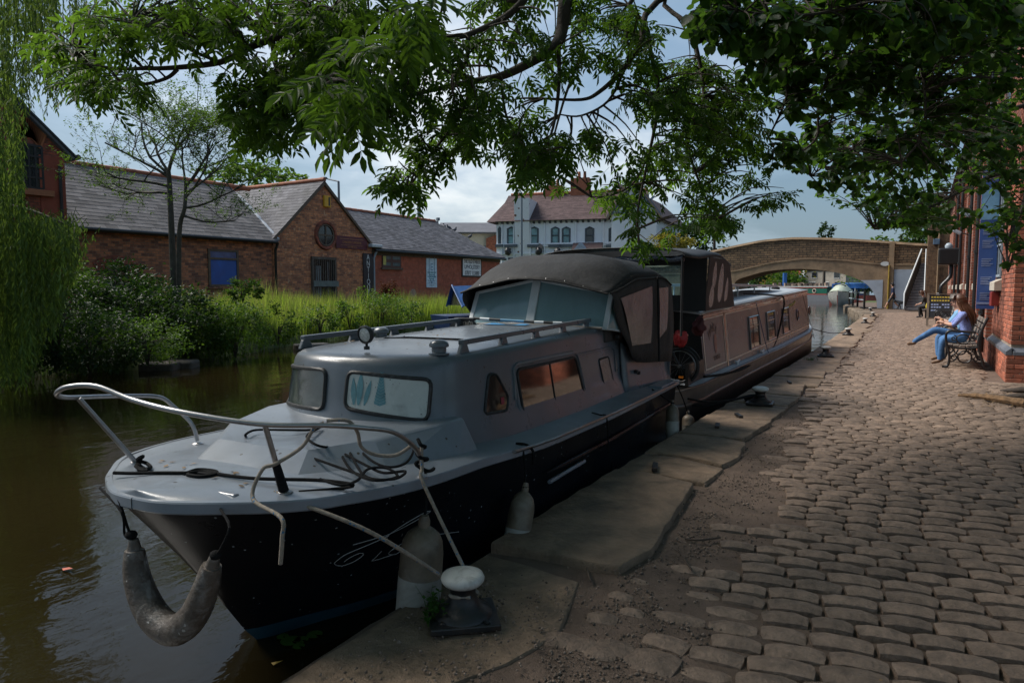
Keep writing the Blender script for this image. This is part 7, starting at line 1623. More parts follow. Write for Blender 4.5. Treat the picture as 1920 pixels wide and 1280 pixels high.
for k in range(int(L / .55)): mb.hexa([F_(k * .55, .02, zt_ - .35), F_(k * .55 + .2, .02, zt_ - .35), F_(k * .55 + .2, .35, zt_ - .2), F_(k * .55, .35, zt_ - .2), F_(k * .55, .02, zt_ - .12), F_(k * .55 + .2, .02, zt_ - .12), F_(k * .55 + .2, .35, zt_ - .12), F_(k * .55, .35, zt_ - .12)])
mb.build('eaves_bracket', M['gutter'], bF, kind='stuff')
s0 = sat(966.5); s1 = sat(994); MB().hexa([F_(s0, .0, zt_ - 4), F_(s1, .0, zt_ - 4), F_(s1, -1.2, zt_ - 4), F_(s0, -1.2, zt_ - 4), F_(s0, .62, zat(980, 373)), F_(s1, .62, zat(980, 373)), F_(s1, -3.5, zat(980, 373)), F_(s0, -3.5, zat(980, 373))]).build('chimney_breast', mat('peeling white paint', (.66, .67, .70), .8, var=.05, specks=(2.4, (.14, .07, .05), .3)), bF)
for px, w_, py in ((1027, 1.3, 367), (1080, 1.4, 352)):
    s = sat(px); z_ = zat(px, py) + 1.6; ch_ = MB().hexa([F_(s - w_, -4.0, zr2 - 1.3), F_(s + w_ * .4, -4.0, zr2 - 1.3), F_(s + w_ * .4, -5.2, zr2 - 1.3), F_(s - w_, -5.2, zr2 - 1.3), F_(s - w_, -4.0, z_), F_(s + w_ * .4, -4.0, z_), F_(s + w_ * .4, -5.2, z_), F_(s - w_, -5.2, z_)]).build('chimney', M['ridge'], rF)
    for q in (-.7, .0): MB().lathe([(.18, 0), (.15, .7)], F_(s + q * w_ * .6, -4.6, z_), 8).build('chimney_pot', M['ridge'], ch_)
sash = mat('grey sash frame', (.07, .085, .10), .5); drape = mat('teal curtained glass', (.16, .28, .30), .2, var=.5, scale=1.5)
wins = [(937, 386, 3.5, 31), (959, 386, 13.5, 31), (1001.5, 385, 13.5, 31), (1040.5, 384, 13, 32), (1061, 384, 13, 32), (1104.5, 384, 14, 32), (1148, 384, 13, 32), (1180, 384, 13, 32)]
for px, py, wpx, hpx in wins:
    s0, s1 = sat(px - wpx / 2), sat(px + wpx / 2); zb, z1 = zat(px, py + hpx), zat(px, py); zb -= 0
    zb, z1 = zat(px, 456.5), zat(px, 426) if False else zat(px, 385 + 40)
    zb, z1 = zat(px, 330 + (460 + 0) / 4 + 12), zat(px, 330 + 385 / 4)
    q = [F_(s0, .03, zb), F_(s1, .03, zb), F_(s1, .03, z1 - .14), F_((s0 + s1) / 2, .03, z1), F_(s0, .03, z1 - .14)]
    m2 = MB(); m2.tube(q, .10, 4, closed=True); m2.tube([F_(s0, .05, (zb + z1) / 2), F_(s1, .05, (zb + z1) / 2)], .06, 4); wo_ = m2.build('window', sash, bF); MB().poly(q).build('pane', drape if px < 1080 else M['voidglass'], wo_); MB().hexa([F_(s0 - .3, .0, zb - .35), F_(s1 + .3, .0, zb - .35), F_(s1 + .3, .3, zb - .35), F_(s0 - .3, .3, zb - .35), F_(s0 - .3, .0, zb - .08), F_(s1 + .3, .0, zb - .08), F_(s1 + .3, .3, zb - .08), F_(s0 - .3, .3, zb - .08)]).build('sill', sash, wo_)
for z_ in (zat(1000, 330 + 515 / 4), zat(1000, 330 + 530 / 4), zat(1000, 330 + 585 / 4)): MB().hexa([F_(0, .0, z_), F_(L, .0, z_), F_(L, .14, z_), F_(0, .14, z_), F_(0, .0, z_ + .14), F_(L, .0, z_ + .14), F_(L, .14, z_ + .14), F_(0, .14, z_ + .14)]).build('string_course', wht, bF)
for px in (942, 978 - 14, 995, 1021, 1079, 1130): MB().tube([F_(sat(px), .1, 1), F_(sat(px), .1, zt_ - .3)], .08, 6).build('pilaster_strip', wht, bF)
MB().hexa([F_(sat(953), .02, .5), F_(sat(965), .02, .5), F_(sat(965), .06, .5), F_(sat(953), .06, .5), F_(sat(953), .02, zat(959, 483)), F_(sat(965), .02, zat(959, 483)), F_(sat(965), .06, zat(959, 483)), F_(sat(953), .06, zat(959, 483))]).build('lower_window', M['voidglass'], bF)
MB().lathe([(.001, -.05), (.38, -.05), (.38, .05), (.001, .06)], F_(sat(1012), .3, zat(1012, 464)), 14, Matrix.Rotation(R(70), 3, 'X')).build('satellite_dish', M['gutter'], bF)
for px in (955, 1012, 1047): blob('hanging_basket', F_(sat(px), .5, zat(px, 472)), (.32, .32, .4), M['gutter'], None, None, px, .3).parent = None
for o, q in zip([o for o in COL.objects if o.name.startswith('hanging_basket')], ('below the first window', 'beside the satellite dish', 'below the pair of windows')): tag(o, 'dark hanging basket on the public house wall ' + q, 'hanging basket', 'hanging baskets on the public house')
# half timbered gable wing and receding right side
gx0, gx1 = sat(1147), L + 1.2; gm = (gx0 + gx1) / 2; zgE, zgP = zat(1180, 403), zat(1176, 344)
mb = MB(); mb.prism([F_(gx0, .8, 0), F_(gx1, .8, 0), F_(gx1, .8, zgE), F_(gm, .8, zgP), F_(gx0, .8, zgE)], -n * 6); mb.build('gable_wing', wht, bF)
mb = MB(); tm = lambda s0_, z0_, s1_, z1_: mb.beam(F_(s0_, .86, z0_), F_(s1_, .86, z1_), .2, .12, up=tuple(n))
tm(gx0 - .4, zgE - .2, gm, zgP + .25); tm(gx1 + .4, zgE - .2, gm, zgP + .25); tm(gx0, zgE + .1, gx1, zgE + .1); tm(gm, zgE, gm, zgP); tm(gx0 + .9, zgE + 1.6, gx1 - .9, zgE + 1.6)
for k in range(1, 6):
    s = gx0 + (gx1 - gx0) * k / 6; tm(s, zgE, s, zgE + (zgP - zgE) * (1 - abs(k / 3 - 1)))
for sg in (1, -1): tm(gm + sg * .2, zgE + .1, gm + sg * 1.9, zgE + 1.6); tm(gm + sg * 2.2, zgE + .1, gm + sg * .6, zgE + 1.9)
mb.build('timber_frame', mat('blue grey timber', (.14, .18, .24), .6), bF)
mb = MB(); mb.add([F_(gx0 - .5, 1.2, zgE - .35), F_(gm, 1.2, zgP + .3), F_(gm, -6, zgP + .3), F_(gx0 - .5, -6, zgE - .35), F_(gx1 + .5, 1.2, zgE - .35), F_(gx1 + .5, -6, zgE - .35)], [(0, 1, 2, 3), (1, 4, 5, 2)]); mb.build('gable_roof', mat('tan slate', (.20, .15, .10), .7, var=.3), bF, solid=.15)
a3, u3, n3, L3 = facing(1206, 66, 1288, 86); G_3 = lambda s, o, z: tuple(a3 + u3 * s + n3 * o + Vector((0, 0, z)))
z3 = atD(66, 1206, 400).z; mb = MB(); mb.hexa([G_3(0, 0, 0), G_3(L3, 0, 0), G_3(L3, -6, 0), G_3(0, -6, 0), G_3(0, 0, z3), G_3(L3, 0, z3), G_3(L3, -6, z3), G_3(0, -6, z3)]); mb.build('side_wing', wht, bF)
mb = MB(); mb.add([G_3(-.3, .5, z3 - .1), G_3(L3 + .5, .5, z3 - .1), G_3(L3 - 2, -3, z3 + 3.2), G_3(-.3, -3, z3 + 3.2), G_3(L3 + .5, -6.5, z3 - .1)], [(0, 1, 2, 3), (1, 4, 2)]); mb.build('side_roof', M['slatepurple'], bF, solid=.15)
for k in range(7):
    s = 2 + k * (L3 - 3) / 7; mb = MB(); q = [G_3(s, .04, z3 - 3.4), G_3(s + 1.1, .04, z3 - 3.4), G_3(s + 1.1, .04, z3 - .9), G_3(s, .04, z3 - .9)]; mb.tube(q, .08, 4, closed=True); wo_ = mb.build('window', sash, bF); MB().poly(q).build('pane', M['voidglass'], wo_)
s0, s1 = sat(1075), sat(1130); zp = zat(1100, 466); pr = MB(); pr.add([F_(s0, 2.2, zp - .9), F_(s1, 2.2, zp - .9), F_(s1, .1, zp + .6), F_(s0, .1, zp + .6)], [(0, 1, 2, 3)]); pr.build('porch_roof', M['slatepurple'], bF, solid=.12)
mb = MB(); sm = sat(1094); mb.prism([F_(sm - 1.2, 2.3, zp - 1.0), F_(sm + 1.2, 2.3, zp - 1.0), F_(sm, 2.3, zp + .5)], -n * 1.5); mb.build('porch_gable', mat('blue grey porch', (.25, .30, .38), .6), bF)
# ================================================================ vegetation
M['ashleaf'] = leafmat('ash leaf', (.024, .060, .009), (.145, .275, .022), .5, .42, .40)
M['limeleaf'] = leafmat('round leaf', (.015, .042, .010), (.115, .24, .024), .45, .38, .45)
M['willowleaf'] = leafmat('willow leaf', (.075, .125, .024), (.18, .27, .04), .5, .45, .45)
M['darkleaf'] = leafmat('dark shrub leaf', (.013, .034, .008), (.04, .09, .011), .45, .35, .5)
M['midleaf'] = leafmat('green shrub leaf', (.04, .09, .014), (.12, .22, .02), .5, .4, .5)
M['blade'] = leafmat('grass blade', (.12, .18, .03), (.34, .46, .05), .55, .45, .45)
M['seedhead'] = leafmat('pale seed head', (.26, .24, .10), (.3, .28, .1), .8, .4, .35)
M['bark'] = mat('grey brown bark', (.055, .042, .034), .9, var=.4, scale=8, bump=1, bscale=35, bdist=.012)
M['bark2'] = mat('pale bark', (.13, .105, .075), .85, var=.45, scale=5, bump=.8, bscale=25, bdist=.015, dirt=(.05, .07, .03), dscale=3)
# ---- leaf templates (x along the leaf)
def ash_t(seed):
    r = random.Random(seed); V, F = [], []
    def leaflet(o, a, L, w_, dz_):
        c, s_ = math.cos(a), math.sin(a); k = len(V)
        for (x, y, z) in ((0, 0, 0), (.32, .5, .05), (.66, .42, .04), (1, 0, -.16), (.66, -.42, .04), (.32, -.5, .05)):
            X, Y, Z = x * L, y * w_, z * L + dz_ * x * L; V.append((o + X * c - Y * s_, X * s_ + Y * c, Z - .10 * o * o))
        F.append((k, k + 1, k + 2, k + 3)); F.append((k, k + 3, k + 4, k + 5))
    for o in (.30, .48, .66, .84):
        for sg in (1, -1): leaflet(o + r.uniform(-.02, .02), sg * R(r.uniform(42, 62)), r.uniform(.30, .38), r.uniform(.10, .125), r.uniform(-.45, .05))
    leaflet(.93, R(r.uniform(-12, 12)), .36, .14, -.2)
    k = len(V); V += [(0, -.006, 0), (0, .006, 0), (.95, .004, -.09), (.95, -.004, -.09)]; F.append((k, k + 1, k + 2, k + 3))
    return np.array(V), np.array(F)
def round_t(seed):
    r = random.Random(seed); w_ = r.uniform(.36, .46); d = r.uniform(-.28, -.05)
    V = [(0.12, 0, 0), (.26, w_ * .85, .06), (.55, w_, .07), (.82, w_ * .6, .0), (1.02, 0, d), (.82, -w_ * .6, .0), (.55, -w_, .07), (.26, -w_ * .85, .06), (.55, 0, -.02), (0, 0, .02), (.12, .012, 0)]
    F = [(0, 8, 2, 1), (8, 4, 3, 2), (0, 7, 6, 8), (8, 6, 5, 4), (9, 0, 10, 9)]
    return np.array(V), np.array(F[:4])
def spear_t(w_=.14, droop=-.15):
    return np.array([(0, 0, 0), (.4, w_, .03), (.7, w_ * .7, .02), (1, 0, droop), (.7, -w_ * .7, .02), (.4, -w_, .03)], float), np.array([(0, 1, 2, 3), (0, 3, 4, 5)])
ASH = [ash_t(k) for k in range(5)]; RND = [round_t(k) for k in range(5)]
def tree_leaves(t, templates, pos, d, up, scl, m, nparts=300, name='leaf', seed=1):
    """the nearest leaves in view become parts of their own, the others one mass"""
    pos, d, up, scl = map(np.asarray, (pos, d, up, scl)); rg_ = np.random.default_rng(seed); Rm = frames(d, up); kind = rg_.integers(0, len(templates), len(pos)); O = np.array(ORG[t.name])
    fw, rt, u3, e = map(np.array, (FW, RT, UP, EYE)); q = pos - e; z = q @ fw; inside = (z > .5) & (np.abs(q @ rt) < .73 * z) & (np.abs(q @ u3) < .48 * z)
    order = np.argsort(np.where(inside, z / scl, 1e6)); part = np.zeros(len(pos), bool); part[order[:nparts]] = True; part &= inside
    mes = []
    for T, F in templates:
        me = bpy.data.meshes.new(name); me.from_pydata([tuple(v) for v in T], [], [tuple(f) for f in F]); me.materials.append(m); mes.append(me)
    for i in np.nonzero(part)[0]:
        o = bpy.data.objects.new(name, mes[kind[i]]); COL.objects.link(o); o.parent = t; A_ = Rm[i] * scl[i]
        o.matrix_local = Matrix([[*A_[0], pos[i][0] - O[0]], [*A_[1], pos[i][1] - O[1]], [*A_[2], pos[i][2] - O[2]], [0, 0, 0, 1]])
    Vs, Fs, k0 = [], [], 0
    for k, (T, F) in enumerate(templates):
        s = (~part) & (kind == k)
        if s.any():
            V, F2 = scatter(T, F, pos[s] - O, Rm[s], scl[s]); Vs.append(V); Fs.append(F2 + k0); k0 += len(V)
    if Vs: return npmesh('foliage', np.concatenate(Vs), np.concatenate(Fs), m, t, 'stuff')
def limb(t, pts, r0, r1, m=None, n=7, name='branch', k=5):
    P_ = smoothpath(pts, k); L = len(P_); return MB().tube(P_, [r0 + (r1 - r0) * i / (L - 1) for i in range(L)], n).build(name, m or M['bark'], t, smooth=70), P_
LIFT = 30
def canopy(t, limbs, blobs, leaf, lsize, per, droop, seed, twl=(.25, .5), extra=None):
    """twigs reach from the nearest limb to points scattered in each blob; leaves sit along the twig's outer part"""
    r = random.Random(seed); LP = np.array([tuple(p) for l in limbs for p in l]); tw = MB(); pos, d, up, sc = [], [], [], []
    tips = []
    for (px, py, rx, ry, n, dep) in blobs:
        for _ in range(n):
            dd = dep * r.uniform(.86, 1.18); a = r.uniform(0, 6.283); q = r.random() ** .5; tips.append((atD(dd, px + rx * q * math.cos(a), py - LIFT + ry * q * math.sin(a)), 1))
    if extra: tips += [(Vector(p), 0) for p in extra]
    for tip, vis_ in tips:
        near_ = LP[np.argmin(((LP - np.array(tip)) ** 2).sum(1))]; b = Vector(near_); v = tip - b; L = v.length
        if L > .15:
            tl = min(L, r.uniform(*twl)); base = tip - v.normalized() * tl
            mid = b.lerp(tip, .5) + Vector((r.gauss(0, .05), r.gauss(0, .05), .10 * min(L, 1)))
            if L < 2.4 and vis_:
                tw.tube(smoothpath([b, mid, tip], 3), [.0085, .008, .0068, .0055, .0045, .0035, .002], 4, caps=False)
        else: base = b
        ax = (tip - base); ax = ax.normalized() if ax.length > 1e-4 else Vector((1, 0, 0)); ax = (ax + Vector((0, 0, -.25))).normalized()
        for k in range(per):
            f = (k + .5) / per; p = base.lerp(tip, .25 + .8 * f); a = r.uniform(0, 6.283); side_ = Vector((math.cos(a), math.sin(a), r.uniform(-.3, .3))); dr = (ax * r.uniform(.2, .9) + side_ * r.uniform(.5, 1.0) + Vector((0, 0, -droop * r.uniform(.3, 1.2)))).normalized()
            pos.append(tuple(p)); d.append(tuple(dr)); u_ = Vector((r.gauss(0, .45), r.gauss(0, .45), 1)); up.append(tuple(u_)); sc.append(lsize * r.uniform(.65, 1.2) * (1 if vis_ else 1.55))  # leaves out of the frame are enlarged to block more sun
    tw.build('twigs', M['bark'], t, kind='stuff')
    tree_leaves(t, leaf, pos, d, up, sc, M['ashleaf'] if leaf is ASH else M['limeleaf'], 300, 'leaf', seed)

# ---- the ash overhead: trunk out of the frame on the right, limbs arching over towpath and boats
ash = thing('ash_tree', 'ash tree with feathered leaves hanging low over the boats from above', 'tree', (2.3, 4.2, 0))
fork = Vector((2.0, 4.2, 3.2)); limb(ash, [(2.35, 4.2, -.1), (2.3, 4.2, 1.2), fork], .24, .17, M['bark'], 12, 'trunk')
LI = []
def LB(pts, d, r0, r1, root=True, start=None):
    P_ = [atD(dd, x, y) for (x, y), dd in zip(pts, d)]
    if start is not None: P_ = [Vector(q) for q in start] + P_
    o, q = limb(ash, P_, r0, r1, M['bark'], 7); LI.append(q); return q
up1 = [fork, (1.2, 4.3, 4.2), (.0, 4.5, 4.4)]
LB([(1075, -80), (1060, 0), (1053, 57), (1037, 90), (990, 120), (940, 143), (887, 153), (820, 167), (740, 187)], [5.0, 4.9, 4.9, 4.8, 4.8, 4.7, 4.7, 4.6, 4.5], .075, .010, start=up1)
LB([(1000, -40), (983, 0), (940, 37), (873, 67), (833, 70), (780, 95)], [4.6, 4.5, 4.5, 4.4, 4.3, 4.3], .035, .009, start=[(0.0, 4.4, 4.3)])
LB([(878, 67), (875, 113), (857, 133), (837, 133), (813, 113), (770, 60), (715, 0)], [4.4] * 7, .016, .008)
LB([(1047, 83), (1048, 160), (1037, 240), (1015, 290)], [4.8, 4.8, 4.7, 4.7], .018, .006)
LB([(1290, -30), (1200, 87), (1167, 133), (1123, 173), (1090, 187), (1020, 185)], [5.2, 5.1, 5.0, 5.0, 4.9, 4.9], .034, .008, start=[fork, (1.3, 5.0, 4.0)])
LB([(1170, 133), (1140, 190), (1090, 217), (1050, 215)], [5.0, 5.0, 4.9, 4.9], .012, .005)
LB([(1040, 250), (1060, 180), (1090, 100)], [4.8, 4.9, 5.0], .007, .012)
LB([(700, -60), (640, 10), (560, 55), (510, 73), (467, 90), (413, 117), (333, 127), (270, 129), (207, 128), (140, 110)], [4.4, 4.3, 4.2, 4.2, 4.1, 4.1, 4.1, 4.1, 4.2, 4.2], .042, .006, start=[fork, (.6, 3.6, 4.2), (-.8, 3.6, 4.0)])
LB([(333, 130), (312, 147), (268, 158), (233, 147), (180, 180)], [4.1] * 5, .013, .005); LB([(413, 117), (370, 100), (320, 75), (250, 40)], [4.1] * 4, .012, .005); LB([(510, 73), (520, 150), (500, 215), (470, 240)], [4.2] * 4, .015, .005)
LB([(887, 153), (860, 220), (800, 300), (770, 345), (735, 360)], [4.7] * 5, .014, .005); LB([(940, 143), (950, 220), (985, 280)], [4.7] * 3, .012, .005); LB([(830, 70), (700, 100), (640, 160), (590, 220)], [4.3] * 4, .016, .005)
LB([(1240, -30), (1215, 60), (1235, 180), (1215, 300), (1195, 400), (1200, 460)], [5.4, 5.4, 5.5, 5.6, 5.6, 5.6], .028, .006, start=[fork, (1.2, 5.6, 4.0)]); LB([(1290, -30), (1300, 60), (1320, 180), (1290, 270), (1335, 400), (1350, 440)], [6.2] * 6, .03, .006, start=[fork, (1.6, 5.6, 4.0)])
LB([(1220, 280), (1190, 340), (1150, 365), (1110, 370)], [5.6] * 4, .011, .005)
AB = [(110, 110, 45, 28, 6, 4.3), (165, 80, 65, 45, 10, 4.2), (250, 55, 80, 45, 16, 4.1), (350, 45, 90, 40, 19, 4.1), (150, 165, 55, 38, 9, 4.2), (225, 185, 60, 28, 7, 4.1), (450, 50, 80, 45, 20, 4.1), (480, 165, 55, 38, 9, 4.1), (560, 45, 80, 50, 22, 4.2), (570, 150, 60, 55, 17, 4.1), (520, 225, 60, 34, 17, 4), (455, 215, 45, 28, 7, 4.1), (495, 272, 40, 20, 6, 4),
      (620, 90, 60, 80, 23, 3.9), (600, 225, 45, 35, 9, 4), (690, 50, 65, 50, 16, 3.6), (690, 170, 55, 60, 15, 3.9), (655, 140, 28, 60, 8, 2), (770, 50, 40, 45, 8, 2.3), (690, 215, 24, 40, 4, 2.1),
      (735, 205, 55, 38, 7, 4.4), (800, 95, 55, 50, 11, 4.3), (800, 205, 80, 36, 10, 4.5), (885, 205, 70, 50, 12, 4.6), (800, 300, 50, 34, 12, 4.6), (742, 352, 26, 24, 6, 4.6), (775, 375, 18, 20, 4, 4.6), (900, 275, 65, 40, 18, 4.7), (960, 235, 55, 50, 10, 4.7), (1000, 300, 50, 34, 15, 4.7), (1015, 345, 35, 18, 7, 4.7), (960, 45, 75, 42, 12, 4.7), (1000, 120, 55, 50, 10, 4.8), (1062, 295, 24, 45, 7, 4.8), (905, 125, 50, 34, 7, 4.6),
      (1120, 45, 75, 50, 20, 5), (1180, 95, 55, 60, 19, 5.1), (1090, 125, 34, 34, 5, 5), (1190, 400, 36, 62, 6, 5.6), (1203, 465, 20, 26, 5, 5.6), (1150, 385, 34, 26, 4, 5.6), (1235, 330, 34, 55, 7, 5.6), (1185, 335, 45, 30, 5, 5.6), (1250, 250, 45, 70, 14, 5.6), (1225, 180, 40, 60, 12, 5.4),
      (1348, 440, 22, 30, 10, 6.2), (1300, 380, 45, 40, 12, 6.2), (1330, 300, 50, 55, 21, 6.2), (1400, 320, 60, 40, 16, 6.4), (1300, 200, 60, 70, 36, 6), (1380, 230, 60, 60, 36, 6.2), (1450, 385, 30, 20, 6, 6.4), (1100, 290, 16, 10, 4, 4.9)]
rr_ = random.Random(5); ex_ = []  # unseen leaf clusters above and behind the camera, added to shade the quay
while len(ex_) < 1450:
    p = Vector((rr_.uniform(-5.5, 3.2), rr_.uniform(-5, 6), rr_.uniform(2.9, 6))); q = p - EYE; z = q.dot(FW)
    if z < .2 or q.dot(UP) / z > .62 or q.dot(RT) / z > .85: ex_.append(p)
canopy(ash, LI, AB, ASH, .172, 6, .5, 21, extra=ex_)

# ---- the round leaved tree by the warehouse corner
lime = thing('round_leaved_tree', 'dense dark tree with round leaves filling the upper right by the warehouse', 'tree', (1.95, 11.3, 0))
lf = Vector((1.8, 11.2, 3.0)); limb(lime, [(1.95, 11.3, -.1), (1.9, 11.3, 1.3), lf], .27, .2, M['bark'], 12, 'trunk')
for pts in ([(1.75, 11.2, .16), (1.45, 11.0, .09), (1.15, 10.95, .05), (.88, 11.1, .0)], [(1.8, 11.0, .12), (1.4, 10.5, .06), (1.12, 10.3, -.01)], [(1.7, 11.4, .14), (1.35, 11.6, .07), (1.0, 11.75, .0)]): limb(lime, pts, .085, .02, M['bark'], 7, 'root')
LL = []
for pts, d in (([(1960, 40), (1850, 60), (1700, 90), (1560, 120), (1420, 110), (1330, 80)], [8.5, 8, 7.2, 6.6, 6.2, 6]), ([(1960, 180), (1840, 220), (1720, 250), (1600, 280), (1520, 330)], [9.5, 9, 8.6, 8.2, 8]), ([(1960, 300), (1860, 330), (1760, 380), (1680, 420), (1640, 430)], [10, 9.6, 9.4, 9.2, 9]),
               ([(1945, 250), (1920, 380), (1890, 450), (1890, 510)], [10, 9.4, 9, 8.8]), ([(1720, 90), (1735, 190), (1725, 260), (1690, 305)], [7.2, 7, 7, 7]), ([(1560, 120), (1535, 200), (1530, 260), (1480, 300)], [6.6, 6.5, 6.5, 6.5]), ([(1470, 110), (1475, 180), (1440, 260)], [6.3, 6.3, 6.3]), ([(1760, -60), (1640, 0), (1500, 30), (1380, 20)], [5.4, 5.2, 5, 5])):
    P_ = [lf, Vector((1.5, 10.3, 4.2))] + [atD(dd, *q) for q, dd in zip(pts, d)] if pts[0][0] > 1900 else [atD(dd, *q) for q, dd in zip(pts, d)]
    o, q = limb(lime, P_, .05 if pts[0][0] > 1900 else .016, .008, M['bark'], 7); LL.append(q)
RB = [(1400, 60, 100, 70, 70, 5.4), (1520, 60, 100, 70, 80, 5.6), (1640, 60, 100, 70, 80, 5.6), (1760, 60, 100, 70, 80, 5.8), (1870, 70, 70, 80, 60, 6.2), (1330, 60, 50, 60, 22, 5.2), (1440, 170, 70, 60, 36, 6.4), (1540, 180, 80, 70, 70, 6.6), (1650, 190, 80, 70, 80, 7.0), (1760, 190, 80, 80, 80, 7.4), (1870, 190, 70, 80, 60, 7.8),
      (1510, 290, 60, 45, 34, 7.2), (1600, 300, 70, 50, 50, 8), (1700, 300, 70, 60, 70, 8.4), (1790, 310, 60, 60, 50, 8.6), (1565, 375, 45, 30, 16, 8.2), (1640, 390, 55, 30, 26, 8.8), (1710, 410, 55, 38, 44, 9), (1760, 440, 35, 24, 16, 9.2), (1690, 445, 40, 12, 10, 9), (1850, 330, 50, 60, 30, 8.8), (1885, 430, 34, 50, 18, 8.8), (1840, 440, 30, 20, 7, 8.8), (1905, 500, 18, 26, 6, 8.6), (1885, 270, 40, 40, 30, 8.6), (1900, 130, 40, 70, 40, 7.4), (1900, 340, 30, 50, 22, 8.8), (1900, 30, 40, 50, 40, 6.4), (1480, 330, 40, 26, 12, 7)]
ex_ = []
while len(ex_) < 520:
    p = Vector((rr_.uniform(-2.4, 5), rr_.uniform(5, 14), rr_.uniform(4.2, 8.5))); q = p - EYE; z = q.dot(FW)
    if z < .2 or q.dot(UP) / z > .58 or q.dot(RT) / z > .8: ex_.append(p)
canopy(lime, LL, RB, RND, .105, 10, .35, 33, extra=ex_)

# ---- weeping willow at the left edge
wil = thing('weeping_willow', 'weeping willow trailing pale green strands over the water at the left edge', 'tree', (-16.5, 1.2, .3))
crown = Vector((-16.3, 1.6, 5.6)); limb(wil, [(-16.5, 1.2, -.1), (-16.4, 1.4, 2.2), crown], .38, .2, M['bark2'], 12, 'trunk')
r = random.Random(17); st = MB(); pos, d, up, sc = [], [], [], []; hubs = []
for k in range(13):
    px = -330 + k * 40; dd = r.uniform(9.5, 13.5); h_ = atD(dd, px + r.uniform(-20, 20), r.uniform(-330, -60)); hubs.append(h_); limb(wil, [crown, crown.lerp(h_, .5) + Vector((0, 0, .7)), h_], .07, .02, M['bark2'], 6)
limb(wil, [crown, atD(11.5, -120, 330), atD(11.3, -20, 375), atD(11, 60, 395), atD(10.8, 150, 432)], .06, .012, M['bark2'], 6)
botx = ([-320, -60, 0, 40, 62, 80, 100, 125, 146, 165, 190], [770, 760, 742, 738, 720, 660, 640, 560, 500, 230, 60])
for k in range(980):
    px = r.uniform(-300, 172) if r.random() < .6 else r.uniform(-20, 150); dd = r.uniform(9.4, 13.2); yb_ = interp(*botx, px); yb_ -= abs(r.gauss(0, 90)) if r.random() < .7 else r.uniform(0, 420); yb_ = min(yb_, 742)
    if k >= 820: px = r.uniform(-50, 112); yb_ = r.uniform(60, 225)
    if px > 48 and 225 < yb_ < 420: continue
    B_ = atD(dd, px, yb_)
    if B_.z < -.22: B_.z = -.22
    Ls = r.uniform(1.4, 3.4)
    if px > 48 and yb_ > 330: Ls = max(.25, (yb_ - 398 - (px - 60) * .3 - r.uniform(-12, 30)) / 1280 * dd)
    top = B_ + Vector((r.gauss(0, .12), r.gauss(0, .12), Ls)); n = int(Ls / .045); sw = Vector((r.gauss(0, .10), r.gauss(0, .10), 0)); path_ = []
    h_ = min(hubs, key=lambda q: (q - top).length)
    for i in range(9):
        t = i / 8; path_.append(top.lerp(B_, t) + sw * math.sin(t * math.pi) + Vector((math.sin(t * 5 + k) * .02, math.cos(t * 4 + k) * .02, 0)))
    st.tube(path_, .0045, 3, caps=False)
    for i in range(n):
        t = (i + r.random()) / n; q = t * 8; a = int(min(7, q)); p = path_[a].lerp(path_[a + 1], q - a); an = r.uniform(0, 6.283); pos.append(tuple(p)); d.append((math.cos(an) * .55, math.sin(an) * .55, -1 + r.uniform(-.1, .45))); up.append((math.cos(an + r.gauss(0, .6)), math.sin(an + r.gauss(0, .6)), .35)); sc.append(r.uniform(.075, .13))
st.build('strands', M['willowleaf'], wil, kind='stuff')
tree_leaves(wil, [spear_t(.11), spear_t(.13, -.05)], pos, d, up, sc, M['willowleaf'], 0, 'leaf', 3)

# ---- thin young tree before the long brick building
def wildtree(name, base, stems, label, r0, spread, seed, leaf, lsz, nleaf, m, barkm, levels=4, droop=0.0, nparts=0, group=None):
    t = thing(name, label, 'tree', base, 0, group); r = random.Random(seed); tw = MB(); pos, d, up, sc = [], [], [], []
    def grow(p, dr, L, rad, lev):
        n = 5; q = [p]; dd = Vector(dr)
        for i in range(n):
            dd = (dd + Vector((r.gauss(0, .16), r.gauss(0, .16), r.gauss(0, .10) + .05 - droop * (lev < 2)))).normalized(); q.append(q[-1] + dd * (L / n))
        rs = [rad * (1 - .5 * i / n) for i in range(n + 1)]
        if lev >= levels - 1: MB().tube(q, rs, 7).build('branch', barkm, t, smooth=70)
        else: tw.tube(q, rs, 4 if lev > 0 else 3, caps=False)
        if lev <= 1:
            for i in range(nleaf if lev == 0 else nleaf // 2):
                f = r.uniform(.2, 1) * n; a = min(n - 1, int(f)); pos.append(tuple(q[a].lerp(q[a + 1], f - a) + Vector((r.gauss(0, .03), r.gauss(0, .03), r.gauss(0, .03))))); an = r.uniform(0, 6.28); d.append((math.cos(an), math.sin(an), r.uniform(-.7, .4))); up.append((r.gauss(0, .5), r.gauss(0, .5), 1)); sc.append(lsz * r.uniform(.6, 1.3))
        if lev == 0: return
        for k in range(r.choice((4, 5)) if lev < levels else 4):
            i = r.choice((2, 3, 4, 5)); a = r.uniform(0, 6.283); side_ = Vector((math.cos(a), math.sin(a), r.uniform(-.15, .35)))
            grow(q[i], (dd * r.uniform(.45, .9) + side_ * spread).normalized(), L * r.uniform(.55, .78), rs[i] * .62, lev - 1)
    for pts, rr0, kids in stems:
        o, P_ = limb(t, pts, rr0, rr0 * .55, barkm, 9, 'trunk'); 
        for (f, dr, L) in kids:
            p = P_[int(f * (len(P_) - 1))]; grow(p, Vector(dr).normalized(), L, rr0 * .45, levels - 1)
    tw.build('twigs', barkm, t, kind='stuff'); tree_leaves(t, leaf, pos, d, up, sc, m, nparts, 'leaf', seed); return t
M['barkyt'] = mat('dull young bark', (.07, .058, .042), .85, var=.5, scale=6, bump=.6, bscale=25, dirt=(.03, .04, .018), dscale=3)
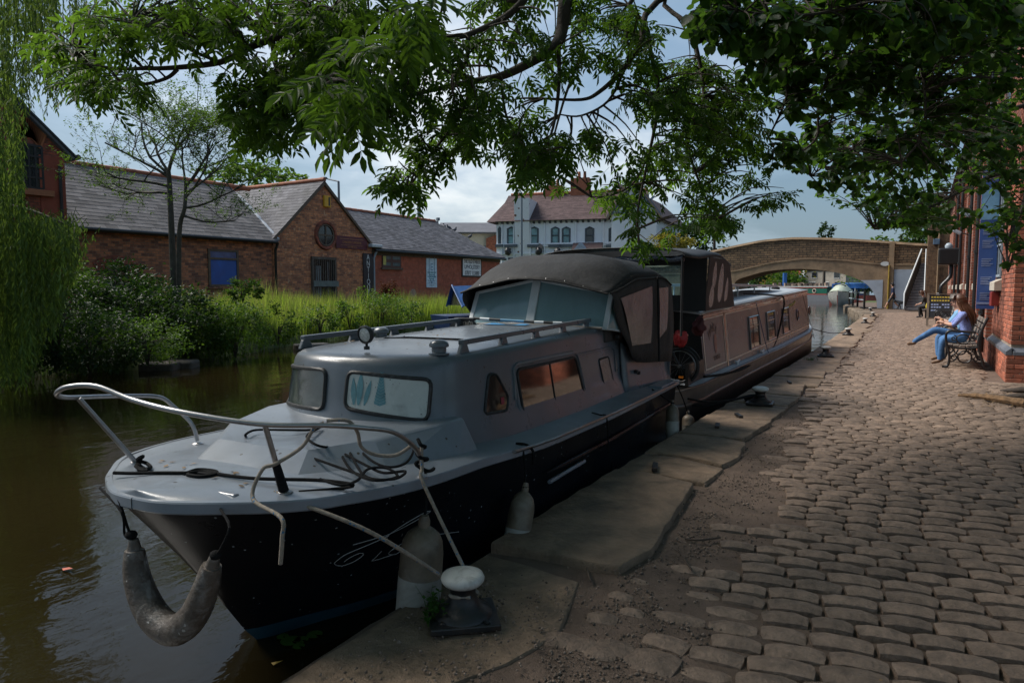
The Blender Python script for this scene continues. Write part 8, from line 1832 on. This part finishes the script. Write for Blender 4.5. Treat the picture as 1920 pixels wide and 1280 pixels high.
DT = 20.5; dv = lambda x, y: RT * x + UP * y
b0 = atD(DT, 326, 520); b0.z = .3
sA = [b0, atD(DT, 322, 440), atD(DT, 318, 350), atD(DT, 316, 320)]; sB = [b0 + RT * .1, atD(DT - .3, 336, 440), atD(DT - .5, 346, 390), atD(DT - .5, 348, 350)]
wildtree('young_tree', tuple(b0), [(sA, .105, [(.98, dv(-.55, 1), 1.9), (1, dv(.1, 1) + FW * .4, 2.0), (.98, dv(.35, 1) - FW * .5, 1.5), (.9, dv(-1, .7) + FW * .3, 1.9), (.8, dv(-1, .3), 2.0), (.72, dv(-.9, .05) - FW * .5, 1.7), (.6, dv(-1, -.1), 1.5)]), (sB, .08, [(1, dv(.4, 1), 1.5), (1, dv(.8, .9) + FW * .3, 1.5), (.95, dv(.0, 1) - FW * .4, 1.5), (.85, dv(1, .45) - FW * .2, 1.9), (.7, dv(1, .1), 1.9), (.9, dv(.6, .9) + FW * .6, 1.8), (.55, dv(1, -.12), 1.5)])],
         'sparse young tree with two thin trunks before the slate roofed long building', .2, .75, 12, [spear_t(.3), spear_t(.24)], .07, 13, M['midleaf'], M['barkyt'], 4)
# ---- background trees and shrubs
def leafball(name, c, rad, n, lsz, m, label, seed, cat='bush', shape=None, stem=True, group=None, leaf=None, gap=.35):
    t = thing(name, label, cat, (c[0], c[1], max(c[2] - rad[2], -.25)), 0, group); r = np.random.default_rng(seed); pos = []
    cl = []
    while len(cl) < max(6, n // 45):
        v = r.normal(size=3); v /= np.linalg.norm(v); k = r.uniform(.35, 1.0) ** .6
        if noise.noise(Vector(v * 1.6) + Vector((seed, 0, 0))) > -gap: cl.append(v * k)
    cl = np.array(cl); pos = cl[r.integers(0, len(cl), n)] + r.normal(size=(n, 3)) * .13; pos = pos * np.array(rad) + np.array(c); pos = pos[pos[:, 2] > c[2] - rad[2] * .98]; k = len(pos)
    d = r.normal(size=(k, 3)) * [1, 1, .6] + (pos - np.array(c)) / np.array(rad) * .8 + [0, 0, -.2]; up = r.normal(size=(k, 3)) * .5 + [0, 0, 1]
    tree_leaves(t, leaf or [spear_t(.26), spear_t(.32, -.3)], pos, d, up, lsz * r.uniform(.6, 1.3, k), m, 0, 'leaf', seed)
    if stem:
        mb = MB()
        for v in cl[:14]:
            e = np.array(c) + v * np.array(rad) * .9; mb.tube(smoothpath([(c[0], c[1], c[2] - rad[2]), (c[0] + v[0] * rad[0] * .3, c[1] + v[1] * rad[1] * .3, c[2]), tuple(e)], 3), [max(.012, .02 * rad[0]) * (1 - .12 * i) for i in range(7)], 4, caps=False)
        mb.build('stems', M['bark'], t)
    return t
def at_bank(px, py, d): return atD(d, px, py)
for (px, py, d, rx, rz_, n, ls, mk, lb, sd_) in [
        (165, 635, 13.6, 1.05, .75, 4800, .075, 'darkleaf', 'dark dense thicket overhanging the water beside the willow', 1), (255, 585, 16.5, 1.4, .85, 4600, .10, 'darkleaf', 'tall dark elder bush below the arched opening', 2), (335, 600, 16.0, .95, .75, 3200, .09, 'darkleaf', 'dark bush at the foot of the young tree', 3),
        (275, 640, 14.2, .85, .5, 2600, .06, 'midleaf', 'low bramble with pale sprays at the water edge', 4), (390, 610, 16.5, .85, .7, 3000, .075, 'midleaf', 'mid green leafy weeds between the elder and the tall grass', 5), (440, 615, 16.8, .8, .75, 3000, .07, 'midleaf', 'leafy nettle clump at the edge of the tall grass', 6), (215, 530, 18.5, .9, .6, 2000, .10, 'darkleaf', 'dark shrub against the long brick building', 7), (100, 600, 13, .9, 1.0, 3200, .07, 'darkleaf', 'black green bush behind the willow strands', 8), (455, 545, 19, .5, .35, 700, .1, 'midleaf', 'leafy sprig below the blue boarded window', 9), (110, 560, 15, .9, .8, 2400, .08, 'midleaf', 'leafy shrub between the willow and the gabled building', 10), (520, 612, 19, .6, .55, 1100, .08, 'midleaf', 'weed clump at the water edge left of the barred door', 11), (600, 600, 22, .7, .5, 1000, .09, 'midleaf', 'weed clump in the tall grass below the barred door', 12), (655, 590, 24, .6, .5, 900, .09, 'midleaf', 'weed clump in the tall grass below the maroon board', 13), (770, 590, 27, .7, .45, 900, .09, 'midleaf', 'low bush at the edge of the lawn below the pale banner', 14), (690, 575, 27, .5, .8, 900, .09, 'midleaf', 'tall weeds against the ANTIQUES sign', 15)]:
    leafball('bank_bush', tuple(at_bank(px, py, d)), (rx, rx, rz_), n, ls, M[mk], lb, sd_ + 40, group='bushes on the far bank')
M['redleaf'] = leafmat('red brown dock', (.09, .03, .015), (.10, .03, .01), .7, .3); M['yellowleaf'] = leafmat('yellow green shrub', (.16, .15, .02), (.25, .22, .03), .6, .4)
leafball('dock_plant', tuple(atD(30, 727, 560)), (.45, .45, .8), 1300, .09, M['redleaf'], 'red brown dock plant before the red brick workshop', 61, 'plant'); leafball('green_shrub', tuple(atD(25.5, 715, 585)), (1.0, 1.0, .7), 2600, .08, M['midleaf'], 'green shrub below the ANTIQUES sign', 62)
for (px, py, d, rx, rz_, n, ls, mk, lb, sd_) in [(455, 345, 45, 3.2, 1.6, 1500, .4, 'midleaf', 'tree crown above the ridge of the long building', 1), (520, 345, 48, 1.8, .9, 500, .35, 'midleaf', 'small tree top beside the antiques shop ridge', 2), (1340, 445, 75, 3.6, 2.6, 1800, .5, 'darkleaf', 'tree rising behind the left end of the bridge', 3), (1548, 440, 120, 1.2, 2.4, 500, .5, 'darkleaf', 'small conifer top above the bridge parapet', 4),
        (1420, 525, 110, 6, 4.0, 2400, .6, 'midleaf', 'green tree beyond the bridge above the white boats', 5), (1450, 525, 125, 5, 4.2, 2200, .6, 'yellowleaf', 'yellow green tree beyond the bridge beside the red brick house', 6), (1518, 520, 170, 7, 5.5, 2000, .9, 'darkleaf', 'dark conifer between the striped shed and the cottage', 7), (1390, 535, 90, 4, 2.5, 1500, .5, 'darkleaf', 'dark bush under the left haunch of the arch', 8), (1255, 458, 62, 2.2, .8, 1000, .3, 'yellowleaf', 'yellow flowering shrub above the black pram hood', 9), (1615, 522, 88, 3, 2.2, 1000, .4, 'midleaf', 'bush hanging under the right haunch of the arch', 10), (1690, 440, 66, 3.5, 1.5, 1200, .4, 'midleaf', 'tree behind the right end of the bridge parapet', 11), (1740, 425, 64, 2.6, 2.2, 1200, .4, 'midleaf', 'tree above the steps between bridge and warehouse', 12), (1540, 530, 150, 3, 2.4, 800, .6, 'midleaf', 'round bush at the far bank behind the green narrowboat', 13), (1490, 540, 140, 3, 2.0, 800, .6, 'midleaf', 'bush in front of the striped shed', 14)]:
    c = atD(d, px, py)
    leafball('background_tree', tuple(c), (rx, rx, rz_), n, ls, M[mk], lb, sd_ + 80, 'tree', stem=False, group='trees in the distance')
    if c.z - rz_ > .6: MB().tube([(c.x, c.y, .2), tuple(c)], [.3, .12], 6).build('trunk', M['bark'], bpy.data.objects[[o.name for o in COL.objects if o.name.startswith('background_tree')][-1]])
# ---- tall grass along the far bank
def blades(name, n, region, h0, h1, wid, m, seed, lean=.35, seg=3):
    r = np.random.default_rng(seed); P_ = []
    while len(P_) < n:
        y = r.uniform(*region[1]); e = r.uniform(*region[0]) ** 1.0; x = fx(y) - e; 
        if noise.noise(Vector((x * .7, y * .7, seed))) + r.uniform(-.2, .6) > 0: P_.append((x, y, gz(x, y) - .03, .8 + .85 * noise.noise(Vector((x * .55, y * .55, 7)))))
    P_ = np.array(P_); k = len(P_); h = r.uniform(h0, h1, k) * P_[:, 3]; a = r.uniform(0, 6.283, k); ln = r.uniform(.1, 1, k) * lean * h; dx = np.cos(a) * ln; dy = np.sin(a) * ln; wx = -np.sin(a) * wid; wy = np.cos(a) * wid
    V = np.zeros((k, 2 * (seg + 1), 3))
    for i in range(seg + 1):
        t = i / seg; w_ = 1 - t ** 1.5 * .93
        for s, sg in enumerate((-1, 1)):
            V[:, 2 * i + s, 0] = P_[:, 0] + dx * t * t + sg * wx * w_; V[:, 2 * i + s, 1] = P_[:, 1] + dy * t * t + sg * wy * w_; V[:, 2 * i + s, 2] = P_[:, 2] + h * (t - .18 * t * t * lean)
    F = np.array([(2 * i, 2 * i + 1, 2 * i + 3, 2 * i + 2) for i in range(seg)]); FF = F[None] + (np.arange(k) * 2 * (seg + 1))[:, None, None]
    return npmesh(name, V.reshape(-1, 3), FF.reshape(-1, 4), m, None, 'stuff')
blades('tall_grass', 15000, ((.1, 5.5), (12.8, 27)), .55, 1.15, .010, M['blade'], 4); blades('grass_fringe', 5000, ((-.05, 1.1), (6, 30)), .3, .8, .010, M['midleaf'], 5, .6); blades('meadow_grass', 5000, ((.4, 6), (5, 14)), .4, .9, .011, M['midleaf'], 6)
blades('lawn_grass', 9000, ((.3, 7.5), (27, 42)), .08, .26, .012, M['blade'], 7); blades('seed_stalks', 2200, ((.3, 5.2), (12.8, 26)), .9, 1.45, .006, M['seedhead'], 8, .3)
# stone kerb showing at the far water edge
for (px, py, L) in ((300, 684, .9), (340, 680, .8), (585, 648, 1.2)):
    p = atZ(-.2, px, py); MB().box((p.x, p.y, -.25), (L * .8, .5, .22), .6 if px < 500 else 1.2).build('kerb_stone', M['qwall'], None, bevel=.05)['kind'] = 'structure'
# ================================================================ people and dog
M['skin'] = mat('skin', (.48, .27, .19), .55, var=.08); M['hairbrown'] = mat('long brown hair', (.075, .030, .014), .45, var=.4, scale=6, stretch=(20, 20, 2), bump=.6, bscale=40); M['hairgrey'] = mat('grey brown hair', (.09, .07, .055), .5, var=.3); M['hairdark'] = mat('dark hair', (.02, .014, .01), .5)
M['shirtblue'] = mat('periwinkle blouse', (.20, .26, .56), .75, var=.2, scale=9, bump=.8, bscale=14, bdist=.03); M['denim'] = mat('blue denim', (.055, .15, .33), .8, var=.3, scale=7, bump=.6, bscale=16, bdist=.02); M['navy'] = mat('navy cotton', (.012, .02, .06), .8, var=.2); M['blackcloth'] = mat('black cotton', (.010, .010, .011), .8, var=.3); M['shorts'] = mat('charcoal shorts', (.045, .048, .055), .8, var=.2); M['shoe'] = mat('tan shoe', (.16, .09, .05), .6); M['shoedark'] = mat('dark shoe', (.02, .02, .025), .5); M['sock'] = mat('pale sock', (.5, .48, .48), .8); M['paleblue'] = mat('pale blue top', (.16, .33, .52), .8, var=.2); M['pinkpale'] = mat('pale trousers', (.48, .43, .48), .8)
def skinned(name, joints, edges, mats, root, parent=None, sub=2):
    """joints {name: (pos, radius)}, edges [(a, b, material index)]: one continuous skin grown over the skeleton"""
    ks = list(joints); ix = {k: i for i, k in enumerate(ks)}; me = bpy.data.meshes.new(name)
    me.from_pydata([tuple(joints[k][0]) for k in ks], [(ix[a], ix[b]) for a, b, _ in edges], [])
    o = bpy.data.objects.new(name, me); COL.objects.link(o); md = o.modifiers.new('skin', 'SKIN'); md.use_smooth_shade = True; md.branch_smoothing = .4
    if not me.skin_vertices: raise RuntimeError('no skin layer')
    for k in ks:
        sv = me.skin_vertices[0].data[ix[k]]; r = joints[k][1]; sv.radius = (r, r) if not isinstance(r, tuple) else r; sv.use_root = (k == root)
    s = o.modifiers.new('sub', 'SUBSURF'); s.levels = s.render_levels = sub
    dg = bpy.context.evaluated_depsgraph_get(); dg.update(); m2 = bpy.data.meshes.new_from_object(o.evaluated_get(dg)); bpy.data.objects.remove(o)
    m2.materials.clear()
    for m in mats: m2.materials.append(m)
    seg = [(Vector(joints[a][0]), Vector(joints[b][0]), mi, max(joints[a][1]) if isinstance(joints[a][1], tuple) else joints[a][1]) for a, b, mi in edges]
    for p in m2.polygons:
        c = p.center; best = (9e9, 0)
        for a, b, mi, r in seg:
            d = b - a; t = max(0, min(1, (c - a).dot(d) / max(d.length_squared, 1e-9))); q = (c - a - d * t).length - r * .3
            if q < best[0]: best = (q, mi)
        p.material_index = best[1]; p.use_smooth = True
    O = ORG[parent.name] if parent is not None else Vector(); m2.transform(Matrix.Translation(-O)); r_ = bpy.data.objects.new(name, m2); COL.objects.link(r_); r_.parent = parent; ORG[r_.name] = O; return r_
def hand(parent, w_, d, n):
    """palm and five curled fingers"""
    w_, d, n = Vector(w_), Vector(d).normalized(), Vector(n).normalized(); s = d.cross(n).normalized(); mb = MB(); mb.tube([w_, w_ + d * .04, w_ + d * .085], [.022, .034, .030], 8)
    for k, L in enumerate((.07, .08, .075, .06)):
        b = w_ + d * .08 + s * (.027 - .018 * k); mb.tube([b, b + d * L * .5 - n * .006, b + d * L * .75 - n * L * .45, b + d * L * .6 - n * L * .75], [.0095, .009, .0085, .006], 6)
    b = w_ + d * .03 + s * .03; mb.tube([b, b + d * .03 + s * .02 - n * .01, b + d * .06 + s * .012 - n * .025], [.011, .010, .007], 6)
    return mb.build('hand', M['skin'], parent, smooth=70)
def head(parent, c, look, hair, style):
    """face features and hair on the head at c, looking along look"""
    c = Vector(c); f = Vector(look).normalized(); s = f.cross(Vector((0, 0, 1))).normalized(); u = s.cross(f)
    hb_ = MB()
    def hp(a, b, k=1.0): return c + (f * (-math.cos(a) * .105) * math.cos(b) + s * math.sin(a) * .086 * math.cos(b) + u * (math.sin(b) * .125 + .012)) * k
    hb_.grid(lambda i, j: hp(-1.75 + 3.5 * i, -.75 + 2.3 * j, 1.10), 14, 8)
    hb_.grid(lambda i, j: c + s * (-.08 + .16 * i) + f * (.03 + .085 * math.cos((i - .5) * 2.2) * (1 - j * .9)) * 1.0 + u * (.055 + .085 * j), 8, 4)
    h = hb_.build('hair', hair, parent, smooth=80, solid=-.012)
    if style == 'long':
        m = MB(); r = random.Random(4)
        for k in range(46):
            a = -1.55 + 3.1 * k / 45; p0 = hp(a, .35, 1.1); p1 = hp(a, -.5, 1.14); wv = r.uniform(-.02, .02); L = r.uniform(.30, .44); m.tube(smoothpath([p0, p1, p1 - u * .12 - f * (.02 + .03 * math.cos(a)) + s * wv, p1 - u * (L * .7) - f * (.05 + .03 * math.cos(a)) + s * (wv * 2 - .02 * math.sin(a)), p1 - u * L - f * .06 + s * (wv * 2.6 - .05 * math.sin(a))], 4), [.018] * 9 + [.016, .014, .013, .011, .009, .007, .004, .002], 5)
        m.build('hair_lengths', hair, parent, smooth=70)
    if style == 'tail':
        b = c - f * .10 + u * .05; MB().tube(smoothpath([b, b - f * .06 + u * .01, b - f * .09 - u * .10, b - f * .07 - u * .24], 4), [.02, .028, .032, .033, .032, .03, .028, .026, .023, .02, .016, .01, .004], 7).build('ponytail', hair, parent, smooth=70)
    nb_ = MB(); nb_.add([c + f * .092 + u * .025, c + f * .09 + s * .016 - u * .022, c + f * .09 - s * .016 - u * .022, c + f * .122 - u * .018], [(0, 1, 3), (0, 3, 2), (1, 2, 3)]); nb_.build('nose', M['skin'], parent, smooth=80)
    for sg in (1, -1): MB().lathe([(.001, -.004), (.010, -.002), (.010, .002), (.001, .005)], c + f * .091 + s * sg * .034 + u * .018, 8, f.to_track_quat('Z', 'Y').to_matrix()).build('eye', M['hairdark'], parent); MB().lathe([(.001, -.01), (.02, -.006), (.026, .004), (.01, .012)], c + s * sg * .084 - f * .005, 8, Matrix.Rotation(R(90), 3, 'Y')).build('ear', M['skin'], parent)
    MB().beam(c + f * .089 - u * .055 - s * .022, c + f * .089 - u * .055 + s * .022, .008, .01).build('mouth', mat('lips', (.30, .10, .09), .5), parent)
def sitter(label, y, hipx, lean, legs, arms, mats, hair, style, look, zs=.44, hx=0.0, group=None):
    """seated facing -x on the bench; legs: list of two (knee, ankle, toe), arms: two (elbow, wrist)"""
    t = thing('person', label, 'person', (hipx, y, 0), 0, group); hip = Vector((hipx, y, zs + .10)); ch = hip + Vector((-lean * .55, 0, .30)); nk = hip + Vector((-lean, 0, .50)); hd = nk + Vector((-.05 + hx, 0, .13))
    J = {'hip': (hip, (.165, .125)), 'waist': (hip.lerp(ch, .5), (.148, .112)), 'chest': (ch, (.16, .12)), 'shl': (nk + Vector((.0, 0, -.07)), (.13, .085)), 'neck': (nk + Vector((-.02, 0, .02)), .052), 'head': (hd, (.082, .095)), 'crown': (hd + Vector((.01, 0, .09)), (.062, .07))}
    E_2 = [('hip', 'waist', 0), ('waist', 'chest', 0), ('chest', 'shl', 0), ('shl', 'neck', 3), ('neck', 'head', 3), ('head', 'crown', 3)]
    for k, (sg, (kn, an, to), (el, wr)) in enumerate(zip((-1, 1), legs, arms)):
        K = 'ab'[k]; J['h' + K] = (hip + Vector((-.06, sg * .095, -.02)), .098); J['k' + K] = (Vector(kn), .072); J['c' + K] = (Vector(kn).lerp(Vector(an), .35), .062); J['a' + K] = (Vector(an), .05 if mats[4] == 1 else .042); J['f' + K] = (Vector(an) + Vector((0, 0, -.045)), .042); J['t' + K] = (Vector(to), .032)
        E_2 += [('hip', 'h' + K, 1), ('h' + K, 'k' + K, 1), ('k' + K, 'c' + K, 1), ('c' + K, 'a' + K, 1), ('a' + K, 'f' + K, 2), ('f' + K, 't' + K, 2)]
        sh_ = nk + Vector((.0, sg * .17, -.075)); J['s' + K] = (sh_, .062); J['e' + K] = (Vector(el), .046); J['m' + K] = (Vector(el).lerp(Vector(wr), .4), .038); J['w' + K] = (Vector(wr), .026)
        E_2 += [('shl', 's' + K, 0), ('s' + K, 'e' + K, 0), ('e' + K, 'm' + K, 3), ('m' + K, 'w' + K, 3)]
    skinned('body', J, E_2, mats[:4], 'hip', t); head(t, hd + Vector((0, 0, .02)), look, hair, style)
    for (el, wr) in arms: hand(t, wr, Vector(wr) - Vector(el) + Vector((-.04, 0, .03)), (0, 0, 1))
    return t
sitter('woman in periwinkle blouse with long brown hair sitting on the bench', 15.22, .76, .10, [((.36, 15.12, .50), (.33, 15.10, .13), (.19, 15.08, .045)), ((.34, 15.34, .50), (.37, 15.36, .13), (.24, 15.36, .045))], [((.52, 14.99, .76), (.37, 15.13, .80)), ((.50, 15.46, .76), (.36, 15.28, .80))], [M['shirtblue'], M['denim'], M['shoe'], M['skin'], 1], M['hairbrown'], 'long', (-.9, .35, -.25))
sitter('woman in pale blue top with crossed denim legs on the bench', 15.88, .74, .12, [((.24, 15.72, .64), (-.10, 15.66, .40), (-.23, 15.63, .35)), ((.30, 15.98, .50), (.32, 15.92, .13), (.19, 15.90, .045))], [((.48, 15.66, .78), (.34, 15.74, .84)), ((.48, 16.10, .76), (.32, 15.92, .72))], [M['paleblue'], M['denim'], M['shoe'], M['skin'], 1], M['hairgrey'], 'short', (-.8, -.55, -.1))
tag(MB().lathe([(.001, -.03), (.028, -.02), (.035, 0), (.028, .02), (.001, .03)], (.335, 15.2, .85), 10).build('bread_roll', mat('golden crust', (.40, .20, .07), .7), None, smooth=60), 'bread roll held up by the woman in the periwinkle blouse', 'food')
# low seat by the annexe with a third sitter
ws = thing('low_bench', 'low dark bench under the woman in black by the steps', 'bench', (.3, 38.7, 0)); MB().b2((.10, 38.2, .40), (.63, 39.3, .46)).build('seat', M['slat'], ws, bevel=.01)
for y in (38.3, 39.2): MB().b2((.14, y - .03, 0), (.58, y + .03, .41)).build('leg', M['bolblack'], ws)
sitter('woman in black with a ponytail sitting forward on the low bench by the steps', 38.7, .30, .24, [((-.10, 38.6, .52), (-.07, 38.55, .12), (-.22, 38.53, .045)), ((-.08, 38.85, .50), (.04, 38.9, .12), (-.10, 38.9, .045))], [((.02, 38.48, .74), (-.16, 38.55, .66)), ((.02, 38.95, .74), (-.16, 38.80, .66))], [M['blackcloth'], M['blackcloth'], M['shoedark'], M['skin'], 1], M['hairbrown'], 'tail', (-1, .1, -.45), hx=-.04)
blob('yellow_jacket', (.32, 38.36, .62), (.16, .12, .20), mat('yellow cloth', (.55, .42, .02), .7), 'yellow jacket lying beside the woman in black', 'jacket', 5, .3)
# walking man and his dog
wm_ = thing('person', 'man in navy T shirt and dark shorts walking a black dog by the bridge', 'person', (-1.72, 53.4, 0)); H0 = Vector((-1.72, 53.4, 0)); P3 = lambda x, y, z: H0 + Vector((x, y, z))
J = {'hip': (P3(0, 0, .95), (.165, .125)), 'waist': (P3(-.01, 0, 1.10), (.16, .135)), 'chest': (P3(-.02, 0, 1.28), (.18, .135)), 'shl': (P3(-.02, 0, 1.43), (.14, .09)), 'neck': (P3(-.035, 0, 1.53), .058), 'head': (P3(-.06, 0, 1.65), (.083, .098)), 'crown': (P3(-.05, 0, 1.73), (.065, .075)),
     'ha': (P3(-.03, -.09, .88), .105), 'ka': (P3(-.26, -.09, .52), .072), 'ca': (P3(-.33, -.09, .36), .062), 'aa': (P3(-.44, -.09, .10), .04), 'ta': (P3(-.60, -.09, .07), .036), 'hb': (P3(.04, .09, .88), .105), 'kb': (P3(.10, .09, .52), .072), 'cb': (P3(.22, .09, .38), .062), 'ab': (P3(.40, .09, .14), .04), 'tb': (P3(.29, .09, .045), .036),
     'sa': (P3(-.01, -.19, 1.42), .068), 'ea': (P3(.02, -.25, 1.14), .048), 'wa': (P3(-.10, -.24, .90), .03), 'sb': (P3(-.01, .19, 1.42), .068), 'eb': (P3(.06, .24, 1.14), .048), 'wb': (P3(.14, .2, .90), .03)}
skinned('body', J, [('hip', 'waist', 0), ('waist', 'chest', 0), ('chest', 'shl', 0), ('shl', 'neck', 3), ('neck', 'head', 3), ('head', 'crown', 3), ('hip', 'ha', 1), ('ha', 'ka', 1), ('ka', 'ca', 3), ('ca', 'aa', 3), ('aa', 'ta', 2), ('hip', 'hb', 1), ('hb', 'kb', 1), ('kb', 'cb', 3), ('cb', 'ab', 3), ('ab', 'tb', 2), ('shl', 'sa', 0), ('sa', 'ea', 0), ('ea', 'wa', 3), ('shl', 'sb', 0), ('sb', 'eb', 0), ('eb', 'wb', 3)], [M['navy'], M['shorts'], M['shoedark'], M['skin']], 'hip', wm_)
head(wm_, P3(-.06, 0, 1.67), (-1, .1, -.2), M['hairdark'], 'short'); hand(wm_, J['wa'][0], (-.3, 0, -1), (1, 0, 0)); hand(wm_, J['wb'][0], (.3, 0, -1), (-1, 0, 0))
dg_ = thing('dog', 'black dog walking behind the man in shorts', 'dog', (-1.12, 53.2, 0)); D0 = Vector((-1.12, 53.2, 0)); P3 = lambda x, y, z: D0 + Vector((x, y, z)) 
J = {'pel': (P3(.27, 0, .50), .10), 'belly': (P3(.05, 0, .47), .105), 'ches': (P3(-.18, 0, .46), .135), 'nk': (P3(-.36, 0, .56), .075), 'hd': (P3(-.47, 0, .60), .075), 'mz': (P3(-.60, 0, .55), .036), 'tl1': (P3(.38, 0, .52), .03), 'tl2': (P3(.58, .02, .60), .018)}
E2 = [('pel', 'belly', 0), ('belly', 'ches', 0), ('ches', 'nk', 0), ('nk', 'hd', 0), ('hd', 'mz', 0), ('pel', 'tl1', 0), ('tl1', 'tl2', 0)]
for K, sg, fo, ho in (('a', -1, -.12, .10), ('b', 1, .10, -.10)):
    J.update({'sh' + K: (P3(-.20, sg * .08, .38), .06), 'el' + K: (P3(-.18 + fo * .3, sg * .085, .25), .036), 'wr' + K: (P3(-.20 + fo, sg * .085, .10), .025), 'pw' + K: (P3(-.25 + fo, sg * .085, .025), .026), 'th' + K: (P3(.27, sg * .08, .40), .078), 'kn' + K: (P3(.20 + ho * .4, sg * .085, .27), .045), 'hk' + K: (P3(.36 + ho, sg * .085, .17), .026), 'rp' + K: (P3(.31 + ho, sg * .085, .03), .026)})
    E2 += [('ches', 'sh' + K, 0), ('sh' + K, 'el' + K, 0), ('el' + K, 'wr' + K, 0), ('wr' + K, 'pw' + K, 0), ('pel', 'th' + K, 0), ('th' + K, 'kn' + K, 0), ('kn' + K, 'hk' + K, 0), ('hk' + K, 'rp' + K, 0)]
skinned('body', J, E2, [mat('black coat', (.012, .012, .013), .5, var=.3)], 'belly', dg_)
for sg in (1, -1): MB().add([P3(-.44, sg * .04, .66), P3(-.47, sg * .085, .65), P3(-.45, sg * .10, .56), P3(-.42, sg * .08, .60)], [(0, 1, 2, 3)]).build('ear', M['blackcloth'], dg_, solid=.01)
